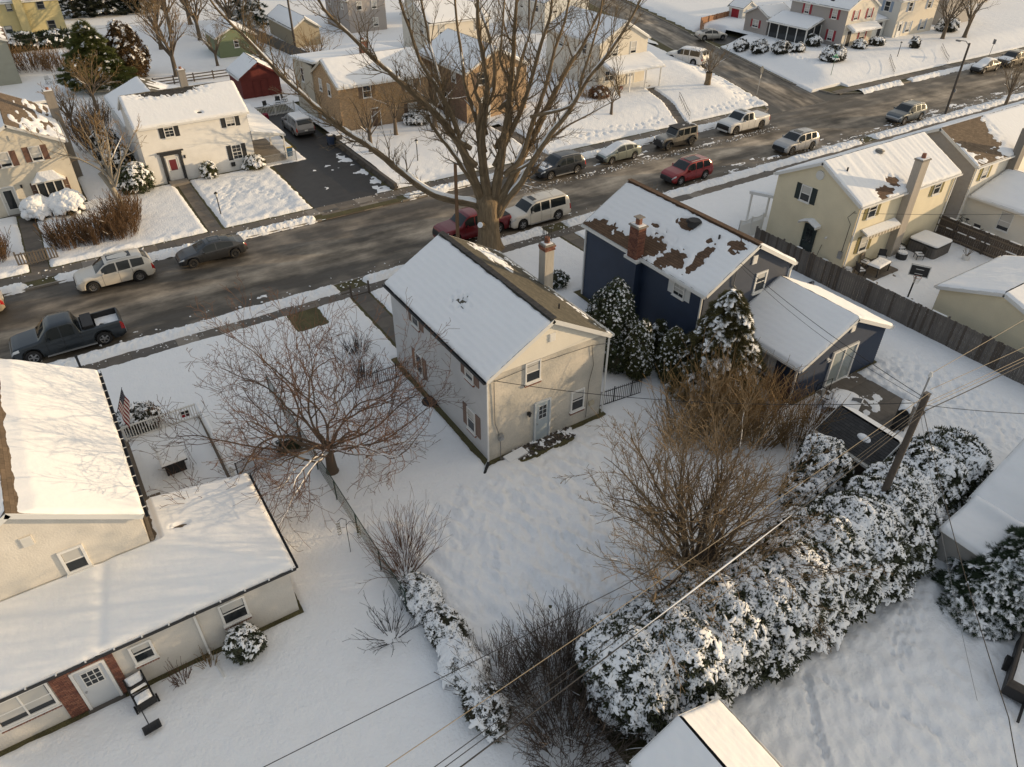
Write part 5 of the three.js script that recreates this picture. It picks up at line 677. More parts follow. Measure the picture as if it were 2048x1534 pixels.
{ // sheds, garages and the houses at the top edge
  M.barn = mottled([0.13, 0.022, 0.016], 0.25, 1.5, 0.85, { s: 75, fine: 0.15 }); const green = mat(0.17, 0.21, 0.12, 0.75), beige = mat(0.36, 0.31, 0.22, 0.75);
  const r = gableHouse('red_shed', 'dark red wooden shed with snowy roof behind the white colonial', 21, 25.4, -92.5, -87.8, { wall: M.barn, axis: 'z', eave: 2.45, ridge: 3.9, res: 0.2, cat: 'shed', edge: M.barn, snowB: (s, t) => 0.1 + 0.03 * fbm(s, t, 2, 2) }); { const b = r.anchor('door', 'z+', -87.8, 23.2, 1.0), m = new MB(); m.box(-0.85, 0, 0.03, 0.1, 2, 0.06).box(0.85, 0, 0.03, 0.1, 2, 0.06).box(0, 0.95, 0.03, 1.6, 0.1, 0.058).box(0, 0, 0.03, 0.08, 1.8, 0.058); place(m.geo(), M.barn, 'batten', b); }
  gableHouse('green_shed', 'pale green shed with snowy roof near the far fence', 24, 29, -114.5, -108.4, { wall: green, course: 0.25, axis: 'z', eave: 2.75, ridge: 4.0, res: 0.3, cat: 'shed' }).window('z+', -108.4, 26.4, 1.7, 0.5, 0.8, {});
  gableHouse('far_garage', 'beige garage with snowy roof by the far utility pole', 34.6, 38.4, -120, -109.2, { wall: beige, course: 0.25, axis: 'z', eave: 2.6, ridge: 3.9, res: 0.4, cat: 'garage' });
  M.oldYellow = mottled([0.55, 0.47, 0.24], 0.12, 2.8, 0.75, { s: 76, fine: 0.05 });
  const y = gableHouse('far_yellow_house', 'yellow two-storey house with chimney at the upper corner', -8, 9.0, -143, -136, { wall: M.oldYellow, course: 0.3, axis: 'x', eave: 4.9, ridge: 6.8, res: 0.4 }); autoWin(y, 'z+', -136, [[0.4, 4.0, 0.9, 1.1], [2.6, 4.2, 0.6, 0.8], [6.6, 4.2, 0.85, 1.0], [1.6, 1.4, 0.8, 0.8], [7.2, 1.5, 0.9, 1.0], [-4, 4, 0.9, 1.1]], { trim: M.grey }); chim(y, 3.8, -135.6, 7.6, 1.1, 0.7, M.oldYellow);
  const t = gableHouse('far_tan_house', 'greenish tan clapboard house cut by the picture edge behind the tan house', -9, 0.6, -117, -108.6, { wall: mottled([0.34, 0.34, 0.28], 0.1, 2.5, 0.75, { s: 77 }), course: 0.25, axis: 'z', eave: 5, ridge: 6.8, res: 0.4, roof: M.shBrown, snowB: (s, t2) => 0.3 * (fbm(s, t2, 3, 3) + 0.1) }); autoWin(t, 'z+', -108.6, [[-2.2, 1.9, 0.8, 1.1]], { shutter: mat(0.05, 0.08, 0.16), sw: 0.4 });
  const far = [['cream', 47, 56, -100, -92, 'x', M.creamSiding, 'cream house glimpsed between the limbs of the big bare tree'], ['grey', 44.5, 50.5, -122, -113, 'z', M.greyClap, 'small grey house far behind the tree limbs with porch furniture'], ['white', 68, 76, -104, -96, 'z', M.paleSiding, 'white house with snowy roof far behind the corner house'], ['tan', 58, 66, -122, -114, 'x', M.tanSiding, 'tan house on the far street behind the tree crown'], ['stone', 83.5, 92, -136, -128, 'x', M.greyShake, 'stone grey house near the top edge above the side street']];
  for (const [, x0, x1, z0, z1, ax, m, lab] of far) { const h = gableHouse('far_house', lab, x0, x1, z0, z1, { wall: m, course: 0.3, axis: ax, eave: 4.8, ridge: 6.7, res: 0.5 }); autoWin(h, 'z+', z1, [[x0 + 1.8, 3.9], [x1 - 1.8, 3.9], [x1 - 1.8, 1.5]], {}); autoWin(h, 'x-', x0, [[z1 - 2, 3.9], [z0 + 2, 3.9]], {}); }
  const rs = gableHouse('small_red_shed', 'small shed with red doors beside the orange fence far away', 100.5, 103.5, -90.5, -87.5, { y0: 0.3, wall: M.paleSiding, axis: 'z', eave: 2.2, ridge: 3.1, res: 0.4, cat: 'shed' }); rs.door('x-', 100.5, -89, 1.0, 1.6, 1.8, mat(0.3, 0.02, 0.03), {}); rs.door('z+', -87.5, 102, 1.0, 1.2, 1.8, mat(0.3, 0.02, 0.03), {});
}
{ // the next street behind: two houses past the right edge whose shade lies over the back yards
  gableHouse('back_street_house', 'house of the next street outside the picture, the one nearer the yellow garage', 47.5, 57.5, -7, 1, { wall: M.creamSiding, course: 0.25, axis: 'x', eave: 5, ridge: 6.9, res: 0.5, group: 'houses of the next street' }).window('x-', 47.5, -3, 4, 0.8, 1.1, {}); gableHouse('back_street_house', 'house of the next street outside the picture, the one further behind', 47, 57, 7, 15, { wall: M.greyShake, course: 0.25, axis: 'x', eave: 5, ridge: 6.9, res: 0.5, group: 'houses of the next street' }).window('x-', 47, 11, 4, 0.8, 1.1, {});
}
{ // garages near the camera on the right and at the bottom edge
  const g1 = gableHouse('yellow_garage', 'pale yellow garage with snow covered roof past the tall plank fence', 43.0, 50, -18.4, -11.5, { wall: M.yellow, course: 0.16, axis: 'x', eave: 2.45, ridge: 3.6, res: 0.14, cat: 'garage' });
  M.garageWall = mottled([0.40, 0.39, 0.37], 0.12, 2.0, 0.9, { s: 78, fine: 0.08 });
  const g2 = gableHouse('bottom_garage', 'grey garage whose snow covered roof rises from the bottom edge below the big hedge', 8.95, 12.15, -6.7, 0.5, { wall: M.garageWall, axis: 'z', eave: 2.2, ridge: 2.92, res: 0.09, cat: 'garage', snowA: full(0.12, 64), snowB: full(0.12, 65) });
  const g3 = new House('side_garage', 'garage with big snowy roof and grey lean-to cut by the right edge', 30, -3.5, 0, 'garage');
  g3.wall('x-', 27.6, -7.3, 2, 0, 2.4, M.garageWall); g3.wall('z-', -7.3, 27.6, 34.6, 0, 2.4, M.garageWall, { gable: { at: 31.1, y: 4.9 } }); g3.wall('x+', 34.6, -7.3, 2, 0, 2.4, M.garageWall); g3.slope([27.4, 2.35, -7.5], [27.4, 2.35, 2.2], [31.1, 5.0, 2.2], [31.1, 5.0, -7.5], M.shDark, { res: 0.12, snow: full(0.14, 66), slopeDir: [-1, 0, 0] }); g3.slope([34.8, 2.35, 2.2], [34.8, 2.35, -7.5], [31.1, 5.0, -7.5], [31.1, 5.0, 2.2], M.shDark, { res: 0.3, snow: full(0.14, 67) });
  g3.wall('x-', 25.7, -7.3, -4.4, 0, 1.75, M.garageWall); g3.wall('z+', -4.4, 25.7, 27.6, 0, 1.75, M.garageWall); g3.wall('z-', -7.3, 25.7, 27.6, 0, 1.75, M.garageWall); g3.slope([25.5, 1.75, -7.4], [25.5, 1.75, -4.2], [27.6, 2.35, -4.2], [27.6, 2.35, -7.4], M.shDark, { res: 0.09, gutter: false, slopeDir: [-1, 0, 0], snow: (s2, t) => 0.16 + 0.08 * fbm(s2 * 0.8, t * 0.8, 9, 3) + 0.22 * Math.exp(-Math.pow((t - 2.0) / 0.35, 2)) * (1 + 0.5 * nz(s2 * 1.2, 1, 3)) });
  for (const [px, pz, lx] of [[29.6, -6.3, 0.15], [31.0, -6.0, 0.9]]) { const b = new MB(); const y = 2.35 + (px - 27.4) * 0.716; b.tube([[px, y, pz], [px + lx, y + 1.3, pz]], 0.045, 6); g3.put(b, 'roof_mast', M.dark); }
  const sh = gableHouse('garden_shed', 'dark shingled garden shed with one strip of snow beside the utility pole', 26.6, 29.0, -14, -11.2, { wall: M.woodDark, axis: 'z', eave: 1.75, ridge: 2.5, res: 0.08, cat: 'shed', snowA: (s, t, L, S) => Math.min(0.07, 0.3 * (0.8 - lo(s, t, 1.9, 0.95, 0.42, 0.22) + 0.2 * fbm(s * 4, t * 4, 2, 2))), snowB: (s, t, L, S) => 0.1 });
}
// ------------------------------------------------------------------ vehicles
const key = (k, u) => { if (u <= k[0][0]) return k[0][1]; for (let i = 1; i < k.length; i++) if (u <= k[i][0]) { const t = (u - k[i - 1][0]) / (k[i][0] - k[i - 1][0]); return lerp(k[i - 1][1], k[i][1], t); } return k[k.length - 1][1]; };
const smoothKey = (k, u) => (key(k, u - 0.008) + key(k, u) * 2 + key(k, u + 0.008)) / 4;
const CARS = { // u runs from the front bumper (0) to the tail (1)
  suv: { L: 4.85, W: 1.94, wb: 2.88, r: 0.37, front: 0.19, belt: [[0, 0.62], [0.025, 0.82], [0.1, 0.96], [0.27, 1.04], [0.6, 1.08], [0.93, 1.14], [0.98, 1.08], [1, 0.78]], top: [[0, 0.65], [0.025, 0.87], [0.1, 1.02], [0.265, 1.13], [0.4, 1.62], [0.47, 1.72], [0.7, 1.73], [0.88, 1.66], [0.95, 1.4], [0.985, 1.14], [1, 0.82]], hw: [[0, 0.72], [0.035, 0.87], [0.12, 0.95], [0.3, 0.97], [0.85, 0.97], [0.96, 0.92], [1, 0.83]], rf: 0.76, ws: [0.275, 0.415], side: [[0.345, 0.53], [0.548, 0.705], [0.725, 0.885]], rw: [0.89, 0.965], doors: [0.335, 0.54, 0.715] },
  big: { L: 5.6, W: 2.02, wb: 3.3, r: 0.4, front: 0.185, belt: [[0, 0.7], [0.02, 0.95], [0.1, 1.08], [0.25, 1.13], [0.9, 1.18], [0.985, 1.16], [1, 0.82]], top: [[0, 0.72], [0.02, 1.0], [0.09, 1.13], [0.25, 1.2], [0.35, 1.72], [0.41, 1.88], [0.65, 1.92], [0.92, 1.88], [0.965, 1.7], [0.992, 1.2], [1, 0.86]], hw: [[0, 0.82], [0.03, 0.94], [0.1, 0.99], [0.3, 1.0], [0.9, 1.0], [0.98, 0.97], [1, 0.92]], rf: 0.8, ws: [0.255, 0.36], side: [[0.315, 0.475], [0.49, 0.63], [0.65, 0.9]], rw: [0.93, 0.985], doors: [0.3, 0.482, 0.64] },
  sedan: { L: 4.7, W: 1.86, wb: 2.87, r: 0.34, front: 0.185, belt: [[0, 0.55], [0.03, 0.68], [0.12, 0.82], [0.3, 0.9], [0.7, 0.96], [0.95, 0.98], [0.985, 0.9], [1, 0.66]], top: [[0, 0.58], [0.03, 0.72], [0.12, 0.88], [0.27, 0.99], [0.42, 1.36], [0.5, 1.44], [0.62, 1.43], [0.78, 1.28], [0.9, 1.06], [0.985, 0.98], [1, 0.7]], hw: [[0, 0.62], [0.04, 0.8], [0.14, 0.9], [0.35, 0.93], [0.8, 0.93], [0.95, 0.86], [1, 0.72]], rf: 0.7, ws: [0.275, 0.43], side: [[0.36, 0.545], [0.56, 0.8]], rw: [0.66, 0.86], doors: [0.33, 0.552] },
  hatch: { L: 4.45, W: 1.75, wb: 2.7, r: 0.32, front: 0.19, belt: [[0, 0.6], [0.03, 0.72], [0.14, 0.88], [0.3, 0.96], [0.9, 1.08], [0.98, 1.0], [1, 0.7]], top: [[0, 0.62], [0.03, 0.76], [0.14, 0.94], [0.22, 1.04], [0.42, 1.42], [0.52, 1.5], [0.7, 1.46], [0.92, 1.2], [0.985, 1.05], [1, 0.74]], hw: [[0, 0.6], [0.05, 0.78], [0.15, 0.85], [0.4, 0.875], [0.85, 0.87], [0.97, 0.8], [1, 0.72]], rf: 0.72, ws: [0.22, 0.43], side: [[0.34, 0.55], [0.565, 0.76], [0.775, 0.86]], rw: [0.74, 0.93], doors: [0.34, 0.557, 0.76] },
  van: { L: 5.1, W: 1.98, wb: 3.0, r: 0.35, front: 0.18, belt: [[0, 0.6], [0.03, 0.78], [0.12, 0.94], [0.25, 1.02], [0.93, 1.08], [0.985, 1.02], [1, 0.76]], top: [[0, 0.63], [0.03, 0.82], [0.12, 0.99], [0.2, 1.1], [0.37, 1.62], [0.46, 1.74], [0.75, 1.75], [0.92, 1.68], [0.97, 1.4], [0.99, 1.08], [1, 0.8]], hw: [[0, 0.7], [0.04, 0.88], [0.12, 0.96], [0.3, 0.99], [0.9, 0.99], [0.975, 0.95], [1, 0.86]], rf: 0.78, ws: [0.21, 0.385], side: [[0.31, 0.48], [0.5, 0.68], [0.7, 0.9]], rw: [0.925, 0.978], doors: [0.3, 0.49, 0.69] },
  jeep: { L: 4.5, W: 1.87, wb: 2.95, r: 0.41, front: 0.16, belt: [[0, 0.8], [0.02, 1.0], [0.08, 1.1], [0.3, 1.14], [0.97, 1.16], [1, 0.85]], top: [[0, 0.82], [0.02, 1.06], [0.08, 1.14], [0.33, 1.2], [0.39, 1.74], [0.42, 1.82], [0.95, 1.84], [0.965, 1.78], [0.985, 1.18], [1, 0.9]], hw: [[0, 0.62], [0.03, 0.68], [0.28, 0.76], [0.34, 0.8], [0.97, 0.8], [1, 0.78]], rf: 0.9, ws: [0.335, 0.4], side: [[0.4, 0.555], [0.575, 0.735], [0.76, 0.93]], rw: [0.966, 0.985], doors: [0.36, 0.565, 0.75] },
  pickup: { L: 5.9, W: 2.02, wb: 3.7, r: 0.42, front: 0.165, belt: [[0, 0.75], [0.02, 1.02], [0.09, 1.12], [0.25, 1.17], [0.6, 1.2], [0.985, 1.26], [1, 0.95]], top: [[0, 0.78], [0.02, 1.08], [0.09, 1.18], [0.25, 1.26], [0.345, 1.8], [0.39, 1.93], [0.54, 1.94], [0.585, 1.85], [0.612, 1.3], [0.62, 1.22], [0.985, 1.28], [1, 0.98]], hw: [[0, 0.84], [0.03, 0.95], [0.1, 1.0], [0.3, 1.01], [0.98, 1.01], [1, 0.95]], rf: 0.8, ws: [0.255, 0.355], side: [[0.315, 0.445], [0.458, 0.565]], rw: [0.586, 0.61], doors: [0.3, 0.452, 0.605], bed: [0.635, 0.978] },
};
M.tyre = mat(0.014, 0.014, 0.015, 0.85); M.rim = mat(0.42, 0.42, 0.43, 0.35, { metalness: 0.85 }); M.rimDark = mat(0.1, 0.1, 0.1, 0.4, { metalness: 0.7 }); M.tail = mat(0.32, 0.012, 0.012, 0.25); M.head = mat(0.62, 0.64, 0.66, 0.12, { metalness: 0.3 }); M.carglass = new THREE.MeshPhysicalMaterial({ roughness: 0.05 }); M.carglass.color.setRGB(0.014, 0.018, 0.02);
const paint = (r, g, b, o = {}) => { const m = new THREE.MeshPhysicalMaterial({ roughness: o.rough ?? 0.38, metalness: o.metal ?? 0.25, clearcoat: o.cc ?? 0.7, clearcoatRoughness: 0.12 }); m.color.setRGB(r, g, b); return m; };
const tyreGeo = new THREE.LatheGeometry([[0.62, -0.5], [0.9, -0.5], [0.98, -0.4], [1, -0.2], [1, 0.2], [0.98, 0.4], [0.9, 0.5], [0.62, 0.5]].map(([a, b]) => new THREE.Vector2(a, b)), 28).rotateX(Math.PI / 2);
function rimGeoMake(n, w) { const b = new MB(); b.cyl([0, 0, -0.3], [0, 0, 0.28], 0.64, 0.64, 24); const o = new MB(); for (let i = 0; i < n; i++) { const a = i / n * 6.283; o.box(Math.cos(a) * 0.34, Math.sin(a) * 0.34, 0.4, 0.52, w, 0.1, 0, 0, 0); const k = o.p.length / 3 - 36; for (let j = k; j < o.p.length / 3; j++) { const x = o.p[j * 3] - Math.cos(a) * 0.34, y = o.p[j * 3 + 1] - Math.sin(a) * 0.34, c = Math.cos(a), s = Math.sin(a); o.p[j * 3] = Math.cos(a) * 0.34 + x * c - y * s; o.p[j * 3 + 1] = Math.sin(a) * 0.34 + x * s + y * c; const nx = o.n[j * 3], ny = o.n[j * 3 + 1]; o.n[j * 3] = nx * c - ny * s; o.n[j * 3 + 1] = nx * s + ny * c; } } o.cyl([0, 0, 0.3], [0, 0, 0.47], 0.13, 0.11, 12); const ring = []; for (let i = 0; i <= 24; i++) ring.push([0.61 * Math.cos(i / 24 * 6.2832), 0.61 * Math.sin(i / 24 * 6.2832), 0.4]); o.tube(ring, 0.055, 5); return [b.geo(), o.geo()]; }
const rimSets = [rimGeoMake(5, 0.2), rimGeoMake(10, 0.09)];
const carGeoCache = new Map();
function carGeos(type) {
  if (carGeoCache.has(type)) return carGeoCache.get(type);
  const c = CARS[type], N = 92, half = [], us = []; for (let i = 0; i <= N; i++) us.push(i / N); for (const k of [...c.side.flat(), ...c.ws, ...c.rw, ...(c.bed || [])]) us.push(k); us.sort((a, b) => a - b);
  const U = us.filter((u, i) => !i || u - us[i - 1] > 0.0015), fx = c.L * c.front, rx = fx + c.wb, ar = c.r * 1.17, nC = 10, ring = [];
  for (const u of U) {
    const X = u * c.L, w = smoothKey(c.hw, u) * c.W / 1.94 * (c.W === 2.02 ? 0.96 : 1), B = smoothKey(c.belt, u), Tp = Math.max(B + 0.02, smoothKey(c.top, u)); let b = 0.23 + 0.12 * ss(0.05, 0, u) + 0.14 * ss(0.94, 1, u);
    for (const q of [fx, rx]) { const d = Math.abs(X - q); if (d < ar) b = Math.max(b, c.r * 0.95 + Math.sqrt(ar * ar - d * d)); }
    b = Math.min(b, B - 0.1); const cab = clamp((Tp - B) / 0.45), rw = lerp(0.88, c.rf, cab) * w, t = Tp - B;
    ring.push([[0, b], [w * 0.86, b], [w * 0.975, b + 0.05], [w, lerp(b, B, 0.5)], [w * 0.985, lerp(b, B, 0.82)], [w * 0.945, B], [lerp(w * 0.945, rw, 0.86), B + t * 0.86], [rw * 0.93, B + t * 0.985], [rw * 0.5, Tp + 0.012], [0, Tp + 0.022]].map(([z, y]) => [c.L / 2 - X, y, z]));
  }
  const nU = U.length, pos = [], id = (i, s, k) => (i * 2 + s) * nC + k; for (let i = 0; i < nU; i++) for (const s of [1, -1]) for (const p of ring[i]) pos.push(p[0], p[1], p[2] * s);
  const buckets = {}, add = (n, ...t) => (buckets[n] ??= []).push(...t), inn = (u, r) => u >= r[0] - 1e-4 && u <= r[1] + 1e-4;
  for (let i = 0; i + 1 < nU; i++) for (const s of [0, 1]) for (let k = 0; k + 1 < nC; k++) {
    const um = (U[i] + U[i + 1]) / 2, sd = s ? 'L' : 'R'; let n = 'body';
    if (k === 5) { const j = c.side.findIndex((r) => inn(um, r)); if (j >= 0) n = 'side_window_' + j + sd; }
    if (k >= 6 && inn(um, c.ws) && ring[i][9][1] - ring[i][5][1] > 0.05) n = k === 6 ? 'body' : 'windshield'; if (k >= 7 && inn(um, c.rw)) n = 'rear_window';
    if (k === 6 && inn(um, c.rw) && type !== 'pickup') n = 'body';
    if ((k === 4 || k === 3) && um < (type === 'jeep' ? 0.02 : 0.075) && k === 4) n = 'headlight_' + sd; if ((k === 4 || (k === 3 && c.W > 1.9)) && um > 0.962) n = 'tail_light_' + sd; if (c.bed && k >= 7 && inn(um, c.bed)) n = 'skip'; if (k <= 1) n = 'underbody'; if (k >= 5 && um < 0.012) n = 'grille'; if (type === 'jeep' && k === 2 && um > 0.08 && um < 0.94) n = 'underbody';
    const a = id(i, s, k), b = id(i, s, k + 1), d = id(i + 1, s, k), e = id(i + 1, s, k + 1); if (n !== 'skip') { if (s) add(n, a, d, b, b, d, e); else add(n, a, b, d, b, e, d); }
  }
  for (const [i, rev] of [[0, false], [nU - 1, true]]) for (let k = 0; k + 1 < nC; k++) { const a = id(i, 0, k), b = id(i, 0, k + 1), d = id(i, 1, k), e = id(i, 1, k + 1), n = i === 0 ? (k >= 2 && k <= 8 ? 'grille' : 'underbody') : k >= 3 ? 'body' : 'underbody'; if (rev) add(n, a, b, d, b, e, d); else add(n, a, d, b, b, d, e); }
  const whole = new THREE.BufferGeometry(); whole.setAttribute('position', new THREE.Float32BufferAttribute(pos, 3)); whole.setIndex(Object.values(buckets).flat()); whole.computeVertexNormals();
  // weld the centre line normals
  const nrm = whole.attributes.normal; for (let i = 0; i < nU; i++) for (const k of [0, 9]) { const a = id(i, 0, k), b = id(i, 1, k); const v = V(nrm.getX(a) + nrm.getX(b), nrm.getY(a) + nrm.getY(b), nrm.getZ(a) + nrm.getZ(b)).normalize(); nrm.setXYZ(a, v.x, v.y, v.z); nrm.setXYZ(b, v.x, v.y, v.z); }
  const geo = {}; for (const n in buckets) { const g = new THREE.BufferGeometry(), map_ = new Map(), P = [], Nn = [], I = []; for (const t of buckets[n]) { if (!map_.has(t)) { map_.set(t, P.length / 3); P.push(pos[t * 3], pos[t * 3 + 1], pos[t * 3 + 2]); Nn.push(nrm.getX(t), nrm.getY(t), nrm.getZ(t)); } I.push(map_.get(t)); } g.setAttribute('position', new THREE.Float32BufferAttribute(P, 3)); g.setAttribute('normal', new THREE.Float32BufferAttribute(Nn, 3)); g.setAttribute('uv', new THREE.Float32BufferAttribute(new Float32Array(P.length / 3 * 2), 2)); g.setIndex(I); geo[n] = g; }
  const at = (u) => { let j = U.findIndex((q) => q >= u - 1e-4); return ring[Math.max(0, j)]; };
  const seams = new MB(); for (const u of c.doors) for (const s of [1, -1]) { const r = at(u); seams.tube([2, 3, 4, 5].map((k) => [r[k][0], r[k][1], (r[k][2] + 0.001) * s]), 0.008, 4); } geo.seams = seams.geo();
  const out = { geo, ring, U, at, c, fx, rx }; carGeoCache.set(type, out); return out;
}
function car(name, label, type, pm, x, z, turn, o = {}) {
  const { geo, ring, U, at, c, fx, rx } = carGeos(type), g = thing(name, label, o.cat || (type === 'pickup' ? 'pickup truck' : 'car'), o.group || 'vehicles parked along the streets', [x, (o.y ?? -0.1), z], turn);
  const body = place(geo.body, pm, 'body', g), mats = { windshield: M.carglass, rear_window: M.carglass, underbody: M.black, grille: o.grille || M.dark };
  for (const n in geo) { if (n === 'body' || n === 'seams') continue; const nm = n.replace(/_[0-9]?[LR]$/, ''), m = nm === 'side_window' ? M.carglass : nm === 'headlight' ? M.head : nm === 'tail_light' ? M.tail : mats[nm]; place(geo[n], m, nm, g); }
  place(geo.seams, M.black, 'door_seam', g, 'stuff');
  for (const q of [fx, rx]) for (const s of [1, -1]) { const w = new THREE.Group(); w.name = 'wheel'; const X = c.L / 2 - q, hw = key(c.hw, q / c.L) * c.W / 1.94 * (c.W === 2.02 ? 0.96 : 1) + (type === 'jeep' ? 0.12 : 0); w.position.set(X, c.r, s * (hw - 0.125)); w.scale.set(c.r, c.r, 0.24 * s); g.add(w); place(tyreGeo, M.tyre, 'tyre', w); const rs = rimSets[o.rim || 0]; place(rs[0], M.black, 'hub_well', w); place(rs[1], o.dark ? M.rimDark : M.rim, 'rim', w); }
  const mir = at(c.ws[0] + 0.075)[5]; for (const s of [1, -1]) { const b = new MB(); b.box(mir[0], mir[1] + 0.08, s * (mir[2] + 0.13), 0.11, 0.15, 0.2).bar([mir[0], mir[1] + 0.03, s * mir[2]], [mir[0], mir[1] + 0.05, s * (mir[2] + 0.06)], 0.05); place(b.geo(), o.mirror || pm, 'mirror', g); }
  for (const d of c.doors.slice(1)) for (const s of [1, -1]) { const r = at(d - 0.03)[4]; piece('door_handle', o.handle || pm, g, r[0], r[1] + 0.01, s * (r[2] + 0.008), 0.17, 0.03, 0.03); }
  if (o.rails) for (const s of [1, -1]) { const b = new MB(), p = []; for (let u = c.ws[1] + 0.03; u < c.rw[0] - 0.02; u += 0.05) { const r = at(u)[7]; p.push([r[0], r[1] + 0.05, s * r[2] * 0.98]); } b.tube(p, 0.02, 5); place(b.geo(), o.railMat || M.metal, 'roof_rail', g); }
  if (o.sunroof) { const a = at(c.ws[1] + 0.04)[9], e = at(c.ws[1] + o.sunroof)[9]; piece('sunroof', M.carglass, g, (a[0] + e[0]) / 2, Math.max(a[1], e[1]) + 0.004, 0, Math.abs(a[0] - e[0]), 0.012, c.W * 0.42, 0, 0, Math.atan2(a[1] - e[1], a[0] - e[0])); }
  const rb = ring[U.length - 1]; piece('number_plate', M.trim, g, -c.L / 2 - 0.008, 0.72, 0, 0.015, 0.12, 0.32); piece('bumper', o.bumper || M.dark, g, c.L / 2 - 0.07, 0.42, 0, 0.16, 0.16, c.W * 0.7); piece('bumper', o.rearBumper || o.bumper || M.dark, g, -c.L / 2 + 0.05, 0.45, 0, 0.16, 0.15, c.W * 0.74);
  if (o.sills) for (const s of [1, -1]) piece('running_board', o.sills, g, 0, 0.3, s * (c.W / 2 - 0.02), c.wb - 2.6 * c.r, 0.06, 0.16);
  if (c.bed) {
    const a = at(c.bed[0]), e = at(c.bed[1]), X0 = a[7][0], X1 = e[7][0], zi = Math.abs(a[7][2]) - 0.03, bed = new THREE.Group(); bed.name = 'cargo_bed'; g.add(bed);
    if (o.cover) { piece('bed_cover', o.cover, bed, (X0 + X1) / 2, 1.27, 0, X0 - X1 + 0.06, 0.05, zi * 2 + 0.08); }
    else { piece('floor', M.black, bed, (X0 + X1) / 2, 0.78, 0, X0 - X1, 0.04, zi * 2); for (const s of [1, -1]) piece('side', M.black, bed, (X0 + X1) / 2, 1.0, s * (zi + 0.02), X0 - X1, 0.5, 0.04); piece('front_wall', M.black, bed, X0, 1.0, 0, 0.04, 0.5, zi * 2); piece('tailgate', pm, bed, X1 + 0.01, 1.0, 0, 0.06, 0.52, zi * 2);
      if (o.bedSnow) { const sn = gridGeo(20, 16, (u, v) => { const x = lerp(X1 + 0.06, X0 - 0.75, u), zz = lerp(-zi + 0.02, zi - 0.02, v); return [x, 0.92 + 0.05 * fbm(x * 2, zz * 2, 3, 3) - 0.3 * (lo(x, zz, -1.9, -0.1, 0.22, 0.12) < 1 ? 0.6 : 0), zz]; }, null, true); place(sn, M.snow, 'snow', bed); piece('tool_box', M.black, bed, X0 - 0.36, 1.12, 0, 0.55, 0.5, zi * 2 - 0.05); piece('tool_box_lid', M.dark, bed, X0 - 0.36, 1.39, 0, 0.58, 0.04, zi * 2); } }
  }
  if (type === 'jeep') { const b = new MB(); for (const q of [fx, rx]) for (const s of [1, -1]) { const X = c.L / 2 - q, p = []; for (let i = 0; i <= 8; i++) { const an = Math.PI * (0.06 + 0.88 * i / 8); p.push([X + Math.cos(an) * 0.52, c.r + Math.sin(an) * 0.5, s * 0.84]); } for (let i = 0; i < 8; i++) b.bar(p[i], p[i + 1], 0.24, 0.04); } place(b.geo(), M.dark, 'fender', g); const k = new MB(); for (const s of [1, -1]) k.cyl([c.L / 2 - 0.02, 0.95, s * 0.46], [c.L / 2 + 0.03, 0.95, s * 0.46], 0.1, 0.1, 12); place(k.geo(), M.head, 'headlight', g); const sp = new MB(); sp.cyl([-c.L / 2 - 0.18, 1.0, 0], [-c.L / 2, 1.0, 0], 0.4, 0.4, 20); place(sp.geo(), M.tyre, 'spare_wheel', g); piece('hard_top', M.dark, g, -0.62, 1.86, 0, 2.35, 0.05, 1.26); }
  if (o.snow) { // loose snow still lying on top
    const P = [], cols = [...Array(13).keys()].map((k) => -6 + k); const rows = U.filter((u) => u > 0.03 && u < (o.snow[1] ?? 0.97) && u > (o.snow[0] ?? 0.03));
    const g2 = gridGeo(rows.length - 1, 24, (a, b) => { const r = at(rows[Math.round(a * (rows.length - 1))]), q = (b - 0.5) * 2, wz = Math.abs(r[7][2]) * 1.02, zz = q * wz, az = Math.abs(zz), y = az > Math.abs(r[8][2]) ? lerp(r[8][1], r[7][1], (az - r[8][2]) / Math.max(0.01, r[7][2] - r[8][2])) : lerp(r[9][1], r[8][1], az / Math.max(0.01, r[8][2])); const ed = Math.min(1 - Math.abs(q), a * 9, (1 - a) * 9); return [r[7][0], y + Math.min((o.snow[2] ?? 0.09) + 0.04 * fbm(r[7][0] * 2, zz * 2, 4, 3) - (o.snow[3] || 0) * ss(-0.05, 0.25, fbm(r[7][0] * 1.3, zz * 1.3, 9, 3)), -0.02 + 0.22 * Math.sqrt(clamp(ed))), zz]; }, null, false); place(g2, M.snow, 'snow', g);
  }
  return g;
}
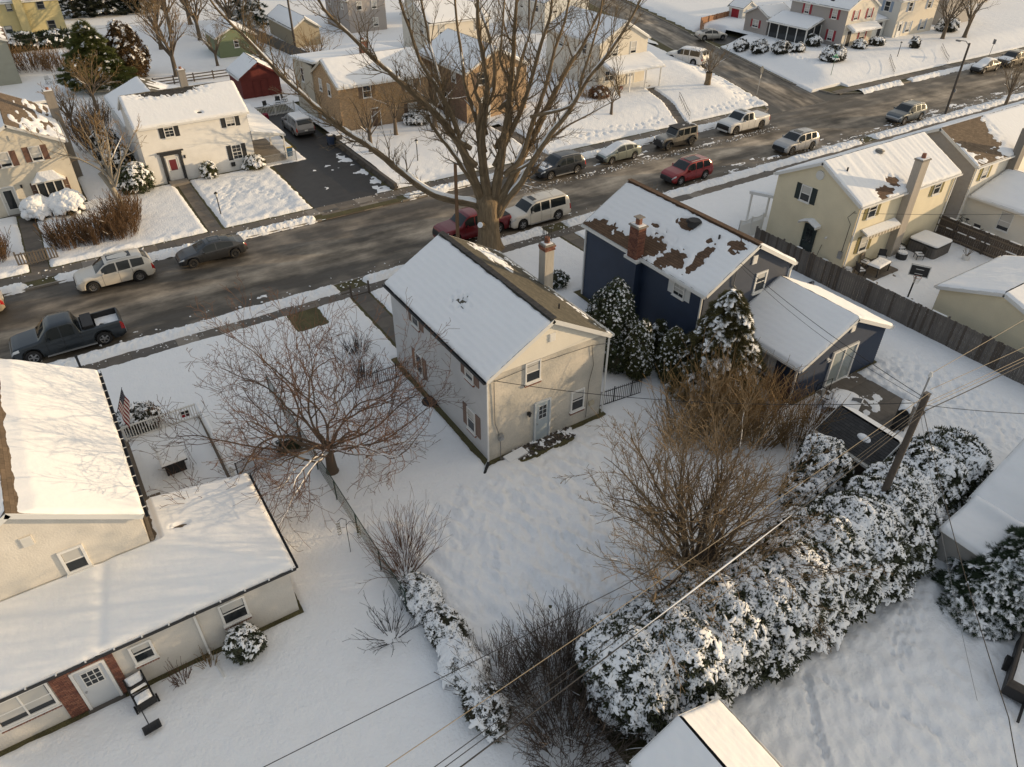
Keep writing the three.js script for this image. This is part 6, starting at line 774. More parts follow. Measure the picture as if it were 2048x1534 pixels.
{
  const L = Math.PI, white = paint(0.6, 0.57, 0.51, { metal: 0.05 }), snowWhite = paint(0.62, 0.62, 0.61, { metal: 0.05 });
  const c1 = -50.98, c2 = -43.98;
  car('parked_suv', 'pearl white SUV with dark glass roof parked at the far kerb behind the dark sedan', 'suv', white, 1.42, c1, L, { sunroof: 0.34, rim: 1, rails: true, railMat: white, grille: M.black });
  car('parked_sedan', 'dark grey fastback sedan parked at the far kerb', 'sedan', paint(0.05, 0.052, 0.056, { metal: 0.6 }), 7.75, c1 + 0.1, L, { rim: 1, dark: true, sunroof: 0.22, grille: paint(0.05, 0.052, 0.056) });
  car('parked_pickup', 'dark grey pickup with tool box and snow in its bed at the near kerb', 'pickup', paint(0.022, 0.03, 0.038, { metal: 0.5 }), -2.2, c2 - 0.02, L, { bedSnow: true, sills: M.metal, bumper: M.metal, rim: 0, grille: M.metal });
  car('parked_car', 'beige car cut off by the picture edge at the far kerb', 'suv', paint(0.42, 0.36, 0.27, { metal: 0.3 }), -7.5, c1, L, { rails: true });
  car('parked_pickup', 'red pickup partly hidden behind the trunk of the big tree', 'pickup', paint(0.16, 0.008, 0.016, { metal: 0.35 }), 25.3, c2 - 0.35, L, { cover: M.black, rim: 0, grille: M.dark, bumper: paint(0.16, 0.008, 0.016) });
  car('parked_suv', 'large white SUV with roof rails parked beside the big tree', 'big', white, 30.75, c2 + 0.05, L, { rails: true, sunroof: 0.1, rim: 0, bumper: white, sills: M.metal });
  car('parked_suv', 'dark navy SUV at the far kerb in the shade of the bare tree', 'suv', paint(0.018, 0.024, 0.035, { metal: 0.4 }), 38.15, c1 - 0.05, L, { rails: true, snow: [0.05, 0.25, 0.05, 0.16], sills: M.metal });
  car('parked_hatchback', 'grey green hatchback with bonnet and windscreen buried in snow', 'hatch', paint(0.22, 0.25, 0.23, { metal: 0.5 }), 45.0, c1, L, { snow: [0.04, 0.86, 0.09, 0] });
  car('parked_jeep', 'boxy grey off-road car with dark hard top at the far kerb', 'jeep', paint(0.2, 0.19, 0.17, { metal: 0.4 }), 52.15, c1, L, { rim: 0, dark: true, grille: M.dark, snow: [0.43, 0.94, 0.03, 0.1] });
  car('parked_pickup', 'white crew cab pickup at the far kerb by the street corner', 'pickup', snowWhite, 61.5, c1, L, { cover: snowWhite, sunroof: 0.12, dark: true, bumper: snowWhite, grille: M.black, sills: M.dark });
  car('parked_suv', 'bright red SUV at the near kerb behind the blue house', 'suv', paint(0.24, 0.01, 0.014, { metal: 0.35 }), 46.95, c2 - 0.05, L, { rails: true, sunroof: 0.3 });
  car('parked_suv', 'silver compact SUV with black roof rack at the near kerb', 'suv', paint(0.36, 0.36, 0.36, { metal: 0.55 }), 61.2, c2, L, { rails: true, railMat: M.dark, sunroof: 0.14, grille: M.black, dark: true });
  car('parked_suv', 'slate grey SUV at the near kerb beside the leaning pole', 'suv', paint(0.09, 0.105, 0.115, { metal: 0.5 }), 78.7, c2 + 0.1, L, { rails: true, grille: M.metal });
  car('parked_sedan', 'dark car under a thick blanket of snow at the far kerb up the street', 'sedan', paint(0.05, 0.045, 0.04), 106.3, c1 + 0.1, L, { snow: [0.03, 0.8, 0.14, 0] });
  car('parked_suv', 'dark brown SUV at the far kerb by the picture edge', 'suv', paint(0.06, 0.05, 0.035, { metal: 0.4 }), 112.5, c1 + 0.2, L, { rails: true, snow: [0.04, 0.27, 0.06, 0] });
  car('parked_suv', 'white SUV with snowy roof parked on the verge of the side street', 'big', snowWhite, 76.4 - 0.55, -74.2, Math.PI / 2 - 0.33 * 0 + 0.3, { y: 0.02, snow: [0.38, 0.9, 0.09, 0], bumper: snowWhite });
  car('parked_sedan', 'silver white sedan in the dark driveway off the side street', 'sedan', paint(0.5, 0.48, 0.44, { metal: 0.4 }), 89.0, -82.7, -0.38, { y: 0.02, sunroof: 0.2 });
  car('parked_minivan', 'silver minivan with snow on its roof in the driveway by the brick house', 'van', paint(0.27, 0.27, 0.28, { metal: 0.55 }), 22.5, -74.4, Math.PI / 2, { y: 0.02, snow: [0.42, 0.9, 0.09, 0] });
  car('parked_sedan', 'black car standing in the driveway between the blue and yellow houses', 'sedan', paint(0.02, 0.022, 0.024, { metal: 0.4 }), 39.6, -34.2, Math.PI / 2, { y: 0.02, sunroof: 0.2 });
}
// ------------------------------------------------------------------ trees and shrubs
const MAPLE = [
  [[[24.33,3.31,-41.81],[22.80,3.82,-42.61],[21.42,4.43,-43.25],[19.97,5.75,-43.92],[18.97,6.79,-44.29],[17.86,7.93,-44.70],[16.64,8.92,-45.17],[15.37,10.30,-45.65],[14.38,11.43,-45.95],[13.43,12.51,-46.21],[12.55,13.83,-46.42],[11.69,14.96,-46.62],[10.86,16.05,-46.78],[10.13,17.46,-46.87]],0.32,0.05],
  [[[24.00,4.89,-41.65],[23.29,6.24,-41.91],[22.66,7.34,-42.04],[21.88,8.41,-42.21],[21.30,9.36,-42.23]],0.16,0.10],
  [[[24.54,3.83,-41.68],[23.90,5.80,-41.83],[23.31,7.44,-41.84],[22.49,8.80,-41.94],[21.55,10.08,-42.06],[20.36,11.26,-42.30],[19.21,12.40,-42.49],[17.99,13.63,-42.70],[16.82,14.94,-42.84],[15.60,16.31,-43.00],[14.93,17.84,-42.81]],0.38,0.05],
  [[[23.21,7.45,-41.67],[22.84,9.01,-41.76],[22.36,10.40,-41.88],[21.72,11.66,-42.06],[20.99,12.93,-42.27],[20.38,14.91,-42.39],[19.91,16.53,-42.42],[19.72,18.54,-42.25]],0.20,0.06],
  [[[22.59,8.63,-41.80],[22.47,10.16,-42.44],[22.61,11.65,-43.18],[22.59,13.24,-44.15],[22.77,14.80,-45.10],[22.85,17.42,-46.20]],0.17,0.06],
  [[[24.77,8.16,-41.89],[24.62,9.77,-42.65],[24.66,10.97,-43.62],[25.05,12.28,-44.54],[25.38,14.17,-45.63],[25.79,17.16,-46.76]],0.20,0.06],
  [[[24.93,4.04,-41.44],[24.64,6.28,-41.48],[24.50,8.29,-41.36],[24.62,10.17,-41.05],[24.65,11.60,-40.76],[24.29,13.41,-40.70],[23.94,15.39,-40.61],[23.97,18.00,-40.27]],0.42,0.07],
  [[[24.75,9.39,-41.55],[25.50,11.00,-41.55],[25.95,12.08,-41.95],[26.17,13.12,-42.59],[26.30,14.15,-43.38],[26.19,15.74,-44.37],[26.38,17.29,-45.24]],0.20,0.06],
  [[[25.38,4.04,-41.17],[25.60,6.29,-40.85],[25.71,8.22,-40.51],[25.84,10.06,-40.12],[25.78,11.96,-39.80],[25.72,13.75,-39.45],[25.60,15.46,-39.12],[25.63,18.06,-38.69]],0.42,0.07],
  [[[25.98,8.51,-40.81],[26.67,10.14,-41.16],[27.68,12.22,-41.68],[28.84,14.07,-42.30],[30.16,17.30,-42.96]],0.20,0.06],
  [[[25.80,7.26,-40.91],[26.27,9.02,-40.18],[26.49,10.60,-39.38],[26.54,12.41,-38.57],[26.59,14.53,-37.68],[26.46,15.99,-36.83],[26.12,18.32,-36.05]],0.23,0.06],
  [[[26.90,6.64,-40.25],[27.55,8.67,-40.09],[28.24,10.35,-40.01],[28.83,11.80,-40.04],[29.33,13.21,-40.17],[30.04,14.87,-40.20],[30.70,17.55,-40.30]],0.20,0.06],
  [[[25.77,3.82,-40.94],[26.69,5.62,-40.65],[27.44,6.98,-40.59],[28.28,8.20,-40.54],[29.15,9.60,-40.52],[30.08,11.07,-40.51],[31.03,12.34,-40.52],[31.99,13.44,-40.55],[33.06,15.11,-40.54],[34.09,17.30,-40.58]],0.36,0.06],
  [[[26.03,3.67,-40.78],[26.89,5.18,-40.02],[27.20,6.40,-39.49],[28.03,8.51,-38.59],[28.84,10.20,-37.66],[29.43,12.11,-36.82],[30.10,13.63,-35.91],[30.78,15.61,-34.96],[31.23,17.71,-34.13]],0.30,0.05],
  [[[24.55,7.60,-41.67],[24.20,9.06,-41.33],[24.05,10.37,-40.59],[23.34,11.50,-40.07]],0.14,0.11],
  [[[27.42,6.77,-39.47],[28.02,7.63,-39.38],[29.32,8.57,-38.99],[31.08,9.42,-38.39],[32.98,10.34,-37.75]],0.12,0.03],
  [[[28.92,10.74,-37.28],[29.28,12.35,-37.16],[29.78,14.03,-37.00],[30.15,15.63,-36.94],[30.36,17.69,-36.99]],0.11,0.04],
  [[[25.95,11.17,-39.89],[25.01,13.20,-39.84],[24.73,15.01,-39.11],[24.37,17.71,-38.27]],0.12,0.04]];
const barkTex = (b, s) => mat(1, 1, 1, 0.95, { map: tex(128, 256, (u, v) => { const k = 0.7 + 0.9 * (0.5 + tfbm(u, v, 5, s)) * (0.6 + 0.7 * (0.5 + nz(u * 14, v * 2.5, s))); return S3(b[0] * k, b[1] * k, b[2] * k); }, true, [1, 0.5]), bumpMap: tex(128, 256, (u, v) => { const n = 0.5 + 0.5 * nz(u * 18, v * 3, s) + 0.3 * tfbm(u, v, 8, s); return [n, n, n]; }, false, [1, 0.5]), bumpScale: 0.07 });
M.bark = barkTex([0.19, 0.14, 0.085], 1); M.twig = mat(0.17, 0.13, 0.082, 0.9); M.barkRed = mat(0.11, 0.08, 0.056, 0.9); M.twigRed = mat(0.13, 0.075, 0.05, 0.9); M.barkBrown = mat(0.13, 0.10, 0.07, 0.9); M.twigGold = mat(0.24, 0.16, 0.075, 0.9); M.birch = mat(0.30, 0.27, 0.22, 0.9);
// grows one branch; out = { limb, twig, snow } MBs
function grow(out, p, d, len, r, lvl, o, rnd) {
  const n = Math.max(2, Math.round(len / (o.seg || 0.45))), pts = [[...p]], rad = [r], dir = V(...d).normalize(); let q = V(...p); const kids = [];
  for (let i = 1; i <= n; i++) {
    dir.x += (rnd() - 0.5) * o.wig; dir.y += (rnd() - 0.5) * o.wig + o.up * (lvl ? 1 : 0.6); dir.z += (rnd() - 0.5) * o.wig; dir.normalize();
    q = q.clone().addScaledVector(dir, len / n); if (q.y < 0.25 + (o.floor || 0)) q.y = 0.25 + (o.floor || 0); pts.push(q.toArray()); rad.push(Math.max(o.min || 0.006, r * (1 - 0.78 * i / n)));
    const t = i / n; if (lvl < o.levels && t > (lvl ? 0.15 : o.from || 0.25)) { let k = o.kids[Math.min(lvl, o.kids.length - 1)] / n; while (k > 0) { if (rnd() < k) kids.push([q.toArray(), dir.clone(), t]); k -= 1; } }
  }
  const thin = r < (o.thin || 0.035); (thin ? out.twig : out.limb).tube(pts, rad, thin ? 3 : r > 0.12 ? 8 : 5);
  if (out.snow && r > (o.snowMin || 0.03) && rnd() < (o.snowProb ?? 0.6)) { let run = []; const flush = () => { if (run.length > 1) out.snow.tube(run.map((e) => e[0]), run.map((e, i) => (i === 0 || i === run.length - 1 ? 0.004 : e[1])), 5); run = []; }; for (let i = 0; i < pts.length; i++) { const a = pts[Math.max(0, i - 1)], b = pts[Math.min(pts.length - 1, i + 1)], s = Math.abs(b[1] - a[1]) / (Math.hypot(b[0] - a[0], b[1] - a[1], b[2] - a[2]) || 1); if (s < 0.75) run.push([[pts[i][0], pts[i][1] + rad[i] * 0.75, pts[i][2]], Math.min(0.1, rad[i] * 0.75 + 0.006)]); else flush(); } flush(); }
  for (const [kp, kd, t] of kids) {
    const ax = V(rnd() - 0.5, rnd() - 0.5, rnd() - 0.5).cross(kd).normalize(), nd = kd.clone().applyAxisAngle(ax, (o.angle || 0.75) * (0.6 + 0.8 * rnd())); nd.y += o.lift || 0.1;
    grow(out, kp, nd.toArray(), len * (o.ratio || 0.55) * (0.6 + 0.7 * rnd()) * (1.15 - 0.5 * t), Math.max(o.min || 0.006, Math.min(r * 0.55, rad[Math.round(t * n)] * 0.7)), lvl + 1, o, rnd);
  }
}
function bareTree(name, label, pos, limbs, o, seed, group, cat = 'tree') { // limbs: [dir, len, r, startHeight]
  const g = thing(name, label, cat, group, pos), rnd = RNG(seed), out = { limb: new MB(), twig: new MB(), snow: o.snow === false ? null : new MB() }, tr = new MB();
  if (o.trunk) { const [h, r, lean = [0, 0]] = o.trunk, p = [], q = []; for (let i = 0; i <= 6; i++) { const t = i / 6; p.push([lean[0] * t * t, h * t - 0.1, lean[1] * t * t]); q.push(r * (1.35 - 0.6 * Math.sqrt(t) + (i === 0 ? 0.25 : 0))); } tr.tube(p, q, 12); tr.build('trunk', o.bark || M.bark, g); }
  for (const [d, len, r, y, x = 0, z = 0] of limbs) grow(out, [x, y, z], d, len, r, 0, o, rnd);
  if (out.limb.p.length) out.limb.build('limb', o.bark || M.bark, g, 'stuff'); out.twig.build('twig', o.twigMat || M.twig, g, 'stuff'); if (out.snow && out.snow.p.length) out.snow.build('snow', M.snowClump, g, 'stuff'); return g;
}
{ // the great bare maple by the kerb
  const g = thing('maple_tree', 'huge bare maple with snow lined limbs standing between pavement and road', 'tree', null, [25, 0, -41.4]), rnd = RNG(77);
  const rel = (p) => [p[0] - 25, p[1], p[2] + 41.4]; const tr = new MB(), rows = []; // fluted trunk
  const tg = gridGeo(40, 30, (u, v) => { const a = -u * 6.2832, y = -0.15 + v * 4.6, R = (0.72 + 0.34 * Math.exp(-y * 1.6) + 0.12 * ss(3, 4.4, y)) * (1 + 0.09 * Math.sin(a * 5 + y * 0.4) * (0.5 + 0.5 * Math.exp(-y)) + 0.1 * fbm(Math.cos(a) * 2, Math.sin(a) * 2 + y * 0.5, 3, 3)); const cl = 1 - 0.85 * ss(3.7, 4.45, y); return [R * cl * Math.cos(a) - 0.05 * y * 0.5, y, R * cl * Math.sin(a)]; }, (u, v) => [u * 5, v * 4.6]); place(tg, M.bark, 'trunk', g);
  const out = { twig: new MB(), snow: new MB(), limb: new MB() }, o = { wig: 0.42, up: 0.1, levels: 3, kids: [5, 6, 4], seg: 0.4, angle: 0.7, ratio: 0.55, min: 0.009, lift: 0.12, snowProb: 0.25, snowMin: 0.05, thin: 0.03 };
  for (const [pts0, r0, r1] of MAPLE) {
    let pts = pts0.map(rel); pts = [[pts[0][0] * 0.5, pts[0][1] - 1.1, pts[0][2] * 0.5], ...pts]; const c = new THREE.CatmullRomCurve3(pts.map((p) => V(...p))), N = pts.length * 4, P = [], R = [];
    for (let i = 0; i <= N; i++) { const q = c.getPoint(i / N); q.x += 0.05 * nz(i * 0.4, r0 * 50, 1); q.z += 0.05 * nz(i * 0.4, r0 * 50, 5); P.push(q.toArray()); R.push(lerp(r0 * 1.08, r1, Math.pow(i / N, 0.75)) * (1 + 0.12 * nz(i * 0.7, r0 * 40, 3))); }
    const lm = new MB().tube(P, R, 9), e0 = P[N], d0 = V(...P[N]).sub(V(...P[N - 1])).normalize().multiplyScalar(R[N] * 0.35); lm.cyl(e0, [e0[0] + d0.x, e0[1] + d0.y, e0[2] + d0.z], R[N], R[N] * 0.6, 8); lm.build('limb', M.bark, g);
    let run = []; const flush = () => { if (run.length > 2) out.snow.tube(run.map((e) => e[0]), run.map((e, i) => (i === 0 || i === run.length - 1 ? 0.01 : e[1])), 6); run = []; };
    for (let i = 1; i < N; i++) { const d = V(...P[i + 1]).sub(V(...P[i - 1])).normalize(); if (Math.abs(d.y) < 0.9 && nz(i * 0.3, r0 * 90, 7) > -0.3) { const pu = V(0, 1, 0).addScaledVector(d, -d.y).normalize().multiplyScalar(R[i] * 0.72); run.push([[P[i][0] + pu.x, P[i][1] + pu.y, P[i][2] + pu.z], R[i] * (0.66 + 0.16 * nz(i * 0.8, r0 * 30, 2))]); } else flush(); } flush();
    for (let i = Math.floor(N * 0.22); i < N; i++) { const k = r0 > 0.2 ? 1.0 : 0.5; if (rnd() < k) { const d = V(...P[i]).sub(V(...P[i - 1])).normalize(), ax = V(rnd() - 0.5, rnd() - 0.5, rnd() - 0.5).cross(d).normalize(), nd = d.applyAxisAngle(ax, 0.5 + 0.6 * rnd()); nd.y += 0.15; grow(out, P[i], nd.toArray(), 0.9 + 2.6 * rnd() * (0.5 + 0.5 * i / N), Math.min(0.06, R[i] * 0.4), 1, o, rnd); } }
    const e = P[N]; for (let k = 0; k < 4; k++) grow(out, e, [rnd() - 0.5, 0.7, rnd() - 0.5], 1.5 + 1.5 * rnd(), 0.045, 1, o, rnd);
  }
  { const b = new MB(); b.cyl([-0.55, 2.0, 0.25], [-1.05, 2.35, 0.55], 0.26, 0.22, 12); b.build('limb_stump', M.bark, g); const s = new MB(); s.cyl([-1.04, 2.345, 0.545], [-1.07, 2.37, 0.565], 0.21, 0.2, 12); s.build('cut_face', M.snowClump, g); }
  if (out.limb.p.length) out.limb.build('branch', M.bark, g, 'stuff'); out.twig.build('twig', M.twig, g, 'stuff'); out.snow.build('snow', M.snowClump, g, 'stuff');
}
const ringLimbs = (n, len, r, y, el0, el1, seed, lv = 0.2) => { const q = RNG(seed), a = []; for (let i = 0; i < n; i++) { const t = (i + 0.5 * q()) / n * 6.283, e = lerp(el0, el1, q()); a.push([[Math.cos(t) * Math.cos(e), Math.sin(e), Math.sin(t) * Math.cos(e)], len * (1 - lv + 2 * lv * q()), r * (0.8 + 0.4 * q()), y * (0.75 + 0.3 * q())]); } return a; };
bareTree('crabapple_tree', 'spreading reddish crab apple tree beside the chain fence in front of the white house', [6.6, 0, -25.5], [...ringLimbs(13, 6.0, 0.062, 1.5, 0.2, 0.65, 3), ...ringLimbs(11, 6.4, 0.06, 1.7, 0.65, 1.2, 4)], { trunk: [1.9, 0.24], wig: 0.46, up: 0.035, levels: 3, kids: [10, 6, 4], seg: 0.32, angle: 0.8, ratio: 0.48, min: 0.008, lift: 0.08, bark: M.barkRed, twigMat: M.twigRed, snowProb: 0.35, snowMin: 0.035 }, 31);
bareTree('weeping_branch_shrub', 'arching snow lined branches bending to the ground below the crab apple tree', [8.2, 0, -25.1], [[[0.6, 0.8, 0.5], 3.6, 0.06, 0.5], [[0.9, 0.55, 0.2], 3.4, 0.05, 0.6], [[0.2, 0.9, 0.7], 3.2, 0.05, 0.5], [[-0.5, 0.8, 0.8], 2.6, 0.045, 0.4]], { wig: 0.2, up: -0.16, levels: 2, kids: [6, 3], seg: 0.25, angle: 0.6, ratio: 0.4, min: 0.008, bark: M.barkRed, twigMat: M.twigRed, snowProb: 1, snowMin: 0.02 }, 33, null, 'shrub');
bareTree('yard_tree', 'wide many stemmed bare tree in the back yard in front of the snowy hedge', [16.4, 0, -11.9], [...ringLimbs(15, 5.2, 0.075, 0.6, 0.5, 0.95, 5), ...ringLimbs(14, 6.6, 0.08, 0.5, 0.95, 1.38, 6)], { trunk: [0.8, 0.22], wig: 0.34, up: 0.03, levels: 3, kids: [10, 7, 4], seg: 0.38, angle: 0.6, ratio: 0.46, min: 0.008, lift: 0.06, from: 0.2, bark: M.barkBrown, twigMat: mat(0.21, 0.15, 0.085, 0.9), snowProb: 0.35, snowMin: 0.035 }, 35);
// shrubs of upright stems
function stemShrub(name, label, spots, o, seed, cat = 'shrub', group) { // spots [x,z,radius,height,stems]
  const [cx, cz] = spots[0], g = thing(name, label, cat, group, [cx, o.y || 0, cz]), rnd = RNG(seed), out = { limb: new MB(), twig: new MB(), snow: o.snow ? new MB() : null };
  for (const [x, z, R, h, n] of spots) for (let i = 0; i < n; i++) { const a = rnd() * 6.283, q = Math.sqrt(rnd()), sx = x - cx + Math.cos(a) * q * R * (o.base ?? 0.5), sz = z - cz + Math.sin(a) * q * R * (o.base ?? 0.5); grow(out, [sx, 0.02, sz], [Math.cos(a) * q * (o.flare ?? 0.5), 1, Math.sin(a) * q * (o.flare ?? 0.5)], h * (0.6 + 0.5 * rnd()), o.r || 0.018, 1, { wig: 0.3, up: 0.05, levels: o.levels ?? 2, kids: [0, o.kids ?? 3, 2], seg: o.seg || 0.4, angle: 0.5, ratio: 0.4, min: o.min || 0.007, thin: 1, snowProb: o.snow || 0, snowMin: 0.009 }, rnd); }
  out.twig.build('stems', o.mat || M.twigGold, g, 'stuff'); if (out.snow && out.snow.p.length) out.snow.build('snow', M.snowClump, g, 'stuff'); return g;
}
stemShrub('golden_shrub', 'dense golden brown bare shrub below the snowy conifer by the blue house', [[23.4, -17.4, 2.2, 4.0, 230], [25.2, -16.2, 1.6, 3.4, 130], [21.8, -18.3, 1.4, 3.2, 90], [26.4, -14.9, 1.2, 2.8, 80]], { kids: 4, min: 0.009 }, 41);
stemShrub('red_twig_shrub', 'reddish bare twigs against the dark wall corner of the blue house', [[28.3, -17.6, 1.0, 2.3, 60], [28.6, -15.6, 0.7, 1.5, 40]], { mat: M.twigRed, kids: 3 }, 42);
stemShrub('bramble_thicket', 'tangled grey brown bramble thicket with caught snow at the bottom edge', [[8.9, -10.6, 1.9, 1.9, 330], [7.4, -12.0, 1.1, 1.7, 130], [8.3, -8.9, 1.5, 1.8, 240], [10.0, -11.6, 1.1, 1.9, 140]], { mat: mat(0.105, 0.08, 0.062, 0.95), kids: 5, flare: 0.9, base: 0.9, seg: 0.22, snow: 0.35, min: 0.007 }, 43, 'thicket');
stemShrub('fence_shrub', 'thin bare shrub growing through the green chain fence', [[6.8, -18.3, 0.7, 3.0, 44], [7.3, -19.3, 0.6, 2.4, 26]], { mat: M.twigRed, kids: 4, flare: 0.8, min: 0.006 }, 44);
stemShrub('seedling_shrub', 'small dark leafless shrub alone on the smooth snow beside the hedge', [[5.1, -15.9, 0.6, 1.4, 26]], { mat: M.dark, kids: 5, flare: 1.2, min: 0.007 }, 45);
stemShrub('dry_hydrangea', 'dry brown flower stalks against the white wall near the door', [[-1.9, -18.3, 0.4, 0.8, 26]], { mat: mat(0.1, 0.05, 0.03), kids: 2, snow: 0.2 }, 46); stemShrub('dry_stalks', 'pale dry stalks poking from snow beside the downspout', [[-0.95, -18.4, 0.45, 0.6, 26]], { mat: M.twigGold, kids: 2 }, 47);
stemShrub('front_shrub', 'bare twiggy shrub in front of the blue house by the pavement', [[39.2, -41.0 + 0.9, 1.0, 1.7, 60]], { mat: M.twigGold, kids: 4 }, 48);
stemShrub('low_bare_shrubs', 'low dark scrub in the snow beside the front walk behind the crab apple', [[11.6, -34.2, 1.1, 1.0, 60], [10.8, -31.6, 1.0, 1.1, 60]], { mat: M.dark, kids: 3, snow: 0.3 }, 49);
// smaller bare trees
const small = (name, label, p, h, n, o, seed, group) => bareTree(name, label, p, ringLimbs(n, h * 0.55, 0.055 * h / 4, h * 0.32, 0.75, 1.3, seed), { trunk: [h * 0.4, 0.028 * h + 0.03, o.lean], wig: 0.35, up: 0.05, levels: 3, kids: [6, 4, 2], seg: h / 11, angle: 0.6, ratio: 0.5, min: 0.012, snowProb: o.sp ?? 0.3, snowMin: 0.03, bark: o.bark || M.barkBrown, twigMat: o.twig || M.twig }, seed + 100, group);
small('young_tree', 'slim young bare tree alone on the sloping snow lawn of the corner house', [50.9, T(50.9, -59.4), -59.4], 4.2, 6, {}, 51); small('pollard_tree', 'stout pollarded tree on the corner lawn beside the stop sign', [67.4, T(67.4, -62.1), -62.1], 4.4, 9, { sp: 0.8 }, 52);
{ const g = scene.getObjectByName('pollard_tree'); const b = new MB(); b.tube([[0, -0.1, 0], [0.05, 0.7, 0], [0, 1.5, 0.05]], [0.42, 0.33, 0.36], 10); b.build('trunk', M.bark, g); }
small('ornamental_tree', 'bare ornamental tree in front of the tan brick house nearest its corner', [25.6, T(25.6, -63.3), -63.3], 6.2, 9, { twig: M.twigGold }, 53, 'bare trees before the brick houses'); small('ornamental_tree', 'bare ornamental tree in front of the tan brick house near its door', [29.6, T(29.6, -66.4), -66.4], 5.6, 8, { twig: M.twigGold }, 54, 'bare trees before the brick houses'); small('ornamental_tree', 'bare tree with thick trunk before the brown brick house behind the maple', [33.6, T(33.6, -65.8), -65.8], 7.4, 9, { twig: M.twig }, 55, 'bare trees before the brick houses');
small('birch_tree', 'pale barked slender tree leaning between the tan house and the white colonial', [3.9, 0, -63.2], 7.6, 9, { bark: M.birch, twig: M.twigGold, lean: [-0.7, -0.6] }, 56); small('garden_tree', 'tall bare tree in the snowy garden behind the rail fence', [17, 0, -102.5], 8.6, 11, { twig: M.twigGold, sp: 0.1 }, 57); small('snowy_tree', 'small bare tree coated in snow beside the green shed', [22.6, 0, -104.7], 5.2, 10, { sp: 1 }, 58);
small('verge_tree', 'bare tree on the verge at the right edge of the near pavement', [91.6, 0, -40.2], 5.4, 8, { sp: 0.8 }, 59); small('corner_lot_tree', 'leaning dark bare tree on the lawn of the pale house', [117.5, 0.9, -60.6], 8, 9, { sp: 0.8, lean: [0.6, 0] }, 60); small('corner_lot_tree', 'bushy many stemmed bare tree before the pale house', [114, 0.9, -61.8], 7.4, 14, { sp: 0.4 }, 61);
for (const [x, z, h, l, s] of [[30, -124, 9, 'tall tan bare tree behind the green shed at the top edge', 62], [22, -128, 9.5, 'tall tan bare tree at the top edge near the dark evergreens', 63], [35.5, -130, 9, 'tall tan bare tree at the top edge left of the snow field', 64], [60, -108, 8, 'bare tree rising behind the roofs near the top edge', 65], [27, -100, 5.5, 'bare tree beside the red shed', 66], [31.6, -92, 6.0, 'thin bare tree behind the tan brick house', 67], [6.4, -92, 5.5, 'bare tree below the green pine beside the tan house', 68], [3.4, -86, 4.6, 'low bare tree behind the tan house chimney', 69], [26, -133, 9.5, 'tall bare tree between the windbreak and the green shed', 76], [39, -140, 10, 'bare tree at the top edge above the snow field', 77], [18.5, -118, 8.5, 'broad bare tree behind the snowy garden', 78], [24.5, -121, 9, 'broad bare tree right behind the green shed', 79]]) small('background_tree', l, [x, 0, z], h, 13, { twig: M.twigGold, sp: 0.05 }, s, 'bare trees beyond the far gardens');
// ---- evergreens: sprays of leaves and lumps of snow, thousands of small pieces
const leafSpray = (() => { const b = new MB(), r = RNG(5); for (let i = 0; i < 9; i++) { const a = r() * 6.283, e = 0.1 + 1.2 * r(), d = V(Math.cos(a) * Math.sin(e), Math.cos(e), Math.sin(a) * Math.sin(e)), s = V(0, 1, 0).cross(d).normalize().multiplyScalar(0.13), L = 0.6 + 0.5 * r(), m = d.clone().multiplyScalar(L * 0.55), t = d.clone().multiplyScalar(L); b.tri([0, 0, 0], [m.x + s.x, m.y + 0.03, m.z + s.z], [t.x, t.y, t.z]); b.tri([0, 0, 0], [t.x, t.y, t.z], [m.x - s.x, m.y - 0.03, m.z - s.z]); } return b.geo(); })();
const needleSpray = (() => { const b = new MB(), r = RNG(6); for (let i = 0; i < 12; i++) { const a = r() * 6.283, e = 0.25 + 0.7 * r(), d = V(Math.cos(a) * Math.sin(e), Math.cos(e), Math.sin(a) * Math.sin(e)), s = V(r() - 0.5, r() - 0.5, r() - 0.5).cross(d).normalize().multiplyScalar(0.055), y0 = 0.4 * r(); b.tri([s.x, y0 + s.y, s.z], [d.x * 0.8, y0 + d.y * 0.8, d.z * 0.8], [-s.x, y0 - s.y, -s.z]); } return b.geo(); })();
const softIco = (det) => { const g = new THREE.IcosahedronGeometry(1, det); g.setAttribute('normal', g.attributes.position.clone()); return g; };
const lumps = [1, 2, 3, 4].map((s) => { const g = new THREE.IcosahedronGeometry(1, 3), p = g.attributes.position; for (let i = 0; i < p.count; i++) { const x = p.getX(i), y = p.getY(i), z = p.getZ(i), k = 1 + 0.5 * fbm(x * 1.1 + s * 9, z * 1.1 + y, s, 3) + 0.18 * nz(x * 3, z * 3 + y * 3, s); p.setXYZ(i, x * k, y * k * (y < 0 ? 0.55 : 0.8), z * k); } g.computeVertexNormals(); return g; });
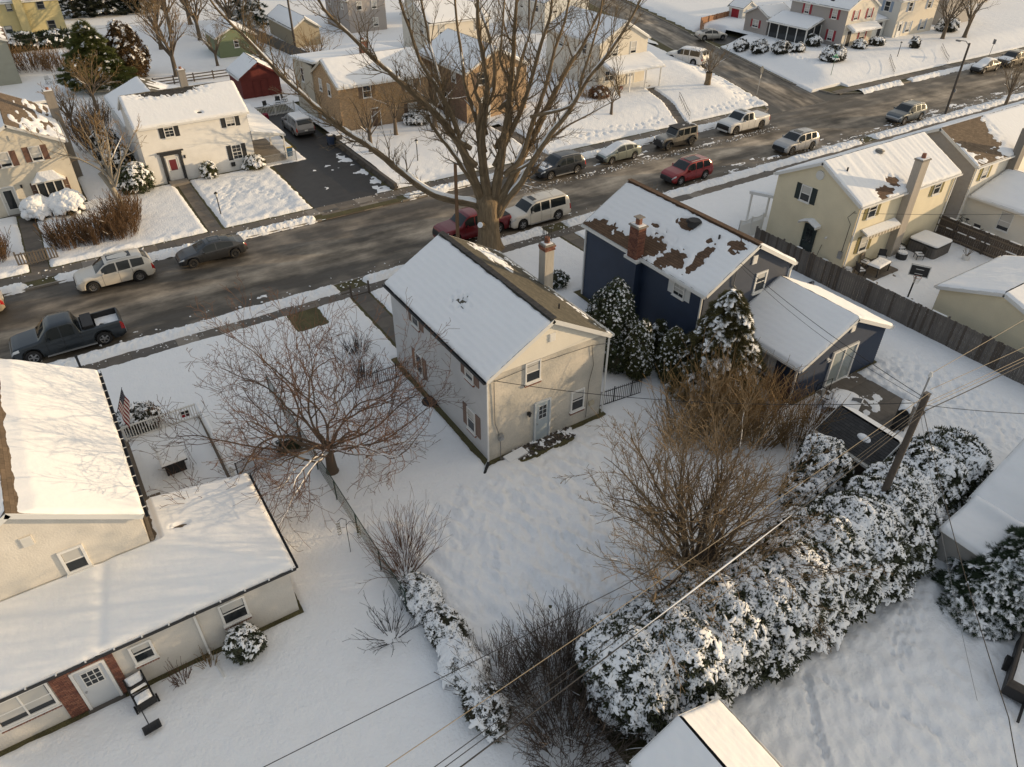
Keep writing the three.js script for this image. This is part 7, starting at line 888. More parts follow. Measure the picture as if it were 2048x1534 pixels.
// a pad of snow lying along the fingers of a spray: drooping, forked, thin at the tips
const pads = [1, 2, 3, 4].map((s) => { const r = RNG(s * 31), parts = [], n = 5 + (s % 3); for (let i = 0; i < n; i++) { const a = i / n * 6.283 + r() * 0.9, L = 0.45 + 0.6 * r(), d = 0.15 + 0.5 * r(), g = softIco(1), m = new THREE.Matrix4(); m.compose(V(Math.cos(a) * L * 0.62, -d * L * 0.5 + 0.06 * r(), Math.sin(a) * L * 0.62), new THREE.Quaternion().setFromEuler(new THREE.Euler(0, -a, -d * 0.8, 'YZX')), V(L * 0.72, 0.15 + 0.09 * r(), 0.16 + 0.14 * r())); g.applyMatrix4(m); parts.push(g); } const c = softIco(1); c.scale(0.42, 0.24, 0.38); parts.push(c); const g = mergeGeometries(parts), p = g.attributes.position; for (let i = 0; i < p.count; i++) { const x = p.getX(i), y = p.getY(i), z = p.getZ(i); p.setXYZ(i, x + 0.07 * nz(x * 4, z * 4, s), y + 0.07 * nz(x * 4, z * 4, s + 5), z + 0.07 * nz(x * 4, z * 4, s + 9)); } return g; });
for (const g of lumps) { const p = g.attributes.position, n = g.attributes.normal, m = new Map(); for (let i = 0; i < p.count; i++) { const k = p.getX(i).toFixed(4) + p.getY(i).toFixed(4) + p.getZ(i).toFixed(4); const v = m.get(k) || V(0, 0, 0); v.x += n.getX(i); v.y += n.getY(i); v.z += n.getZ(i); m.set(k, v); } for (let i = 0; i < p.count; i++) { const v = m.get(p.getX(i).toFixed(4) + p.getY(i).toFixed(4) + p.getZ(i).toFixed(4)).clone().normalize(); n.setXYZ(i, v.x, v.y, v.z); } }
M.leaf = new THREE.MeshStandardMaterial({ roughness: 0.75, side: THREE.DoubleSide }); M.leaf.color.setRGB(1, 1, 1);
function scatter(parent, name, geo, m, items) { // items: [x,y,z, dirx,diry,dirz, sx,sy,sz, r,g,b]
  if (!items.length) return; const im = new THREE.InstancedMesh(geo, m, items.length), M4 = new THREE.Matrix4(), q = new THREE.Quaternion(), c = new THREE.Color(), up = V(0, 1, 0), spin = new THREE.Quaternion(); let k = 0;
  for (const t of items) { q.setFromUnitVectors(up, V(t[3], t[4], t[5]).normalize()); spin.setFromAxisAngle(up, (k * 2.399) % 6.283); q.multiply(spin); M4.compose(V(t[0], t[1], t[2]), q, V(t[6], t[7], t[8])); im.setMatrixAt(k, M4); if (t.length > 9) im.setColorAt(k, c.setRGB(t[9], t[10], t[11])); k++; }
  im.name = name; im.userData.kind = 'stuff'; im.castShadow = im.receiveShadow = true; parent.add(im); return im;
}
// rounded evergreen: lobes [x,y,z,rx,ry,rz] in local metres
function evergreen(name, label, pos, lobes, o, seed, group, cat = 'shrub') {
  const g = thing(name, label, cat, group, pos), r = RNG(seed), sprays = [], snow = [[], [], [], []], col = o.col || [0.03, 0.045, 0.018], all = []; const tr = new MB(); tr.tube([[0, -0.1, 0], [0.05, (lobes[0][1] || 0.5), 0]], [0.09, 0.05], 6); tr.build('trunk', M.barkBrown, g);
  for (const L of lobes) { all.push(L); const n = o.bumps ?? 9; for (let i = 0; i < n; i++) { const a = r() * 6.283, e = Math.acos(1 - 1.5 * r()), k = 0.24 + 0.3 * r(); all.push([L[0] + L[3] * 0.74 * Math.sin(e) * Math.cos(a), L[1] + L[4] * 0.74 * Math.cos(e), L[2] + L[5] * 0.74 * Math.sin(e) * Math.sin(a), L[3] * k, L[4] * k * 0.9, L[5] * k]); } }
  const core = new MB(); for (const L of all) { const ic = new THREE.IcosahedronGeometry(1, 1).attributes.position.array; for (let i = 0; i < ic.length; i += 9) core.tri(...[0, 3, 6].map((k) => [L[0] + ic[i + k] * L[3] * 0.74, Math.max(0.02, L[1] + ic[i + k + 1] * L[4] * 0.74), L[2] + ic[i + k + 2] * L[5] * 0.74])); } core.build('inner_branches', o.core || M.evCore, g, 'stuff');
  for (const L of all) {
    const area = 4 * Math.PI * Math.pow((Math.pow(L[3] * L[4], 1.6) + Math.pow(L[3] * L[5], 1.6) + Math.pow(L[4] * L[5], 1.6)) / 3, 1 / 1.6), n = Math.round(area * (o.dens || 60));
    for (let i = 0; i < n; i++) {
      const u = 2 * r() - 1, a = r() * 6.283, q = Math.sqrt(1 - u * u), d = V(q * Math.cos(a), u, q * Math.sin(a)), k = 0.76 + 0.3 * r(), x = L[0] + d.x * L[3] * k, y = L[1] + d.y * L[4] * k, z = L[2] + d.z * L[5] * k; if (y < 0.04) continue;
      let inside = false; for (const B of all) if (B !== L && Math.hypot((x - B[0]) / B[3], (y - B[1]) / B[4], (z - B[2]) / B[5]) < 0.72) { inside = true; break; } if (inside) continue;
      const nn = V(d.x / L[3], d.y / L[4], d.z / L[5]).normalize(), s = (o.size || 0.14) * (0.7 + 0.6 * r()), v = 0.6 + 0.9 * r(); sprays.push([x, y, z, nn.x + 0.8 * (r() - 0.5), nn.y + 0.5 * r() + (o.upright || 0), nn.z + 0.8 * (r() - 0.5), s, s * 1.15, s, col[0] * v, col[1] * v, col[2] * v]);
      const patch = fbm((x + pos[0]) * 0.9, (z + pos[2]) * 0.9 + y * 0.7, 3, 3), pr = (o.snow ?? 0.5) * clamp(0.42 + 0.75 * nn.y + 1.4 * patch, 0, 1.25); if (r() < pr * (o.lumpShare ?? 0.36)) { const ls = (o.lump || 0.1) * (o.round ? 1 : 1.75) * (0.45 + 0.95 * r() * r() + 0.3 * r()); snow[Math.floor(r() * 4)].push([x + nn.x * s * 0.42, y + s * 0.34, z + nn.z * s * 0.42, nn.x * 1.1, 0.7 + 0.3 * r(), nn.z * 1.1, ls * (0.85 + 0.5 * r()), ls * (0.6 + 0.4 * r()), ls * (0.85 + 0.5 * r())]); }
    }
  }
  scatter(g, 'foliage', o.spray || leafSpray, M.leaf, sprays); snow.forEach((s, i) => scatter(g, 'snow', (o.round ? lumps : pads)[i], M.snowClump, s)); return g;
}
M.evCore = mat(0.06, 0.052, 0.03, 1);
// layered conifer with boughs
function conifer(name, label, pos, H, R, o, seed, group) {
  const g = thing(name, label, 'tree', group, pos), r = RNG(seed), sp = [], snow = [[], [], [], []], tr = new MB(), bo = new MB(), col = o.col || [0.03, 0.05, 0.022]; tr.tube([[0, -0.1, 0], [0.04, H * 0.5, 0.02], [0, H * 0.97, 0]], [R * 0.07 + 0.05, R * 0.045 + 0.03, 0.015], 8); tr.build('trunk', M.barkBrown, g);
  const NB = o.boughs || 120; for (let b = 0; b < NB; b++) {
    const t = Math.pow((b + 0.5) / NB, 0.85), y0 = lerp(o.from ?? 0.25, H * 0.985, t), len = R * Math.pow(1 - t, o.taper || 0.8) * (0.75 + 0.5 * r()) + 0.12, a = b * 2.399 + 0.5 * r(), ca = Math.cos(a), sa = Math.sin(a), droop = (o.droop ?? 0.35) * (0.7 + 0.6 * r()), lift = o.lift ?? 0.25, Y = (s) => y0 + len * (lift * s - droop * s * s), n = Math.max(4, Math.round(len * (o.dens || 34)));
    bo.tube([0, 0.35, 0.7, 1].map((s) => [ca * len * s, Y(s), sa * len * s]), [0.03, 0.022, 0.014, 0.006], 3);
    for (let i = 0; i < n; i++) { const s = 0.12 + 0.9 * Math.sqrt(r()), w = (r() - 0.5) * len * 0.55 * (1.1 - 0.6 * s), x = ca * len * s - sa * w, z = sa * len * s + ca * w, y = Y(s) - Math.abs(w) * 0.25 + 0.06 * (r() - 0.5), k = (o.size || 0.17) * (0.7 + 0.6 * r()), v = 0.55 + 0.95 * r(); sp.push([x, y, z, ca + 0.9 * (r() - 0.5), 0.25 + 0.5 * r() - droop * s, sa + 0.9 * (r() - 0.5), k, k * 1.3, k, col[0] * v, col[1] * v, col[2] * v]); const pa = 0.5 + 1.3 * fbm((x + pos[0]) * 0.9, (z + pos[2]) * 0.9 + y, 4, 2); if (r() < (o.snow ?? 0.4) * clamp(pa, 0, 1.3) * 0.4) { const ls = (o.lump || 0.11) * 1.8 * (0.5 + r()); snow[i & 3].push([x, y + k * 0.32, z, ca * 0.6, 1, sa * 0.6, ls * 1.1, ls * 0.6, ls * 1.1]); } }
  }
  bo.build('bough', M.barkBrown, g, 'stuff'); scatter(g, 'foliage', o.spray || needleSpray, M.leaf, sp); snow.forEach((s, i) => scatter(g, 'snow', pads[i], M.snowClump, s)); return g;
}
{ // the great snow laden hedge along the rear boundary, bush by bush
  const R = RNG(91), gr = 'snow laden evergreens of the rear hedge'; const bushes = [[11.2, -9.5, 1.7, 2.9], [12.9, -9.0, 1.75, 3.1], [14.7, -9.1, 1.75, 3.2], [16.6, -8.9, 1.8, 3.25], [18.4, -8.8, 1.8, 3.3], [20.3, -8.9, 1.8, 3.4], [22.2, -8.9, 1.8, 3.5], [23.9, -8.9, 1.7, 3.1], [25.7, -9.3, 1.6, 2.9], [27.5, -9.4, 1.6, 3.1], [29.3, -9.3, 1.6, 3.3]];
  const ord = ['end bush of the snowy rear hedge beside the bramble thicket', 'second bush of the snowy rear hedge from the bramble thicket', 'third bush of the snowy rear hedge from the bramble thicket', 'fourth bush of the snowy rear hedge from the bramble thicket', 'fifth bush of the snowy rear hedge, in the middle of the row', 'sixth bush of the snowy rear hedge from the bramble thicket', 'seventh bush of the snowy rear hedge from the bramble thicket', 'snowy hedge bush at the foot of the utility pole', 'snowy hedge bush just past the utility pole', 'last but one bush of the snowy rear hedge before its far end', 'end bush of the snowy rear hedge beside the grey block garage'];
  bushes.forEach(([x, z, r, h], i) => { const lobes = [[0, h * 0.45, 0, r * 0.95, h * 0.5, r * 1.02], [0.5 * (R() - 0.5), h * 0.72, -0.3 + 0.4 * R(), r * 0.7, h * 0.3, r * 0.75], [0.2 * (R() - 0.5), h * 0.25, 0.55, r * 0.95, h * 0.3, r * 0.85], [0, h * 0.35, -0.7, r * 0.85, h * 0.38, r * 0.7]]; evergreen('hedge_bush', ord[i], [x, 0, z], lobes, { dens: 54, size: 0.2, snow: i > 8 ? 0.75 : 0.95, lump: 0.125, lumpShare: 0.44, bumps: 12, col: [0.04, 0.046, 0.02], upright: 0.2 }, 200 + i, gr, 'hedge bush'); });
  evergreen('hedge_bush', 'low snowy bush in front of the hedge beside the bare yard tree', [13.2, 0, -11.2], [[0, 0.6, 0, 1.3, 0.75, 0.7], [0.9, 0.7, 0.2, 0.9, 0.8, 0.6]], { dens: 50, size: 0.15, snow: 0.8, lump: 0.1, lumpShare: 0.6, col: [0.026, 0.032, 0.015] }, 221, gr, 'hedge bush');
  evergreen('hedge_bush', 'snowy bush behind the hedge row near the garden shed', [24.4, 0, -12.4], [[0, 1.4, 0, 1.2, 1.7, 1.0], [-1.2, 0.9, 0.3, 0.9, 1.1, 0.8]], { dens: 60, size: 0.16, snow: 0.7, lump: 0.1, lumpShare: 0.6, col: [0.03, 0.036, 0.016] }, 222, gr, 'hedge bush');
  conifer('dark_conifer', 'dark snowy conifer at the picture edge below the grey block garage', [26.3, 0, -4.2], 4.6, 2.3, { snow: 0.6, dens: 50, boughs: 170, droop: 0.5, lump: 0.1, size: 0.2 }, 231); conifer('dark_conifer', 'low broad dark conifer at the picture edge next to the taller one', [25.0, 0, -4.7], 2.4, 1.7, { snow: 0.7, dens: 56, boughs: 110, droop: 0.5, lump: 0.1, size: 0.18 }, 232);
}
conifer('cedar_tree', 'tall cedar with snow bent boughs against the blue house extension', [26.2, 0, -20.3], 6.4, 2.35, { snow: 0.2, dens: 84, boughs: 190, droop: 0.75, lift: 0.3, lump: 0.15, size: 0.22, col: [0.085, 0.075, 0.024], taper: 0.62 }, 241);
evergreen('holly_bush', 'tall broad holly with patchy snow between the white and blue houses', [23.5, 0, -26.0], [[0, 2.1, 0, 1.3, 2.3, 1.5], [0.2, 3.6, 0.1, 0.85, 1.2, 0.9], [-0.3, 1.0, 1.2, 1.1, 1.1, 1.0]], { dens: 60, size: 0.15, snow: 0.5, lump: 0.042, lumpShare: 0.9, col: [0.045, 0.058, 0.022] }, 242); evergreen('arborvitae', 'slim snowy evergreen next to the iron fence and holly', [23.6, 0, -23.6], [[0, 1.6, 0, 0.75, 1.8, 0.75], [0.05, 2.8, 0, 0.4, 0.8, 0.4]], { dens: 95, size: 0.14, snow: 0.45, lump: 0.042, lumpShare: 0.8, col: [0.06, 0.064, 0.02], upright: 0.8, bumps: 12 }, 243); evergreen('arborvitae', 'slim evergreen between the holly and the cedar near the blue wall', [24.9, 0, -22.4], [[0, 1.5, 0, 0.75, 1.7, 0.75], [0, 2.6, 0.05, 0.4, 0.8, 0.4]], { dens: 95, size: 0.14, snow: 0.5, lump: 0.042, lumpShare: 0.8, col: [0.06, 0.064, 0.02], upright: 0.8, bumps: 12 }, 244); evergreen('arborvitae', 'short pointed evergreen close against the blue house wall', [25.6, 0, -24.2], [[0, 1.2, 0, 0.55, 1.4, 0.55], [0, 2.2, 0, 0.3, 0.6, 0.3]], { dens: 85, size: 0.12, snow: 0.5, lump: 0.08, col: [0.05, 0.055, 0.018], upright: 0.8 }, 245);
evergreen('foundation_shrub', 'dark shrub at the street corner of the white house side yard', [22.2, 0, -31.0], [[0, 0.5, 0, 0.9, 0.6, 0.8], [0.9, 0.45, -0.4, 0.7, 0.5, 0.6]], { dens: 70, size: 0.12, snow: 0.45, lump: 0.08 }, 246); evergreen('foundation_shrub', 'low bush before the front corner of the blue house', [25.9, 0, -34.2], [[0, 0.5, 0, 0.7, 0.6, 0.7]], { dens: 70, size: 0.12, snow: 0.4, lump: 0.08 }, 247);
evergreen('deck_shrub', 'dark snow topped shrub below the flag beside the white deck', [-0.35, 0, -33.6], [[0, 0.7, 0, 0.9, 0.8, 0.7], [0.5, 0.8, 0.2, 0.6, 0.7, 0.55]], { dens: 80, size: 0.12, snow: 0.6, lump: 0.1, col: [0.03, 0.03, 0.016] }, 248); evergreen('corner_shrub', 'round snow dotted shrub against the wall of the low addition', [0.35, 0, -18.15], [[0, 0.62, 0, 0.62, 0.68, 0.55]], { dens: 110, size: 0.12, snow: 0.62, lump: 0.075, col: [0.05, 0.058, 0.03] }, 249); evergreen('small_fence_shrub', 'small dark shrub in the fence corner beside the chain gate', [5.4, 0, -28.0], [[0, 0.35, 0, 0.55, 0.42, 0.45]], { dens: 90, size: 0.1, snow: 0.2, lump: 0.06 }, 250);
{ const gr = 'ivy hedge along the side fence'; const defs = [[6.75, -16.7, 1.0, 'top end of the snowy ivy hedge where the chain fence ends'], [6.8, -14.9, 1.05, 'middle of the snowy ivy hedge along the side boundary'], [6.6, -13.1, 1.1, 'flat snow capped clump of the ivy hedge along the side boundary'], [6.5, -11.5, 0.95, 'lowest clump of the ivy hedge above the bramble thicket']]; defs.forEach(([x, z, h, l], i) => evergreen('ivy_hedge', l, [x, 0, z], [[0, h * 0.5, 0, 0.62, h * 0.62, 1.05], [0.1, h * 0.7, 0.3, 0.5, h * 0.45, 0.6]], { dens: 80, size: 0.12, snow: i === 2 ? 1.1 : 0.75, lump: i === 2 ? 0.16 : 0.1, lumpShare: i === 2 ? 0.7 : 0.42, col: [0.05, 0.052, 0.03] }, 260 + i, gr, 'hedge bush')); }
// gardens across the street
conifer('green_pine', 'bright green pine in the garden behind the tan house', [8.2, 0, -101], 7.4, 3.6, { snow: 0.12, dens: 26, boughs: 190, droop: 0.2, size: 0.36, lump: 0.14, col: [0.085, 0.1, 0.022] }, 271); evergreen('bronze_conifer', 'bronze brown rounded conifer dotted with snow beside the green pine', [12.4, 0, -104.5], [[0, 2.6, 0, 2.2, 3.0, 2.1], [0, 4.6, 0, 1.3, 1.6, 1.3]], { dens: 24, size: 0.3, snow: 0.3, lump: 0.2, col: [0.10, 0.055, 0.016] }, 272, null, 'tree'); evergreen('clipped_hedge', 'long dark clipped hedge before the far yellow house', [4.6, 0, -127], [[-3, 1, 0, 3.2, 1.3, 1.2], [2, 1, 0, 3.4, 1.3, 1.2]], { dens: 14, size: 0.4, snow: 0.4, lump: 0.25 }, 273, null, 'hedge bush');
for (let i = 0; i < 6; i++) conifer('windbreak_conifer', ['dark evergreen of the far windbreak nearest the yellow house', 'second dark evergreen of the far windbreak', 'third dark evergreen of the far windbreak', 'fourth dark evergreen of the far windbreak', 'fifth dark evergreen of the far windbreak', 'last dark evergreen of the far windbreak'][i], [11.5 + i * 2.3, 0, -148 - (i % 2) * 1.5], 8.5, 2.6, { snow: 0.12, dens: 14, boughs: 90, size: 0.5, lump: 0.22, col: [0.028, 0.036, 0.02] }, 280 + i, 'dark windbreak evergreens at the top edge'); conifer('far_conifer', 'dark snowy conifer beside the far garage roof', [33.5, 0, -127], 8, 3.2, { snow: 0.5, dens: 16, boughs: 100, size: 0.45, lump: 0.25 }, 290);
const rb = (name, label, x, z, w, h, o, s, group) => evergreen(name, label, [x, T(x, z), z], [[0, h * 0.45, 0, w, h * 0.55, w * 0.9]], { dens: 45, size: 0.18, snow: 0.5, lump: 0.13, ...o }, s, group);
rb('round_shrub', 'big round snow dotted shrub at the corner of the white colonial', 5.75, -66.2, 1.35, 2.4, { col: [0.035, 0.05, 0.015], snow: 0.6 }, 301); rb('cone_shrub', 'small cone shaped shrub beside the front door of the white colonial', 11.55, -66.0, 0.62, 1.5, { snow: 0.7, col: [0.06, 0.065, 0.02] }, 302); rb('round_shrub', 'round snow capped shrub by the porch of the white colonial', 15.5, -66.1, 0.85, 1.3, { snow: 0.8, col: [0.06, 0.06, 0.015] }, 303); rb('dark_shrub', 'dark snowy shrub mass along the side wall of the white colonial', 5.2, -71, 1.1, 3.0, { snow: 0.5, col: [0.03, 0.03, 0.018] }, 304); rb('dark_shrub', 'dark shrub further back along the side of the white colonial', 5.0, -75.5, 1.2, 2.8, { snow: 0.4, col: [0.03, 0.03, 0.018] }, 305);
rb('capped_shrub', 'round shrub under a thick snow cap beside the door of the tan house', -1.75, -64.8, 1.0, 1.5, { snow: 1.4, lump: 0.26, lumpShare: 0.5, round: true, col: [0.035, 0.035, 0.015] }, 306, 'snow capped shrubs before the tan house'); rb('capped_shrub', 'round shrub under a thick snow cap below the bay window of the tan house', 0.35, -64.4, 1.1, 1.6, { snow: 1.4, lump: 0.26, lumpShare: 0.5, round: true, col: [0.04, 0.036, 0.015] }, 307, 'snow capped shrubs before the tan house');
[[86.6, -74.6, 1.0, 1.5, 'dark snowy bush nearest the side street driveway'], [86.9, -71.6, 1.2, 1.5, 'snow covered bush in the row along the side street lawn'], [87.6, -68.6, 1.2, 1.5, 'sprawling snowy bush in the row beside the sunroom lawn'], [89.6, -67.6, 0.9, 1.2, 'last bush of the row along the side street lawn'], [89.6, -61.9, 1.5, 2.0, 'large round snowy bush on the corner lawn behind the street sign'], [94.2, -68.6, 0.9, 1.5, 'round bush at the sunroom corner'], [98.6, -64.4, 0.9, 1.1, 'round bush left of the red shuttered house steps'], [102.4, -64.4, 1.0, 1.1, 'round bush below the awning of the red shuttered house'], [105.2, -60.6, 0.6, 1.5, 'wrapped bushy shrub on the lawn of the pale house'], [119.5, -64.6, 1.5, 2.2, 'dark snowy bush at the end of the pale house']].forEach(([x, z, w, h, l], i) => rb('lawn_bush', l, x, z, w, h, { dens: 30, size: 0.24, snow: 0.75, lump: 0.18, col: [0.035, 0.034, 0.022] }, 310 + i, 'snowy bushes on the corner lawns'));
rb('porch_shrub', 'snowy shrub below the front window of the tan brick house', 33, -68.6, 1.3, 1.3, { snow: 0.7, col: [0.05, 0.04, 0.02] }, 325); rb('porch_shrub', 'rust brown shrub beside the porch of the corner house', 53.6, -64.8, 1.2, 1.2, { snow: 0.1, col: [0.16, 0.07, 0.03] }, 326);
// brown twiggy hedges before the tan house
stemShrub('brown_hedge', 'tall brown twiggy hedge with snow on top before the tan house', [[-0.6, -58.2, 1.2, 1.7, 170], [1.2, -58.0, 1.2, 1.7, 170], [3.0, -57.9, 1.2, 1.9, 190], [3.7, -60.2, 1.1, 2.0, 160]], { mat: mat(0.13, 0.075, 0.035, 0.9), kids: 4, flare: 0.35, base: 0.9, min: 0.014, r: 0.02, snow: 0.2, levels: 2 }, 331, 'hedge'); stemShrub('brown_hedge', 'brown twiggy hedge cut by the picture edge beside the picket gate', [[-5.4, -58.3, 1.2, 1.7, 170], [-7.2, -58.3, 1.2, 1.7, 140]], { mat: mat(0.13, 0.075, 0.035, 0.9), kids: 4, flare: 0.35, base: 0.9, min: 0.014, r: 0.02, snow: 0.2 }, 332, 'hedge');
stemShrub('garden_scrub', 'brown scrub filling the garden below the far yellow house', [[2.5, -115, 2.2, 2.6, 120], [5.5, -113, 2.0, 2.2, 110], [-1, -118, 2.2, 2.6, 100]], { mat: mat(0.16, 0.1, 0.05, 0.9), kids: 4, min: 0.02, r: 0.025, flare: 0.6, base: 0.9, seg: 0.6 }, 341, 'thicket'); stemShrub('garden_scrub', 'brown scrub between the tan house and the shrubs of the white colonial', [[4.2, -79, 1.3, 2.4, 90], [4.0, -83, 1.4, 2.4, 90], [5.6, -87, 1.6, 2.2, 90]], { mat: mat(0.15, 0.1, 0.06, 0.9), kids: 4, min: 0.016, r: 0.02, flare: 0.5, base: 0.9, seg: 0.5, snow: 0.2 }, 342, 'thicket'); stemShrub('dry_grass', 'clump of tan dry grass by the porch corner of the corner house', [[52.4, -65.6, 1.0, 1.2, 90]], { y: 0.85, mat: mat(0.3, 0.18, 0.08, 0.9), kids: 1, min: 0.014, flare: 0.8 }, 343);
// ------------------------------------------------------------------ fences, poles, wires, garden things
// a run of upright planks with rails and posts; each plank its own piece
function plankFence(name, label, a, b, h, o = {}) {
  const L = Math.hypot(b[0] - a[0], b[1] - a[1]), g = thing(name, label, 'fence', o.group, [a[0], o.y || 0, a[1]], -Math.atan2(b[1] - a[1], b[0] - a[0])), r = RNG(o.seed || 7), w = o.w || 0.15, gap = o.gap ?? 0.012, ms = o.mats || [M.woodGrey, M.woodDark], n = Math.round(L / (w + gap)), st = L / n;
  for (let i = 0; i < n; i++) { const hh = h * (1 + (o.uneven ?? 0.02) * (r() - 0.5)); piece('plank', ms[Math.floor(r() * ms.length)], g, (i + 0.5) * st, hh / 2 + (o.lift || 0), 0.005 * (r() - 0.5), w, hh, 0.022, 0, 0, (o.lean || 0.006) * (r() - 0.5)); }
  for (const y of o.rails || [0.3, h * 0.55, h - 0.25]) piece('rail', o.railMat || ms[0], g, L / 2, y + (o.lift || 0), o.side === -1 ? -0.04 : 0.04, L, 0.09, 0.045);
  const np = Math.max(1, Math.round(L / (o.bay || 2.4))); for (let i = 0; i <= np; i++) piece('post', o.postMat || ms[0], g, L * i / np, (h + 0.06) / 2, o.side === -1 ? -0.1 : 0.1, 0.1, h + 0.06, 0.1);
  if (o.snowTop) { const k = new MB(); for (let x = 0; x < L - 0.3; x += 0.9) if (r() < o.snowTop) { const l = 0.4 + 0.5 * r(); for (const y of o.snowRails || [h]) k.box(x + l / 2, y + 0.03, o.snowZ ?? 0, l, 0.06, o.snowW || 0.05); } k.build('snow', M.snow, g, 'stuff'); }
  return g;
}
plankFence('plank_fence', 'tall weathered grey plank fence between the blue house and yellow house yards', [41.0, -31], [41.0, -2], 1.8, { mats: [M.woodGrey, M.woodDark, mottled([0.15, 0.135, 0.12], 0.3, 0.8, 0.9, { s: 92, fine: 0.3 })], w: 0.145, side: -1, uneven: 0.04, snowTop: 0.15 });
plankFence('stockade_fence', 'brown stockade fence with snow on its rails behind the hot tub', [54.6, -26.4], [54.2, -12], 1.7, { mats: [M.woodDark], w: 0.14, snowTop: 0.95, snowRails: [1.7, 0.93], snowZ: 0.05, snowW: 0.07, railMat: M.wood });
plankFence('orange_fence', 'new orange brown fence round the yard beyond the side street', [89.2, -84.8], [92.5, -88.6], 1.6, { y: 0.1, mats: [mat(0.36, 0.19, 0.10, 0.8), mat(0.32, 0.16, 0.085, 0.8)], w: 0.2, gap: 0.02 }); plankFence('orange_fence', 'long straight run of new orange brown fence up to the small red shed', [92.5, -88.6], [103.6, -88.4 - 2.6], 1.6, { y: 0.1, mats: [mat(0.36, 0.19, 0.10, 0.8), mat(0.32, 0.16, 0.085, 0.8)], w: 0.2, gap: 0.02 });
plankFence('garden_fence', 'weathered board fence running back past the far beige garage', [33.2, -97], [31.2, -121], 1.6, { mats: [M.woodGrey], w: 0.3, gap: 0.02 });
{ // white vinyl gate fence between the blue and yellow houses, scalloped top
  const g = thing('vinyl_fence', 'white vinyl fence with scalloped open top between the driveway and yellow house', 'fence', null, [41.2, 0, -32.6], 0); for (let i = 0; i < 2; i++) { const x0 = i * 1.22; piece('post', M.white, g, x0, 0.85, 0, 0.12, 1.7, 0.12); for (let k = 0; k < 9; k++) { const t = (k + 0.5) / 9; piece('plank', M.white, g, x0 + 0.06 + t * 1.1, 0.62, 0, 0.12, 1.1, 0.03); const hh = 0.22 + 0.18 * Math.pow(Math.abs(t - 0.5) * 2, 1.5); piece('picket', M.white, g, x0 + 0.06 + t * 1.1, 1.24 + hh / 2, 0, 0.045, hh, 0.03); } piece('rail', M.white, g, x0 + 0.61, 1.2, 0, 1.1, 0.09, 0.05); piece('rail', M.white, g, x0 + 0.61, 0.12, 0, 1.1, 0.09, 0.05); for (let k = 0; k < 4; k++) piece('rail', M.white, g, x0 + 0.2 + k * 0.275, 1.5 + 0.05 * Math.abs(k - 1.5), 0, 0.28, 0.06, 0.05, 0, 0, (k - 1.5) * 0.12); } piece('post', M.white, g, 2.44, 0.85, 0, 0.12, 1.7, 0.12);
}
function picketFence(name, label, a, b, h, m, o = {}) { const L = Math.hypot(b[0] - a[0], b[1] - a[1]), g = thing(name, label, 'fence', o.group, [a[0], o.y || 0, a[1]], -Math.atan2(b[1] - a[1], b[0] - a[0])), r = RNG(o.seed || 3), st = o.step || 0.12, n = Math.round(L / st); for (let i = 0; i <= n; i++) piece('picket', m[Math.floor(r() * m.length)], g, i * L / n, h / 2 + (o.lift || 0), 0, o.pw || 0.05, h * (1 + (o.uneven || 0) * (r() - 0.5)), 0.03, 0, 0, (o.uneven || 0) * 0.3 * (r() - 0.5)); for (const y of [0.15, h - 0.06]) piece('rail', m[0], g, L / 2, y + (o.lift || 0), 0.03, L, 0.07, 0.05); const np = Math.max(1, Math.round(L / 2.2)); for (let i = 0; i <= np; i++) piece('post', m[0], g, i * L / np, (h + 0.15) / 2, 0.0, 0.11, h + 0.15, 0.11); if (o.snow) { const k = gridGeo(Math.round(L / 0.1), 4, (u, v) => [u * L, h + 0.03 + (o.lift || 0) + 0.12 * Math.sin(v * 3.14) * (0.7 + 0.6 * fbm(u * L * 1.5, v, 4, 2)), (v - 0.5) * 0.2], null, true); place(k, M.snow, 'snow', g); } return g; }
picketFence('picket_fence', 'white picket fence across the driveway behind the minivan', [20.2, -80.6], [24.4, -80.8], 1.05, [M.white], { step: 0.16 }); picketFence('picket_gate', 'old grey picket fence with leaning pales by the brown hedge', [-3.9, -56.5], [-1.5, -56.4], 0.95, [M.woodGrey, M.wood], { step: 0.19, pw: 0.1, uneven: 0.25 });
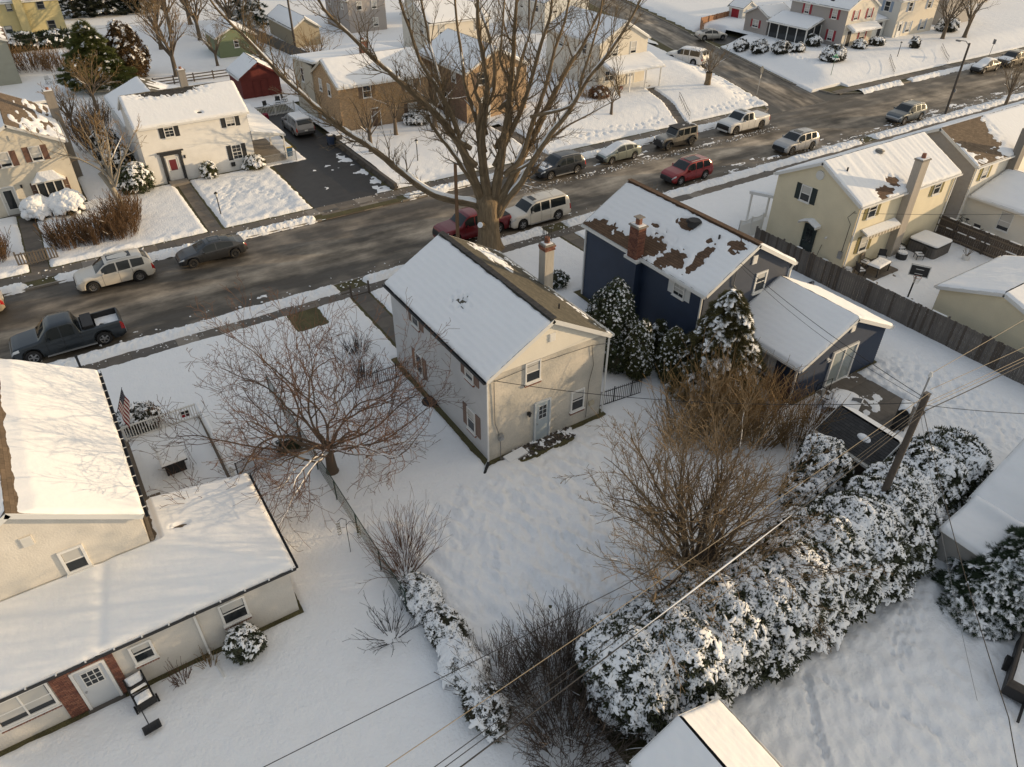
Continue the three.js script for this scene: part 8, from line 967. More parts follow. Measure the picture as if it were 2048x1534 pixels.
{ // railed deck beside the cream house
  const g = thing('deck', 'raised snow covered deck beside the cream house', 'deck', null, [0.65, 0, -29.4]); for (let i = 0; i < 14; i++) piece('deck_board', M.wood, g, -1.75 + i * 0.262, 0.22, -0.6, 0.25, 0.05, 5.8); const s = gridGeo(36, 60, (u, v) => { const x = lerp(-1.75, 1.7, u), z = lerp(-3.3, 2.2, v), e = Math.min(u, 1 - u) * 3.4, d = Math.min(e, (1 - v) * 5.5 + (x > -1.1 ? 2 : -0.9 + 0.25 * Math.sin(z * 9)) ); return [x, 0.25 + Math.min(0.1 + 0.015 * fbm(x, z, 3, 2), -0.02 + 0.3 * clamp(d)), z]; }); place(s, M.snow, 'snow', g); piece('skirt', M.woodDark, g, 0, 0.1, 2.32, 3.5, 0.18, 0.03);
  picketFence('deck_railing', 'white picket railing along the street side of the deck', [-1.1, -32.7], [2.4, -32.7], 0.95, [M.white], { lift: 0.24, step: 0.125, pw: 0.045 }); picketFence('deck_railing', 'snow laden white railing along the garden side of the deck', [2.4, -32.7], [2.55, -27.1], 0.85, [M.white], { lift: 0.24, step: 0.125, pw: 0.045, snow: true });
  const t = thing('patio_table', 'square black gas fire table with thick snow on top standing on the deck', 'table', null, [0.45, 0.3, -29.4], 0.02); const b = new MB(); b.box(0, 0.42, 0, 0.86, 0.84, 0.86); b.build('base', M.dark, t); for (let i = 0; i < 8; i++) piece('slat', M.black, t, -0.38 + i * 0.108, 0.42, 0.435, 0.06, 0.7, 0.02); piece('top', M.black, t, 0, 0.88, 0, 1.12, 0.08, 1.5); const sn = gridGeo(20, 24, (u, v) => { const e = Math.min(u, 1 - u, v, 1 - v); return [lerp(-0.56, 0.56, u), 0.92 + 0.1 * Math.sqrt(clamp(e * 12)), lerp(-0.75, 0.75, v)]; }); place(sn, M.snow, 'snow', t);
  const hl = thing('house_flag', 'drooping American flag on an angled pole at the cream house wall', 'flag', null, [-1.2, 2.2, -32.2]); const p = new MB(); p.cyl([0, -0.25, 0], [0.75, 0.95, -0.75], 0.016, 0.014, 8); p.build('pole', M.dark, hl);
  // the flag itself: stripes and starred canton printed on folded cloth
  const c = document.createElement('canvas'); c.width = 380; c.height = 200; const x = c.getContext('2d'); for (let i = 0; i < 13; i++) { x.fillStyle = i % 2 ? '#d8d4d0' : '#7d1a2c'; x.fillRect(0, i * 200 / 13, 380, 200 / 13 + 1); } x.fillStyle = '#1c2138'; x.fillRect(0, 0, 152, 200 * 7 / 13); x.fillStyle = '#d8d4d0'; for (let r = 0; r < 9; r++) for (let k = 0; k < (r % 2 ? 5 : 6); k++) { const cx = (r % 2 ? 25 : 12.6) + k * 25.3, cy = 11 + r * 10.7; x.beginPath(); for (let q = 0; q < 10; q++) { const a = -1.5708 + q * 0.62832, R = q % 2 ? 2 : 5; x.lineTo(cx + R * Math.cos(a), cy + R * Math.sin(a)); } x.fill(); }
  const ft = new THREE.CanvasTexture(c); ft.colorSpace = THREE.SRGBColorSpace; const fm = mat(1, 1, 1, 0.85, { map: ft, side: THREE.DoubleSide });
  const fg = gridGeo(24, 16, (u, v) => { const s = 1 - v; /* v=0 bottom */ const hx = lerp(0.28, 0.72, v), hy = lerp(0.2, 0.9, v), fold = 0.07 * Math.sin(u * 9 + v * 2) * u; return [hx + u * 0.1 + fold, hy - u * 0.95 - u * (1 - v) * 0.15, -hx + 0.28 * u + fold * 0.8 + 0.12 * u * (1 - v)]; }, (u, v) => [u, v]); place(fg, fm, 'cloth', hl);
}
// chain link: real crossing wires, posts and top rail
function chainFence(name, label, a, b, h, m, o = {}) { const L = Math.hypot(b[0] - a[0], b[1] - a[1]), g = thing(name, label, 'fence', o.group, [a[0], 0, a[1]], -Math.atan2(b[1] - a[1], b[0] - a[0])), k = new MB(), s = o.s || 0.085, rw = o.rw || 0.006; for (let x = -h; x < L; x += s) for (const d of [1, -1]) { let x0 = x, y0 = d > 0 ? 0 : h, x1 = x + h, y1 = d > 0 ? h : 0; if (x0 < 0) { y0 += d * -x0; x0 = 0; } if (x1 > L) { y1 -= d * (x1 - L); x1 = L; } if (x1 - x0 > 0.02) k.tube([[x0, y0 + 0.04, 0], [x1, y1 + 0.04, 0]], rw, 3); } k.build('wire_mesh', m, g, 'stuff'); const rl = new MB(); rl.cyl([0, h + 0.05, 0], [L, h + 0.05, 0], 0.02, 0.02, 8); rl.build('top_rail', m, g); const np = Math.max(1, Math.round(L / 2.4)); for (let i = 0; i <= np; i++) { const p = new MB(); p.cyl([L * i / np, 0, 0.03], [L * i / np, h + 0.12, 0.03], 0.032, 0.032, 8); p.build('post', m, g); } return g; }
const greenVinyl = mat(0.025, 0.05, 0.042, 0.6), blackVinyl = mat(0.016, 0.018, 0.018, 0.6);
chainFence('chain_fence', 'long green chain link fence between the cream house lawn and the back yard', [6.1, -33], [6.1, -16.6], 1.15, greenVinyl, { s: 0.09, rw: 0.0035 }); chainFence('chain_gate', 'short black chain link fence and gate between the deck and the crab apple', [2.75, -27.2], [6.05, -28.0], 1.1, blackVinyl, { s: 0.075, rw: 0.007 }); chainFence('rear_chain_fence', 'dark chain link fence among the shrubs before the garden shed', [26.0, -15.6], [28.6, -10.6], 1.2, M.grey, {});
chainFence('porch_fence', 'low chain link fence in front of the carport of the white colonial', [16.4, -66.2], [19.4, -66.2], 0.9, M.metal, { s: 0.14, rw: 0.009 });
function ironFence(name, label, a, b, h) { const L = Math.hypot(b[0] - a[0], b[1] - a[1]), g = thing(name, label, 'fence', null, [a[0], 0, a[1]], -Math.atan2(b[1] - a[1], b[0] - a[0])), n = Math.round(L / 0.12); for (let i = 0; i <= n; i++) { const big = i % 9 === 0; piece(big ? 'post' : 'baluster', M.black, g, i * L / n, h / 2, 0, big ? 0.05 : 0.02, big ? h + 0.1 : h, big ? 0.05 : 0.02); } for (const y of [0.12, h - 0.1]) piece('rail', M.black, g, L / 2, y, 0, L, 0.035, 0.025); return g; }
ironFence('iron_fence', 'black iron fence closing the gap between the white house and the evergreens', [20.0, -22.6], [22.8, -22.3], 1.05); ironFence('iron_fence', 'black iron fence beside the front part of the white house', [10.2, -30.6], [13.1, -30.6], 1.0);
{ // rail fence behind the colonial
  const g = thing('rail_fence', 'dark three rail wooden fence behind the white colonial', 'fence', null, [13.6, 0, -98.6]); for (let i = 0; i <= 4; i++) piece('post', M.woodDark, g, i * 2.3, 0.55, 0, 0.14, 1.1, 0.14); for (const y of [0.3, 0.62, 0.95]) piece('rail', M.woodDark, g, 4.6, y, 0.05, 9.3, 0.12, 0.06);
}
// retaining wall beside the driveway
{ const g = thing('retaining_wall', 'low dark retaining wall of blocks along the driveway of the brick house', 'wall', null, [24.1, 0, -61.5]); for (let r = 0; r < 3; r++) for (let i = 0; i < 26; i++) piece('block', [M.concreteWet, M.woodDark, M.concrete][(i * 5 + r * 3) % 3 === 2 && r < 2 ? 1 : 0], g, 0.02 * r, 0.09 + r * 0.18, -6.4 + i * 0.5 + (r % 2) * 0.25, 0.28, 0.172, 0.485); }
// poles
function pole(name, label, x, z, h, r, lean, o = {}) { const g = thing(name, label, 'utility pole', o.group, [x, o.y || 0, z]), b = new MB(); b.tube([[0, -0.3, 0], [lean[0] * 0.5, h * 0.5, lean[1] * 0.5], [lean[0], h, lean[1]]], [r, r * 0.9, r * 0.78], 12); b.build('shaft', o.mat || M.woodDark, g); piece('cap', M.woodGrey, g, lean[0], h, lean[1], r * 1.4, 0.03, r * 1.4); return g; }
const p1 = pole('utility_pole', 'dark wooden utility pole with grey riser standing in the snowy hedge', 23.9, -9.3, 8.0, 0.15, [0.08, 0]); { const b = new MB(); b.tube([[0.3, 6.2, -0.2], [0.5, 6.7, -0.32], [0.6, 8.4, -0.36]], 0.035, 8); b.build('riser_pipe', M.metal, p1); const k = new MB(); k.cyl([0.6, 8.35, -0.36], [0.6, 8.54, -0.36], 0.08, 0.045, 8); k.build('insulator', M.trim, p1); const a = new MB(); a.bar([0, 6.3, 0], [0.32, 6.3, -0.2], 0.05).bar([0.05, 7.6, 0], [0.58, 7.65, -0.35], 0.04); a.build('bracket', M.metal, p1); }
pole('utility_pole', 'wooden pole at the kerb beside the red pickup and big tree', 22.75, -42.0, 6.6, 0.14, [0.05, 0], { mat: mottled([0.17, 0.10, 0.055], 0.3, 1.2, 0.9, { s: 93, fine: 0.3 }) }); const p3 = pole('street_light', 'tall leaning street light pole on the near verge by the slate grey car', 83.6, -42.3, 7.2, 0.13, [0.3, -0.2]); { const b = new MB(); b.tube([[0.3, 7.0, -0.2], [0.4, 7.3, -0.7], [0.45, 7.25, -1.3]], 0.04, 6); b.build('arm', M.grey, p3); const k = new MB(); k.box(0.46, 7.2, -1.5, 0.22, 0.14, 0.5); k.build('lamp_head', M.grey, p3); piece('meter_can', M.grey, p3, 0.1, 2.6, 0.15, 0.16, 0.3, 0.16); }
pole('utility_pole', 'far wooden utility pole beside the beige garage at the top edge', 34.0, -107.4, 9, 0.16, [0, 0]); pole('utility_pole', 'far utility pole glimpsed behind the big tree crown', 62.5, -92, 9, 0.16, [0, 0]);
// wires: sagging lines between real points
function wire(name, label, pts, r, sag, m = M.black, group) { const b = new MB(); let P = []; for (let i = 0; i + 1 < pts.length; i++) for (let k = 0; k <= 14; k++) { const t = k / 14; P.push([lerp(pts[i][0], pts[i + 1][0], t), lerp(pts[i][1], pts[i + 1][1], t) - sag * 4 * t * (1 - t), lerp(pts[i][2], pts[i + 1][2], t)]); } const O = pts[0]; P = P.map((q) => [q[0] - O[0], q[1] - O[1], q[2] - O[2]]); b.tube(P, r, 5); const me = b.build(name, m); me.position.set(...O); tag(me, label, 'cable', group); return me; }
const cg = 'cables of the rear pole line', wireTan = mat(0.30, 0.24, 0.16, 0.6);
const A = [23.95, 0, -9.3];
wire('power_cable', 'topmost tan cable running off the riser pipe of the rear pole', [[24.5, 8.48, -9.66], [60, 9.2, -10.4]], 0.012, 0.2, wireTan, cg);
[[8.15, 'upper cable crossing the snowy hedge toward the bottom edge', 0.011, -7.1, 8.0, wireTan], [7.5, 'second cable crossing the snowy hedge toward the bottom edge', 0.011, -6.5, 7.4, M.black], [7.3, 'third cable crossing the snowy hedge toward the bottom edge', 0.011, -6.4, 7.2, M.black], [7.05, 'thick bundled cable sagging over the snowy hedge', 0.02, -6.2, 6.95, M.dark]].forEach(([y, l, r, z, y2, m]) => { wire('power_cable', l, [[A[0] - 0.1, y, A[2] + 0.1], [-12, y2, z]], r, 0.3, m, cg); wire('power_cable', l.replace(/crossing.*|sagging.*/, 'running from the rear pole past the plank fence'), [[A[0] + 0.12, y, A[2]], [61, y2 + 1.1, A[2] + 2.1]], r, 0.42, m === M.dark ? M.dark : wireTan, cg); });
{ const b = new MB(); b.tube([9.2, 11.5, 13.8, 16.2].map((x) => { const t = (23.85 - x) / 35.85; return [x - 15, lerp(7.05, 6.95, t) - 1.2 * t * (1 - t) + 0.025, lerp(-9.2, -6.2, t) + 9]; }), [0.008, 0.026, 0.026, 0.008], 5); const s = b.build('cable_snow', M.snowClump); s.position.set(15, 0.02, -9); tag(s, 'line of snow clinging to the thick bundled cable', 'snow', cg); }
wire('lone_cable', 'single dark cable crossing the smooth snow toward the bottom edge', [[A[0], 7.4, A[2]], [9.7, 7.1, -9.2], [-12, 7.5, -10.2]], 0.011, 0.04, M.black, cg);
wire('service_drop', 'dark service cable from the white house corner to the rear pole', [[13.5, 4.72, -22.15], [A[0], 7.6, A[2]]], 0.014, 0.55, M.black, cg); wire('service_drop', 'dark service cable from the blue house gable over its extension roof', [[28.75, 6.25, -22.3], [A[0], 7.8, A[2]]], 0.013, 0.25, M.black, cg); wire('service_drop', 'second thin cable over the blue house extension roof', [[28.75, 6.1, -22.3], [A[0] + 0.1, 7.6, A[2]]], 0.009, 0.45, M.black, cg); wire('service_drop', 'dark service cable from the yellow house corner across its yard', [[43.5, 4.3, -25.6], [66, 5.4, -10.5]], 0.013, 0.4, M.black, cg); wire('service_drop', 'dark cable dropping from the rear pole toward the lower corner', [[A[0], 7.5, A[2]], [15.2, 7.0, -1.2], [10, 6.6, 3.4]], 0.013, 0.25, M.black, cg); wire('guy_wire', 'thin slack wire hanging from the hedge into the lower yard', [[24.0, 7.0, -9.2], [20.9, 0.3, -2.6]], 0.008, 0.2, M.grey, cg); wire('garden_cable', 'dark cable passing over the snow roof of the grey block garage', [[A[0], 7.5, A[2]], [30, 7.6, -4.6], [42, 8, 1]], 0.011, 0.2, M.black, cg); wire('far_cable', 'thin cable crossing the gardens above the white colonial', [[-12, 7.4, -92], [34, 7.2, -107.4]], 0.018, 0.6, M.dark, cg); wire('far_cable', 'thin cable from the far pole along the snow field', [[34, 7.6, -107.4], [90, 8, -128]], 0.018, 0.6, M.dark, cg);
// lamp posts, signs
function lampPost(label, x, z, h) { const g = thing('lamp_post', label, 'lamp post', 'garden lamp posts', [x, T(x, z), z]), b = new MB(); b.cyl([0, 0, 0], [0, h, 0], 0.045, 0.04, 8); b.build('post', M.black, g); const k = new MB(); k.cyl([0, h, 0], [0, h + 0.28, 0], 0.09, 0.13, 6); k.build('lantern', M.trim, g); const c = new MB(); c.cyl([0, h + 0.28, 0], [0, h + 0.42, 0], 0.17, 0.02, 6); c.build('lamp_cap', M.black, g); }
lampPost('black lantern post on the trampled lawn of the white colonial', 10.2, -57.7, 1.55); lampPost('lantern post on the lawn of the tan brick house', 28.2, -59.0, 1.7); lampPost('lantern post with snowy base before the red shuttered house', 99.3, -59, 1.6);
{ const g = thing('stop_sign', 'stop sign seen from behind at the street corner', 'sign', null, [72.3, 0, -58.7]), b = new MB(); b.cyl([0, 0, 0], [0.05, 3.1, 0], 0.035, 0.035, 8); b.build('post', M.metal, g); const o = new MB(); o.cyl([0.04, 2.75, 0.02], [0.06, 2.75, 0.05], 0.42, 0.42, 8); const pl = o.build('plate', mat(0.34, 0.3, 0.22, 0.5, { metalness: 0.3 }), g); pl.rotation.y = 0.5; const k = new MB(); k.box(0.05, 2.05, 0.03, 0.5, 0.35, 0.02); k.build('lower_plate', M.metal, g).rotation.y = 0.5; }
{ const g = thing('street_sign', 'green street name sign on a thin post on the corner lawn', 'sign', null, [84.6, T(84.6, -58), -58.1]), b = new MB(); b.cyl([0, 0, 0], [0.05, 2.5, 0], 0.03, 0.03, 8); b.build('post', mat(0.06, 0.14, 0.09), g); const gm = mat(0.05, 0.3, 0.17, 0.5); piece('name_plate', gm, g, 0.05, 2.45, 0, 0.75, 0.18, 0.02, 0.2); piece('name_plate', gm, g, 0.05, 2.25, 0, 0.75, 0.18, 0.02, -1.2); }
{ const g = thing('road_sign', 'small grey road sign on a post beside the far parked cars', 'sign', null, [112.6, 0, -53.9]), b = new MB(); b.cyl([0, 0, 0], [0.1, 2.4, 0], 0.03, 0.03, 8); b.build('post', M.dark, g); piece('plate', M.grey, g, 0.1, 2.2, 0, 0.5, 0.6, 0.02, 1.2); }
// hand rails beside the garden steps
function handRail(label, a, b) { const g = thing('hand_rail', label, 'railing', 'railings beside garden steps', [a[0], 0, a[1]]), m = new MB(), P = (t, y) => { const x = lerp(a[0], b[0], t), z = lerp(a[1], b[1], t); return [x - a[0], T(x, z) + y, z - a[1]]; }; for (const y of [0.9, 0.5]) m.tube([0, 0.33, 0.66, 1].map((t) => P(t, y)), 0.022, 5); m.build('rail', M.black, g); for (let i = 0; i <= 8; i++) { const k = new MB(); k.cyl(P(i / 8, 0), P(i / 8, 0.9), 0.014, 0.014, 5); k.build('baluster', M.black, g); } }
handRail('black hand rail beside the steps up to the corner house', [58.5, -55.6], [60.6, -59.6]); handRail('black hand rail beside the steps below the red shuttered house', [93.6, -55.4], [96.9, -58.6]); handRail('black hand rail beside the steps below the pale house', [105.4, -55.4], [108.6, -58.6]);
// yellow house yard
{ const g = thing('hot_tub', 'square grey hot tub with snow covered lid beside the yellow house', 'hot tub', null, [51.6, 0, -24.0], 0.03); const sh = new THREE.Shape(), w = 1.05, r = 0.22; sh.moveTo(-w + r, -w); sh.lineTo(w - r, -w); sh.quadraticCurveTo(w, -w, w, -w + r); sh.lineTo(w, w - r); sh.quadraticCurveTo(w, w, w - r, w); sh.lineTo(-w + r, w); sh.quadraticCurveTo(-w, w, -w, w - r); sh.lineTo(-w, -w + r); sh.quadraticCurveTo(-w, -w, -w + r, -w); const ex = (d, bv) => new THREE.ExtrudeGeometry(sh, { depth: d, bevelEnabled: true, bevelSize: bv, bevelThickness: bv, bevelSegments: 3 }).rotateX(-Math.PI / 2); place(ex(0.84, 0.02), mottled([0.12, 0.11, 0.10], 0.2, 0.8, 0.7, { s: 94 }), 'cabinet', g); place(ex(0.05, 0.04).translate(0, 0.9, 0), M.dark, 'cover', g); place(ex(0.06, 0.05).scale(0.97, 1, 0.97).translate(0, 0.98, 0), M.snow, 'snow', g); for (let i = 0; i < 9; i++) { piece('panel_slat', M.dark, g, -0.8 + i * 0.2, 0.45, 1.072, 0.015, 0.76, 0.012); piece('panel_slat', M.dark, g, -1.072, 0.45, -0.8 + i * 0.2, 0.012, 0.76, 0.015); } }
function chair(label, x, z, turn, m = M.dark, y = 0) { const g = thing('patio_chair', label, 'chair', 'patio chairs in the snow', [x, y, z], turn), b = new MB(); b.box(0, 0.42, 0, 0.52, 0.05, 0.5); b.build('seat', m, g); const k = new MB(); k.box(0, 0.72, -0.25, 0.5, 0.55, 0.04, 0, -0.15); k.build('backrest', m, g); for (const [sx, sz] of [[-1, -1], [1, -1], [-1, 1], [1, 1]]) piece('leg', M.black, g, sx * 0.24, 0.21, sz * 0.23, 0.035, 0.42, 0.035); for (const s of [-1, 1]) piece('armrest', M.black, g, s * 0.27, 0.62, 0.0, 0.05, 0.03, 0.48); const sn = new MB(); sn.box(0, 0.48, 0.02, 0.48, 0.09, 0.44); sn.build('snow', M.snow, g); }
chair('snowy patio chair between the chimney and the hot tub', 49.7, -25.0, -0.2); chair('snow covered lounge chair before the hot tub', 49.9, -23.6, -2.2); chair('patio chair on the house side of the yellow house table', 45.6, -24.95, 0.1, M.wood); chair('patio chair at the near end of the yellow house table', 44.3, -24.4, 1.2); chair('patio chair at the far end of the yellow house table', 47.1, -24.7, -0.9);
{ const g = thing('patio_dining_table', 'dark patio table topped with snow behind the yellow house', 'table', null, [45.7, 0, -24.0], 0.12); piece('top', M.dark, g, 0, 0.72, 0, 1.7, 0.05, 0.95); for (const [x, z] of [[-0.78, -0.4], [0.78, -0.4], [-0.78, 0.4], [0.78, 0.4]]) piece('leg', M.dark, g, x, 0.36, z, 0.06, 0.72, 0.06); const s = gridGeo(24, 14, (u, v) => { const e = Math.min(u, 1 - u, v, 1 - v); return [lerp(-0.84, 0.84, u), 0.74 + 0.1 * Math.sqrt(clamp(e * 10)), lerp(-0.47, 0.47, v)]; }); place(s, M.snow, 'snow', g); }
{ const g = thing('drum_planter', 'round dark drum table with snowy top beside the hot tub', 'table', null, [48.9, 0, -24.3]), b = new MB(); b.cyl([0, 0, 0], [0, 0.55, 0], 0.36, 0.38, 18); b.build('drum', M.dark, g); const s = new MB(); s.cyl([0, 0.55, 0], [0, 0.63, 0], 0.37, 0.31, 18); s.build('snow', M.snow, g); }
{ const g = thing('flower_pot', 'white pot with dry twigs standing in the snowy yard', 'pot', null, [52.6, 0, -21.7]), b = new MB(); b.cyl([0, 0, 0], [0, 0.4, 0], 0.2, 0.28, 14); b.build('pot', M.trim, g); const k = new MB(), r = RNG(4); for (let i = 0; i < 18; i++) k.tube([[0, 0.35, 0], [(r() - 0.5) * 0.7, 0.7 + 0.4 * r(), (r() - 0.5) * 0.7]], 0.01, 3); k.build('twigs', M.twig, g, 'stuff'); }
{ const g = thing('white_barrel', 'white plastic barrel at the rear corner of the yellow house', 'barrel', null, [43.7, 0, -24.9]), b = new MB(); b.cyl([0, 0, 0], [0, 0.5, 0], 0.25, 0.28, 14).cyl([0, 0.5, 0], [0, 0.56, 0], 0.29, 0.2, 14); b.build('drum', M.trim, g); }
{ const g = thing('basketball_hoop', 'portable basketball hoop with dark backboard beside the plank fence', 'hoop', null, [43.2, 0, -20.2], 0.5), b = new MB(); b.tube([[0, 0, 0], [0.1, 2.1, 0.05], [0.15, 2.7, 0.1]], [0.05, 0.05, 0.05], 8); b.build('pole', M.black, g); piece('base', M.dark, g, -0.1, 0.12, 0, 1.1, 0.2, 0.8); piece('backboard', M.dark, g, -0.35, 2.75, 0.1, 0.05, 0.75, 1.1); const fr = new MB(); for (const [y, z, sy, sz] of [[3.1, 0.1, 0.05, 1.12], [2.4, 0.1, 0.05, 1.12], [2.75, -0.44, 0.75, 0.05], [2.75, 0.64, 0.75, 0.05], [2.55, 0.1, 0.03, 0.45], [2.85, 0.1, 0.03, 0.45]]) fr.box(-0.38, y, z, 0.03, sy, sz); fr.build('board_frame', M.trim, g); const a = new MB(); a.bar([0.12, 2.5, 0.1], [-0.33, 2.65, 0.1], 0.05).bar([0.14, 2.7, 0.1], [-0.33, 2.9, 0.1], 0.04); a.build('arm', M.black, g); const ring = [], net = new MB(); for (let i = 0; i <= 20; i++) ring.push([-0.63 + 0.23 * Math.cos(i * 0.31416), 2.45, 0.1 + 0.23 * Math.sin(i * 0.31416)]); const rm = new MB(); rm.tube(ring, 0.012, 5); rm.build('rim', mat(0.35, 0.08, 0.02), g); for (let i = 0; i < 12; i++) { const t = i / 12 * 6.283, u = t + 0.5; for (const d of [0.5, -0.5]) net.tube([[-0.63 + 0.23 * Math.cos(t), 2.45, 0.1 + 0.23 * Math.sin(t)], [-0.63 + 0.13 * Math.cos(t + d), 2.05, 0.1 + 0.13 * Math.sin(t + d)]], 0.006, 3); } net.build('net', M.trim, g, 'stuff'); }
{ const g = thing('garden_shovel', 'long handled shovel leaning on the yellow house wall', 'shovel', null, [43.5, 0, -27.3]), b = new MB(); b.tube([[-0.25, 0.05, 0], [0.12, 1.3, 0]], 0.02, 6); b.build('handle', M.woodDark, g); piece('blade', M.dark, g, -0.3, 0.12, 0, 0.03, 0.3, 0.22, 0, 0, -0.3); } { const g = thing('air_unit', 'small white utility cabinet against the yellow house', 'cabinet', null, [43.35, 0, -26.6]); piece('case', M.trim, g, 0, 0.22, 0, 0.4, 0.44, 0.4); piece('snow', M.snow, g, 0, 0.47, 0, 0.4, 0.06, 0.4); }
for (const [x, z, l] of [[43.0 - 0.45, -16.0, 'yellow kayak under snow along the pale garage wall'], [43.0 - 1.0, -14.6, 'snow buried kayak between the plank fence and pale garage']]) { const g = thing('kayak', l, 'kayak', 'kayaks beside the pale garage', [x, 0.25, z]), hull = gridGeo(24, 12, (u, v) => { const t = u * 2 - 1, w = 0.33 * Math.sqrt(Math.max(0, 1 - t * t)), a = v * 6.2832; return [w * Math.cos(a), 0.2 * Math.sqrt(Math.max(0.02, 1 - t * t * 0.8)) * Math.sin(a), t * 1.75]; }); place(hull, mat(0.42, 0.32, 0.03, 0.5), 'hull', g); const s = gridGeo(30, 8, (u, v) => { const t = u * 2 - 1, w = 0.3 * Math.sqrt(Math.max(0, 1 - t * t)), q = v * 2 - 1; return [q * w, 0.14 + 0.16 * (1 - q * q) * (1 - t * t) + 0.04 * nz(t * 4, q, 3), t * 1.65]; }, null, true); place(s, M.snow, 'snow', g); const c = new MB(); c.box(0, 0.2, 0.3, 0.36, 0.14, 0.6); c.build('cockpit', M.black, g); }
// blue house patio
{ const g = thing('covered_grill', 'black covered barbecue with a cap of snow on the patio', 'grill', null, [32.3, 0, -13.2], 0.4), b = new MB(); b.box(0, 0.5, 0, 1.2, 1.0, 0.62); b.build('cover', M.black, g); const c = new MB(); c.cyl([-0.5, 1.0, 0], [0.5, 1.0, 0], 0.29, 0.29, 12); c.build('hood', M.black, g); const s = gridGeo(12, 10, (u, v) => { const e = Math.min(u, 1 - u, v, 1 - v); return [lerp(-0.5, 0.5, u), 1.18 + 0.2 * Math.sqrt(clamp(e * 4)), lerp(-0.28, 0.28, v)]; }); place(s, M.snow, 'snow', g); }
{ const g = thing('wood_crate', 'wooden planter box with snow behind the blue extension', 'box', null, [29.5, 0, -14.6], 0.5); for (let i = 0; i < 4; i++) for (const [dx, dz, ry] of [[0, 0.38, 0], [0, -0.38, 0], [0.5, 0, 1.5708], [-0.5, 0, 1.5708]]) piece('board', M.wood, g, dx, 0.1 + i * 0.16, dz, ry ? 0.76 : 1.0, 0.15, 0.03, ry); piece('snow', M.snow, g, 0, 0.6, 0, 0.95, 0.16, 0.7); }
for (const [x, z, t, l] of [[30.4, -16.3, 0.3, 'snow buried patio chair by the sliding door'], [31.3, -15.3, 2.4, 'snow buried patio chair in the middle of the patio heap']]) chair(l, x, z, t, M.grey);
{ const g = thing('snow_covered_table', 'glass patio table lost under a thick drift of snow', 'table', null, [30.9, 0, -15.6], 0.4), s = gridGeo(26, 26, (u, v) => { const x = lerp(-0.95, 0.95, u), z = lerp(-0.8, 0.8, v), d = Math.hypot(x / 0.95, z / 0.8); return [x, 0.62 + Math.min(0.16, 0.5 * (1 - d)) + 0.05 * fbm(x * 3, z * 3, 3, 2), z]; }); place(s, M.snow, 'snow', g); for (const [x, z] of [[-0.6, -0.5], [0.6, -0.5], [-0.6, 0.5], [0.6, 0.5]]) piece('leg', M.dark, g, x, 0.33, z, 0.04, 0.66, 0.04); piece('top', M.grey, g, 0, 0.62, 0, 1.5, 0.03, 1.2); }
{ const g = thing('swing_frame', 'thin black frame standing over the snowy patio furniture', 'frame', null, [30.2, 0, -16.9]), b = new MB(); b.tube([[0, 0, 0], [0, 1.1, 0], [1.1, 1.1, 0.1], [1.1, 0.3, 0.1]], 0.02, 5).tube([[0, 1.1, 0], [0.1, 1.1, 0.9], [0.1, 0, 0.9]], 0.02, 5); b.build('tube', M.black, g); }
// cream house yard
{ const g = thing('garden_cart', 'black wheeled garden seat cart with snow on it by the brick doorway', 'cart', null, [-3.15, 0, -18.3], 0.15), b = new MB(); b.box(0, 0.42, 0.28, 0.62, 0.32, 0.5); b.build('tub', M.black, g); const k = new MB(); k.box(0, 0.78, -0.28, 0.62, 0.06, 0.55, 0, -0.35).box(-0.29, 0.62, -0.28, 0.05, 0.6, 0.5).box(0.29, 0.62, -0.28, 0.05, 0.6, 0.5); k.build('lid', M.black, g); const s = gridGeo(14, 14, (u, v) => { const e = Math.min(u, 1 - u, v, 1 - v); return [lerp(-0.27, 0.27, u), 0.78 + lerp(0.12, -0.1, v) + 0.12 * Math.sqrt(clamp(e * 6)), lerp(-0.52, -0.02, v)]; }); place(s, M.snow, 'snow', g); const s2 = gridGeo(12, 12, (u, v) => { const e = Math.min(u, 1 - u, v, 1 - v); return [lerp(-0.25, 0.25, u), 0.58 + 0.09 * Math.sqrt(clamp(e * 6)), lerp(0.1, 0.46, v)]; }); place(s2, M.snow, 'snow', g); for (const x of [-0.33, 0.33]) { const w = new MB(); w.cyl([x, 0.16, 0.3], [x + 0.06 * Math.sign(x), 0.16, 0.3], 0.16, 0.16, 14); w.build('wheel', M.tyre, g); } }
{ const g = thing('snow_shovel', 'black snow shovel lying on the snow below the brick doorway', 'shovel', null, [-3.15, 0.12, -17.25], 0.1), b = new MB(); b.tube([[-0.05, 0.12, 0.15], [-0.1, 0.42, -0.75]], 0.016, 6).tube([[-0.17, 0.43, -0.78], [-0.1, 0.47, -0.88], [-0.03, 0.43, -0.78]], 0.014, 5); b.build('handle', M.black, g); const s = gridGeo(10, 8, (u, v) => [lerp(-0.28, 0.28, u), 0.1 + 0.06 * Math.pow(v * 2 - 1, 2), lerp(0.1, 0.46, v)]); place(s, M.dark, 'blade', g); for (let i = 0; i < 5; i++) piece('rib', M.black, g, -0.2 + i * 0.1, 0.125, 0.28, 0.012, 0.02, 0.3); }
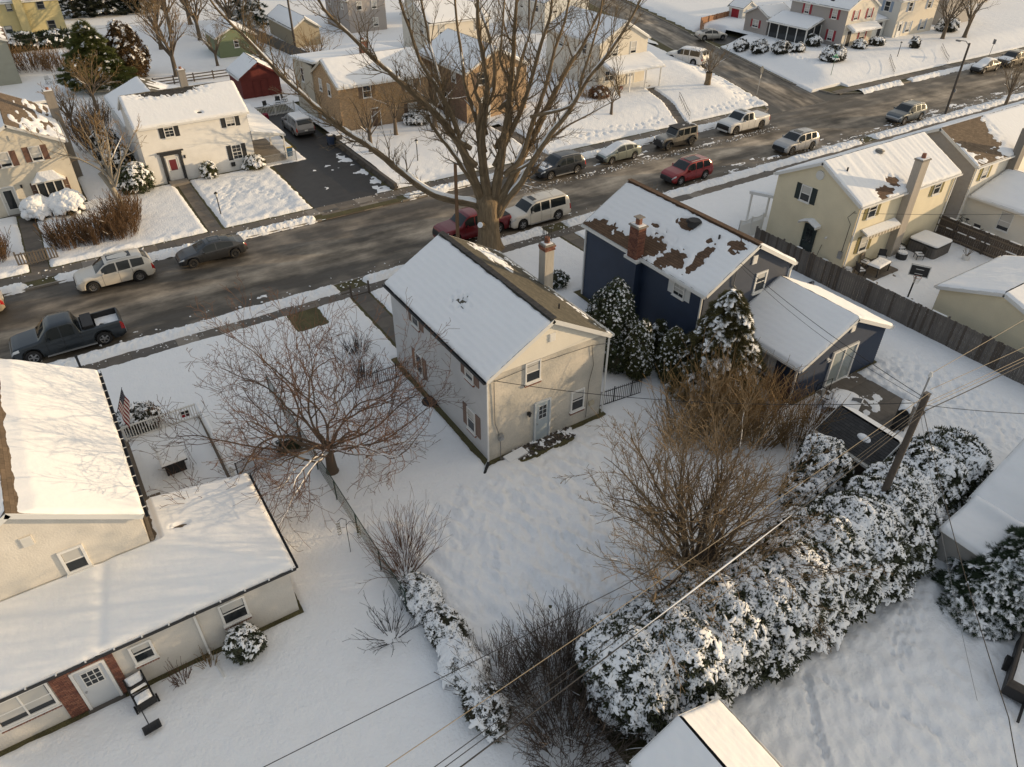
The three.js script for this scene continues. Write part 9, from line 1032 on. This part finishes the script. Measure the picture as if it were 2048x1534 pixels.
{ const g = thing('shepherd_hook', 'shepherd hook with hanging spiral wind spinners in the side yard', 'garden ornament', null, [5.4, 0, -20.5]), b = new MB(); b.tube([[0, 0, 0], [0.02, 1.7, 0], [0.05, 2.05, 0.05], [-0.12, 2.2, 0.0], [-0.28, 2.05, -0.05]], 0.014, 5).tube([[0.02, 1.7, 0], [0.15, 1.95, 0.1], [0.35, 1.9, 0.25], [0.4, 1.75, 0.28]], 0.012, 5); b.build('hook', M.black, g); for (const [x, y, z] of [[-0.28, 2.0, -0.05], [0.4, 1.72, 0.28]]) { const k = new MB(), P = []; for (let i = 0; i <= 60; i++) P.push([x + 0.07 * Math.cos(i * 0.5), y - i * 0.012, z + 0.07 * Math.sin(i * 0.5)]); k.tube(P, 0.012, 4); k.build('spinner', mat(0.10, 0.09, 0.04, 0.5), g); } }
{ const g = thing('garden_figure', 'mossy yellow stump figure at the foot of the bare yard tree', 'garden ornament', null, [15.7, 0, -11.6]), b = new MB(); b.tube([[0, 0, 0], [0.03, 0.3, 0], [-0.02, 0.7, 0.02], [0, 1.0, 0]], [0.17, 0.13, 0.15, 0.1], 10); b.build('body', mottled([0.20, 0.15, 0.02], 0.5, 0.4, 0.9, { s: 95, fine: 0.4 }), g); piece('snow', M.snow, g, 0, 1.03, 0, 0.2, 0.06, 0.2); }
{ const g = thing('old_stump', 'broken grey tree stump behind the bare yard tree', 'stump', null, [17.6, 0, -12.2]), s = gridGeo(24, 8, (u, v) => { const a = -u * 6.2832, R = 0.34 * (1 + 0.2 * Math.sin(a * 3)) * (1.2 - 0.3 * v), h = v * (0.8 + 0.3 * Math.sin(a * 2 + 1) + 0.15 * nz(a * 3, 1, 2)); return [R * Math.cos(a), h, R * Math.sin(a)]; }, (u, v) => [u * 2, v]); place(s, M.bark, 'trunk', g); piece('core', M.woodDark, g, 0, 0.3, 0, 0.4, 0.6, 0.4); }
{ const g = thing('gate_posts', 'low dark wooden gate frame where the front walk meets the pavement', 'gate', null, [14.4, 0, -40.2]); for (const x of [-0.62, 0.62]) piece('post', M.woodDark, g, x, 0.45, 0, 0.1, 0.9, 0.1); for (const y of [0.45, 0.75]) piece('rail', M.woodDark, g, -0.95, y, 0, 0.6, 0.06, 0.04); piece('rail', M.woodDark, g, 0.0, 0.12, 0.02, 1.2, 0.06, 0.04); } { const g = thing('kerb_post', 'dark metal post at the pavement beside the cream house', 'post', null, [-2.1, 0, -40.7]); piece('shaft', M.dark, g, 0, 0.5, 0, 0.12, 1.0, 0.12); piece('cap', M.black, g, 0, 1.02, 0, 0.15, 0.05, 0.15); }
{ const g = thing('deck_sign', 'small sign of dark and red squares hanging on the deck railing', 'sign', null, [1.75, 0.85, -32.6]); piece('board', M.white, g, 0, 0, 0.05, 0.44, 0.4, 0.02); for (const [x, y, m] of [[-0.1, 0.09, M.black], [0.1, 0.09, M.black], [-0.1, -0.1, mat(0.3, 0.01, 0.02)], [0.1, -0.1, mat(0.06, 0.02, 0.03)]]) piece('square', m, g, x, y, 0.063, 0.15, 0.15, 0.01); }
{ const g = thing('plank_pile', 'snow covered boards lying against the rear wall of the white house', 'planks', null, [14.4, 0, -21.75], 0.1); for (let i = 0; i < 4; i++) piece('plank', M.woodGrey, g, 0.02 * i, 0.06, -0.25 + i * 0.16, 1.35, 0.06, 0.15, 0.03 * (i - 1)); piece('snow', M.snow, g, 0.05, 0.13, 0, 1.15, 0.09, 0.5); } { const g = thing('rubble', 'dark leaf litter and stones along the rear wall of the white house', 'litter', null, [16.2, 0, -21.8]), b = new MB(), r = RNG(8); for (let i = 0; i < 150; i++) b.box((r() - 0.5) * 3.2, 0.03 + 0.04 * r(), (r() - 0.5) * 0.8, 0.05 + 0.14 * r(), 0.04 + 0.05 * r(), 0.05 + 0.1 * r(), r() * 3, r() * 0.5); b.build('stones', M.woodDark, g, 'stuff'); const it = []; for (let i = 0; i < 46; i++) { const q = 0.05 + 0.12 * r() * r(); it.push([(r() - 0.5) * 3.4, 0.06, (r() - 0.5) * 0.85, r() - 0.5, 1.5, r() - 0.5, q * (1 + r()), q * 0.6, q * (1 + r())]); } scatter(g, 'snow', pads[1], M.snowClump, it); g.userData.kind = 'stuff'; } { const g = thing('splash_spout', 'black downspout extension lying at the near corner of the white house', 'pipe', null, [12.9, 0, -21.7]), b = new MB(); b.bar([0.15, 0.14, -0.3], [-0.5, 0.07, 0.35], 0.13, 0.1); b.build('spout', M.black, g); }
{ const g = thing('window_well', 'dark round basement window well beside the white house', 'window well', null, [12.9, 0, -27.7]), b = new MB(); b.cyl([0, 0, 0], [0, 0.16, 0], 0.42, 0.42, 16); b.build('rim', M.black, g); }
{ const g = thing('storage_trailer', 'dark trailer with snow patches cut by the right edge near the lower corner', 'trailer', null, [23.3, 0, -2.05], 0.3), b = new MB(); b.box(0, 0.55, 0, 2.6, 0.5, 1.4); b.build('bed', M.black, g); const k = new MB(); k.box(0, 0.95, -0.66, 2.6, 0.35, 0.06).box(0, 0.95, 0.66, 2.6, 0.35, 0.06).box(-1.27, 0.95, 0, 0.06, 0.35, 1.3).box(1.27, 0.95, 0, 0.06, 0.35, 1.3); k.build('side_board', M.woodDark, g); const s = gridGeo(20, 12, (u, v) => [lerp(-1.0, 1.2, u), 0.82 + 0.12 * fbm(u * 4, v * 4, 3, 3), lerp(-0.55, 0.6, v)]); place(s, M.snow, 'snow', g); for (const z of [-0.78, 0.78]) { const w = new MB(); w.cyl([0.1, 0.3, z - 0.08], [0.1, 0.3, z + 0.08], 0.3, 0.3, 18); w.build('wheel', M.tyre, g); } const t = new MB(); t.bar([-1.25, 0.4, 0], [-2.1, 0.3, 0], 0.08); t.build('tow_bar', M.black, g); }
// bins and garden things across the street
function bin(label, x, z, m, lidm) { const g = thing('wheelie_bin', label, 'bin', 'wheeled bins', [x, T(x, z) * 0, z]), b = new MB(); const p = [[-0.24, 0.05, -0.26], [0.24, 0.05, -0.26], [0.24, 0.05, 0.26], [-0.24, 0.05, 0.26]], q = [[-0.3, 0.95, -0.33], [0.3, 0.95, -0.33], [0.3, 0.95, 0.33], [-0.3, 0.95, 0.33]]; for (let i = 0; i < 4; i++) { const j = (i + 1) % 4; b.quad(p[j], p[i], q[i], q[j]); } b.build('body', m, g); piece('lid', lidm, g, 0, 0.98, 0, 0.64, 0.06, 0.7); for (const s of [-1, 1]) { const w = new MB(); w.cyl([s * 0.25, 0.1, -0.28], [s * 0.3, 0.1, -0.28], 0.1, 0.1, 10); w.build('wheel', M.tyre, g); } piece('snow', M.snow, g, 0, 1.03, 0, 0.5, 0.05, 0.5); }
bin('blue bin with yellow lid beside the carport of the white colonial', 19.2, -67.6, mat(0.03, 0.09, 0.18), mat(0.5, 0.34, 0.02)); bin('black bin beside the driveway wall of the tan brick house', 24.35, -68.2, M.dark, M.dark); bin('dark blue bin beside the black one at the brick house', 23.7, -68.6, mat(0.03, 0.05, 0.1), M.dark);
chair('black garden chair behind the minivan nearest the red shed', 22.0, -82.8, 0.4); chair('black garden chair behind the picket fence in the middle', 23.6, -83.8, -0.3); chair('black garden chair behind the picket fence by the brick house wall', 24.6, -84.6, 0.9); chair('white garden chair on the terrace below the green pine', 3.3, -109.6 + 3, 0.3, M.trim); chair('second white garden chair on the terrace below the green pine', 4.3, -106.7, 0.3, M.trim);
{ const g = thing('cart', 'dark red yard cart beside the minivan', 'cart', null, [20.6, 0, -79.4]), b = new MB(); b.box(0, 0.45, 0, 0.9, 0.5, 0.6); b.build('tub', mat(0.2, 0.01, 0.03), g); for (const z of [-0.34, 0.34]) { const w = new MB(); w.cyl([0, 0.2, z - 0.04], [0, 0.2, z + 0.04], 0.2, 0.2, 12); w.build('wheel', M.tyre, g); } }
{ const g = thing('bicycle', 'dark bicycle leaning in the yard of the grey house', 'bicycle', null, [57.4, 0, -24.8], 1.2), b = new MB(); for (const x of [-0.5, 0.5]) { const P = []; for (let i = 0; i <= 20; i++) P.push([x + 0.33 * Math.cos(i * 0.31416), 0.35 + 0.33 * Math.sin(i * 0.31416), 0]); const w = new MB(); w.tube(P, 0.025, 5); w.build('wheel', M.tyre, g); } b.tube([[-0.5, 0.35, 0], [-0.15, 0.85, 0], [0.4, 0.9, 0], [0.5, 0.35, 0]], 0.018, 5).tube([[-0.15, 0.85, 0], [0.0, 0.35, 0], [0.4, 0.85, 0]], 0.018, 5); b.build('frame', M.dark, g); piece('saddle', M.black, g, -0.17, 0.93, 0, 0.24, 0.06, 0.14); const h = new MB(); h.bar([0.4, 1.0, -0.25], [0.4, 1.0, 0.25], 0.025); h.build('handlebar', M.black, g); }
chair('dark garden chair in the yard of the grey house', 57.2, -23.6, 1.5);
// loose clods of snow thrown up by wheels and the plough
{ const r = RNG(99), items = [[], [], [], []]; const add = (x, z, s, y) => items[Math.floor(r() * 4)].push([x, y + s * 0.2, z, 0, 1, 0, s, s * 0.7, s]); for (let i = 0; i < 420; i++) { const x = -12 + r() * 140; add(x, -42.5 - Math.pow(r(), 2) * 1.3, 0.03 + 0.06 * r() * r(), -0.1); } for (let i = 0; i < 420; i++) { const x = 33 + r() * 32; add(x, -49.7 + Math.pow(r(), 1.5) * 0.9, 0.025 + 0.06 * r() * r(), -0.1); } for (let i = 0; i < 260; i++) { const x = -12 + r() * 48; add(x, -40.95 + (r() - 0.5) * 0.7, 0.02 + 0.05 * r() * r(), 0.02); } for (let i = 0; i < 220; i++) { const x = -12 + r() * 80; add(x, -54.9 + (r() < 0.5 ? 0.9 : 0) + (r() - 0.5) * 0.5, 0.03 + 0.06 * r() * r(), 0.02); } for (let i = 0; i < 800; i++) { const x = -12 + r() * 130; add(x, -41.85 + (r() - 0.5) * 1.1, 0.03 + 0.09 * r() * r(), 0.05); } for (let i = 0; i < 500; i++) { const x = -12 + r() * 80; if (x > 16.3 && x < 24) continue; add(x, -53.2 + (r() - 0.5) * 0.9, 0.03 + 0.09 * r() * r(), 0.05); }
  const g = thing('snow_clods', 'loose clods of snow scattered along kerbs and pavements', 'snow'); g.userData.kind = 'stuff'; items.forEach((t, i) => scatter(g, 'clods', lumps[i], M.snowClump, t)); }
renderer.render(scene, camera);
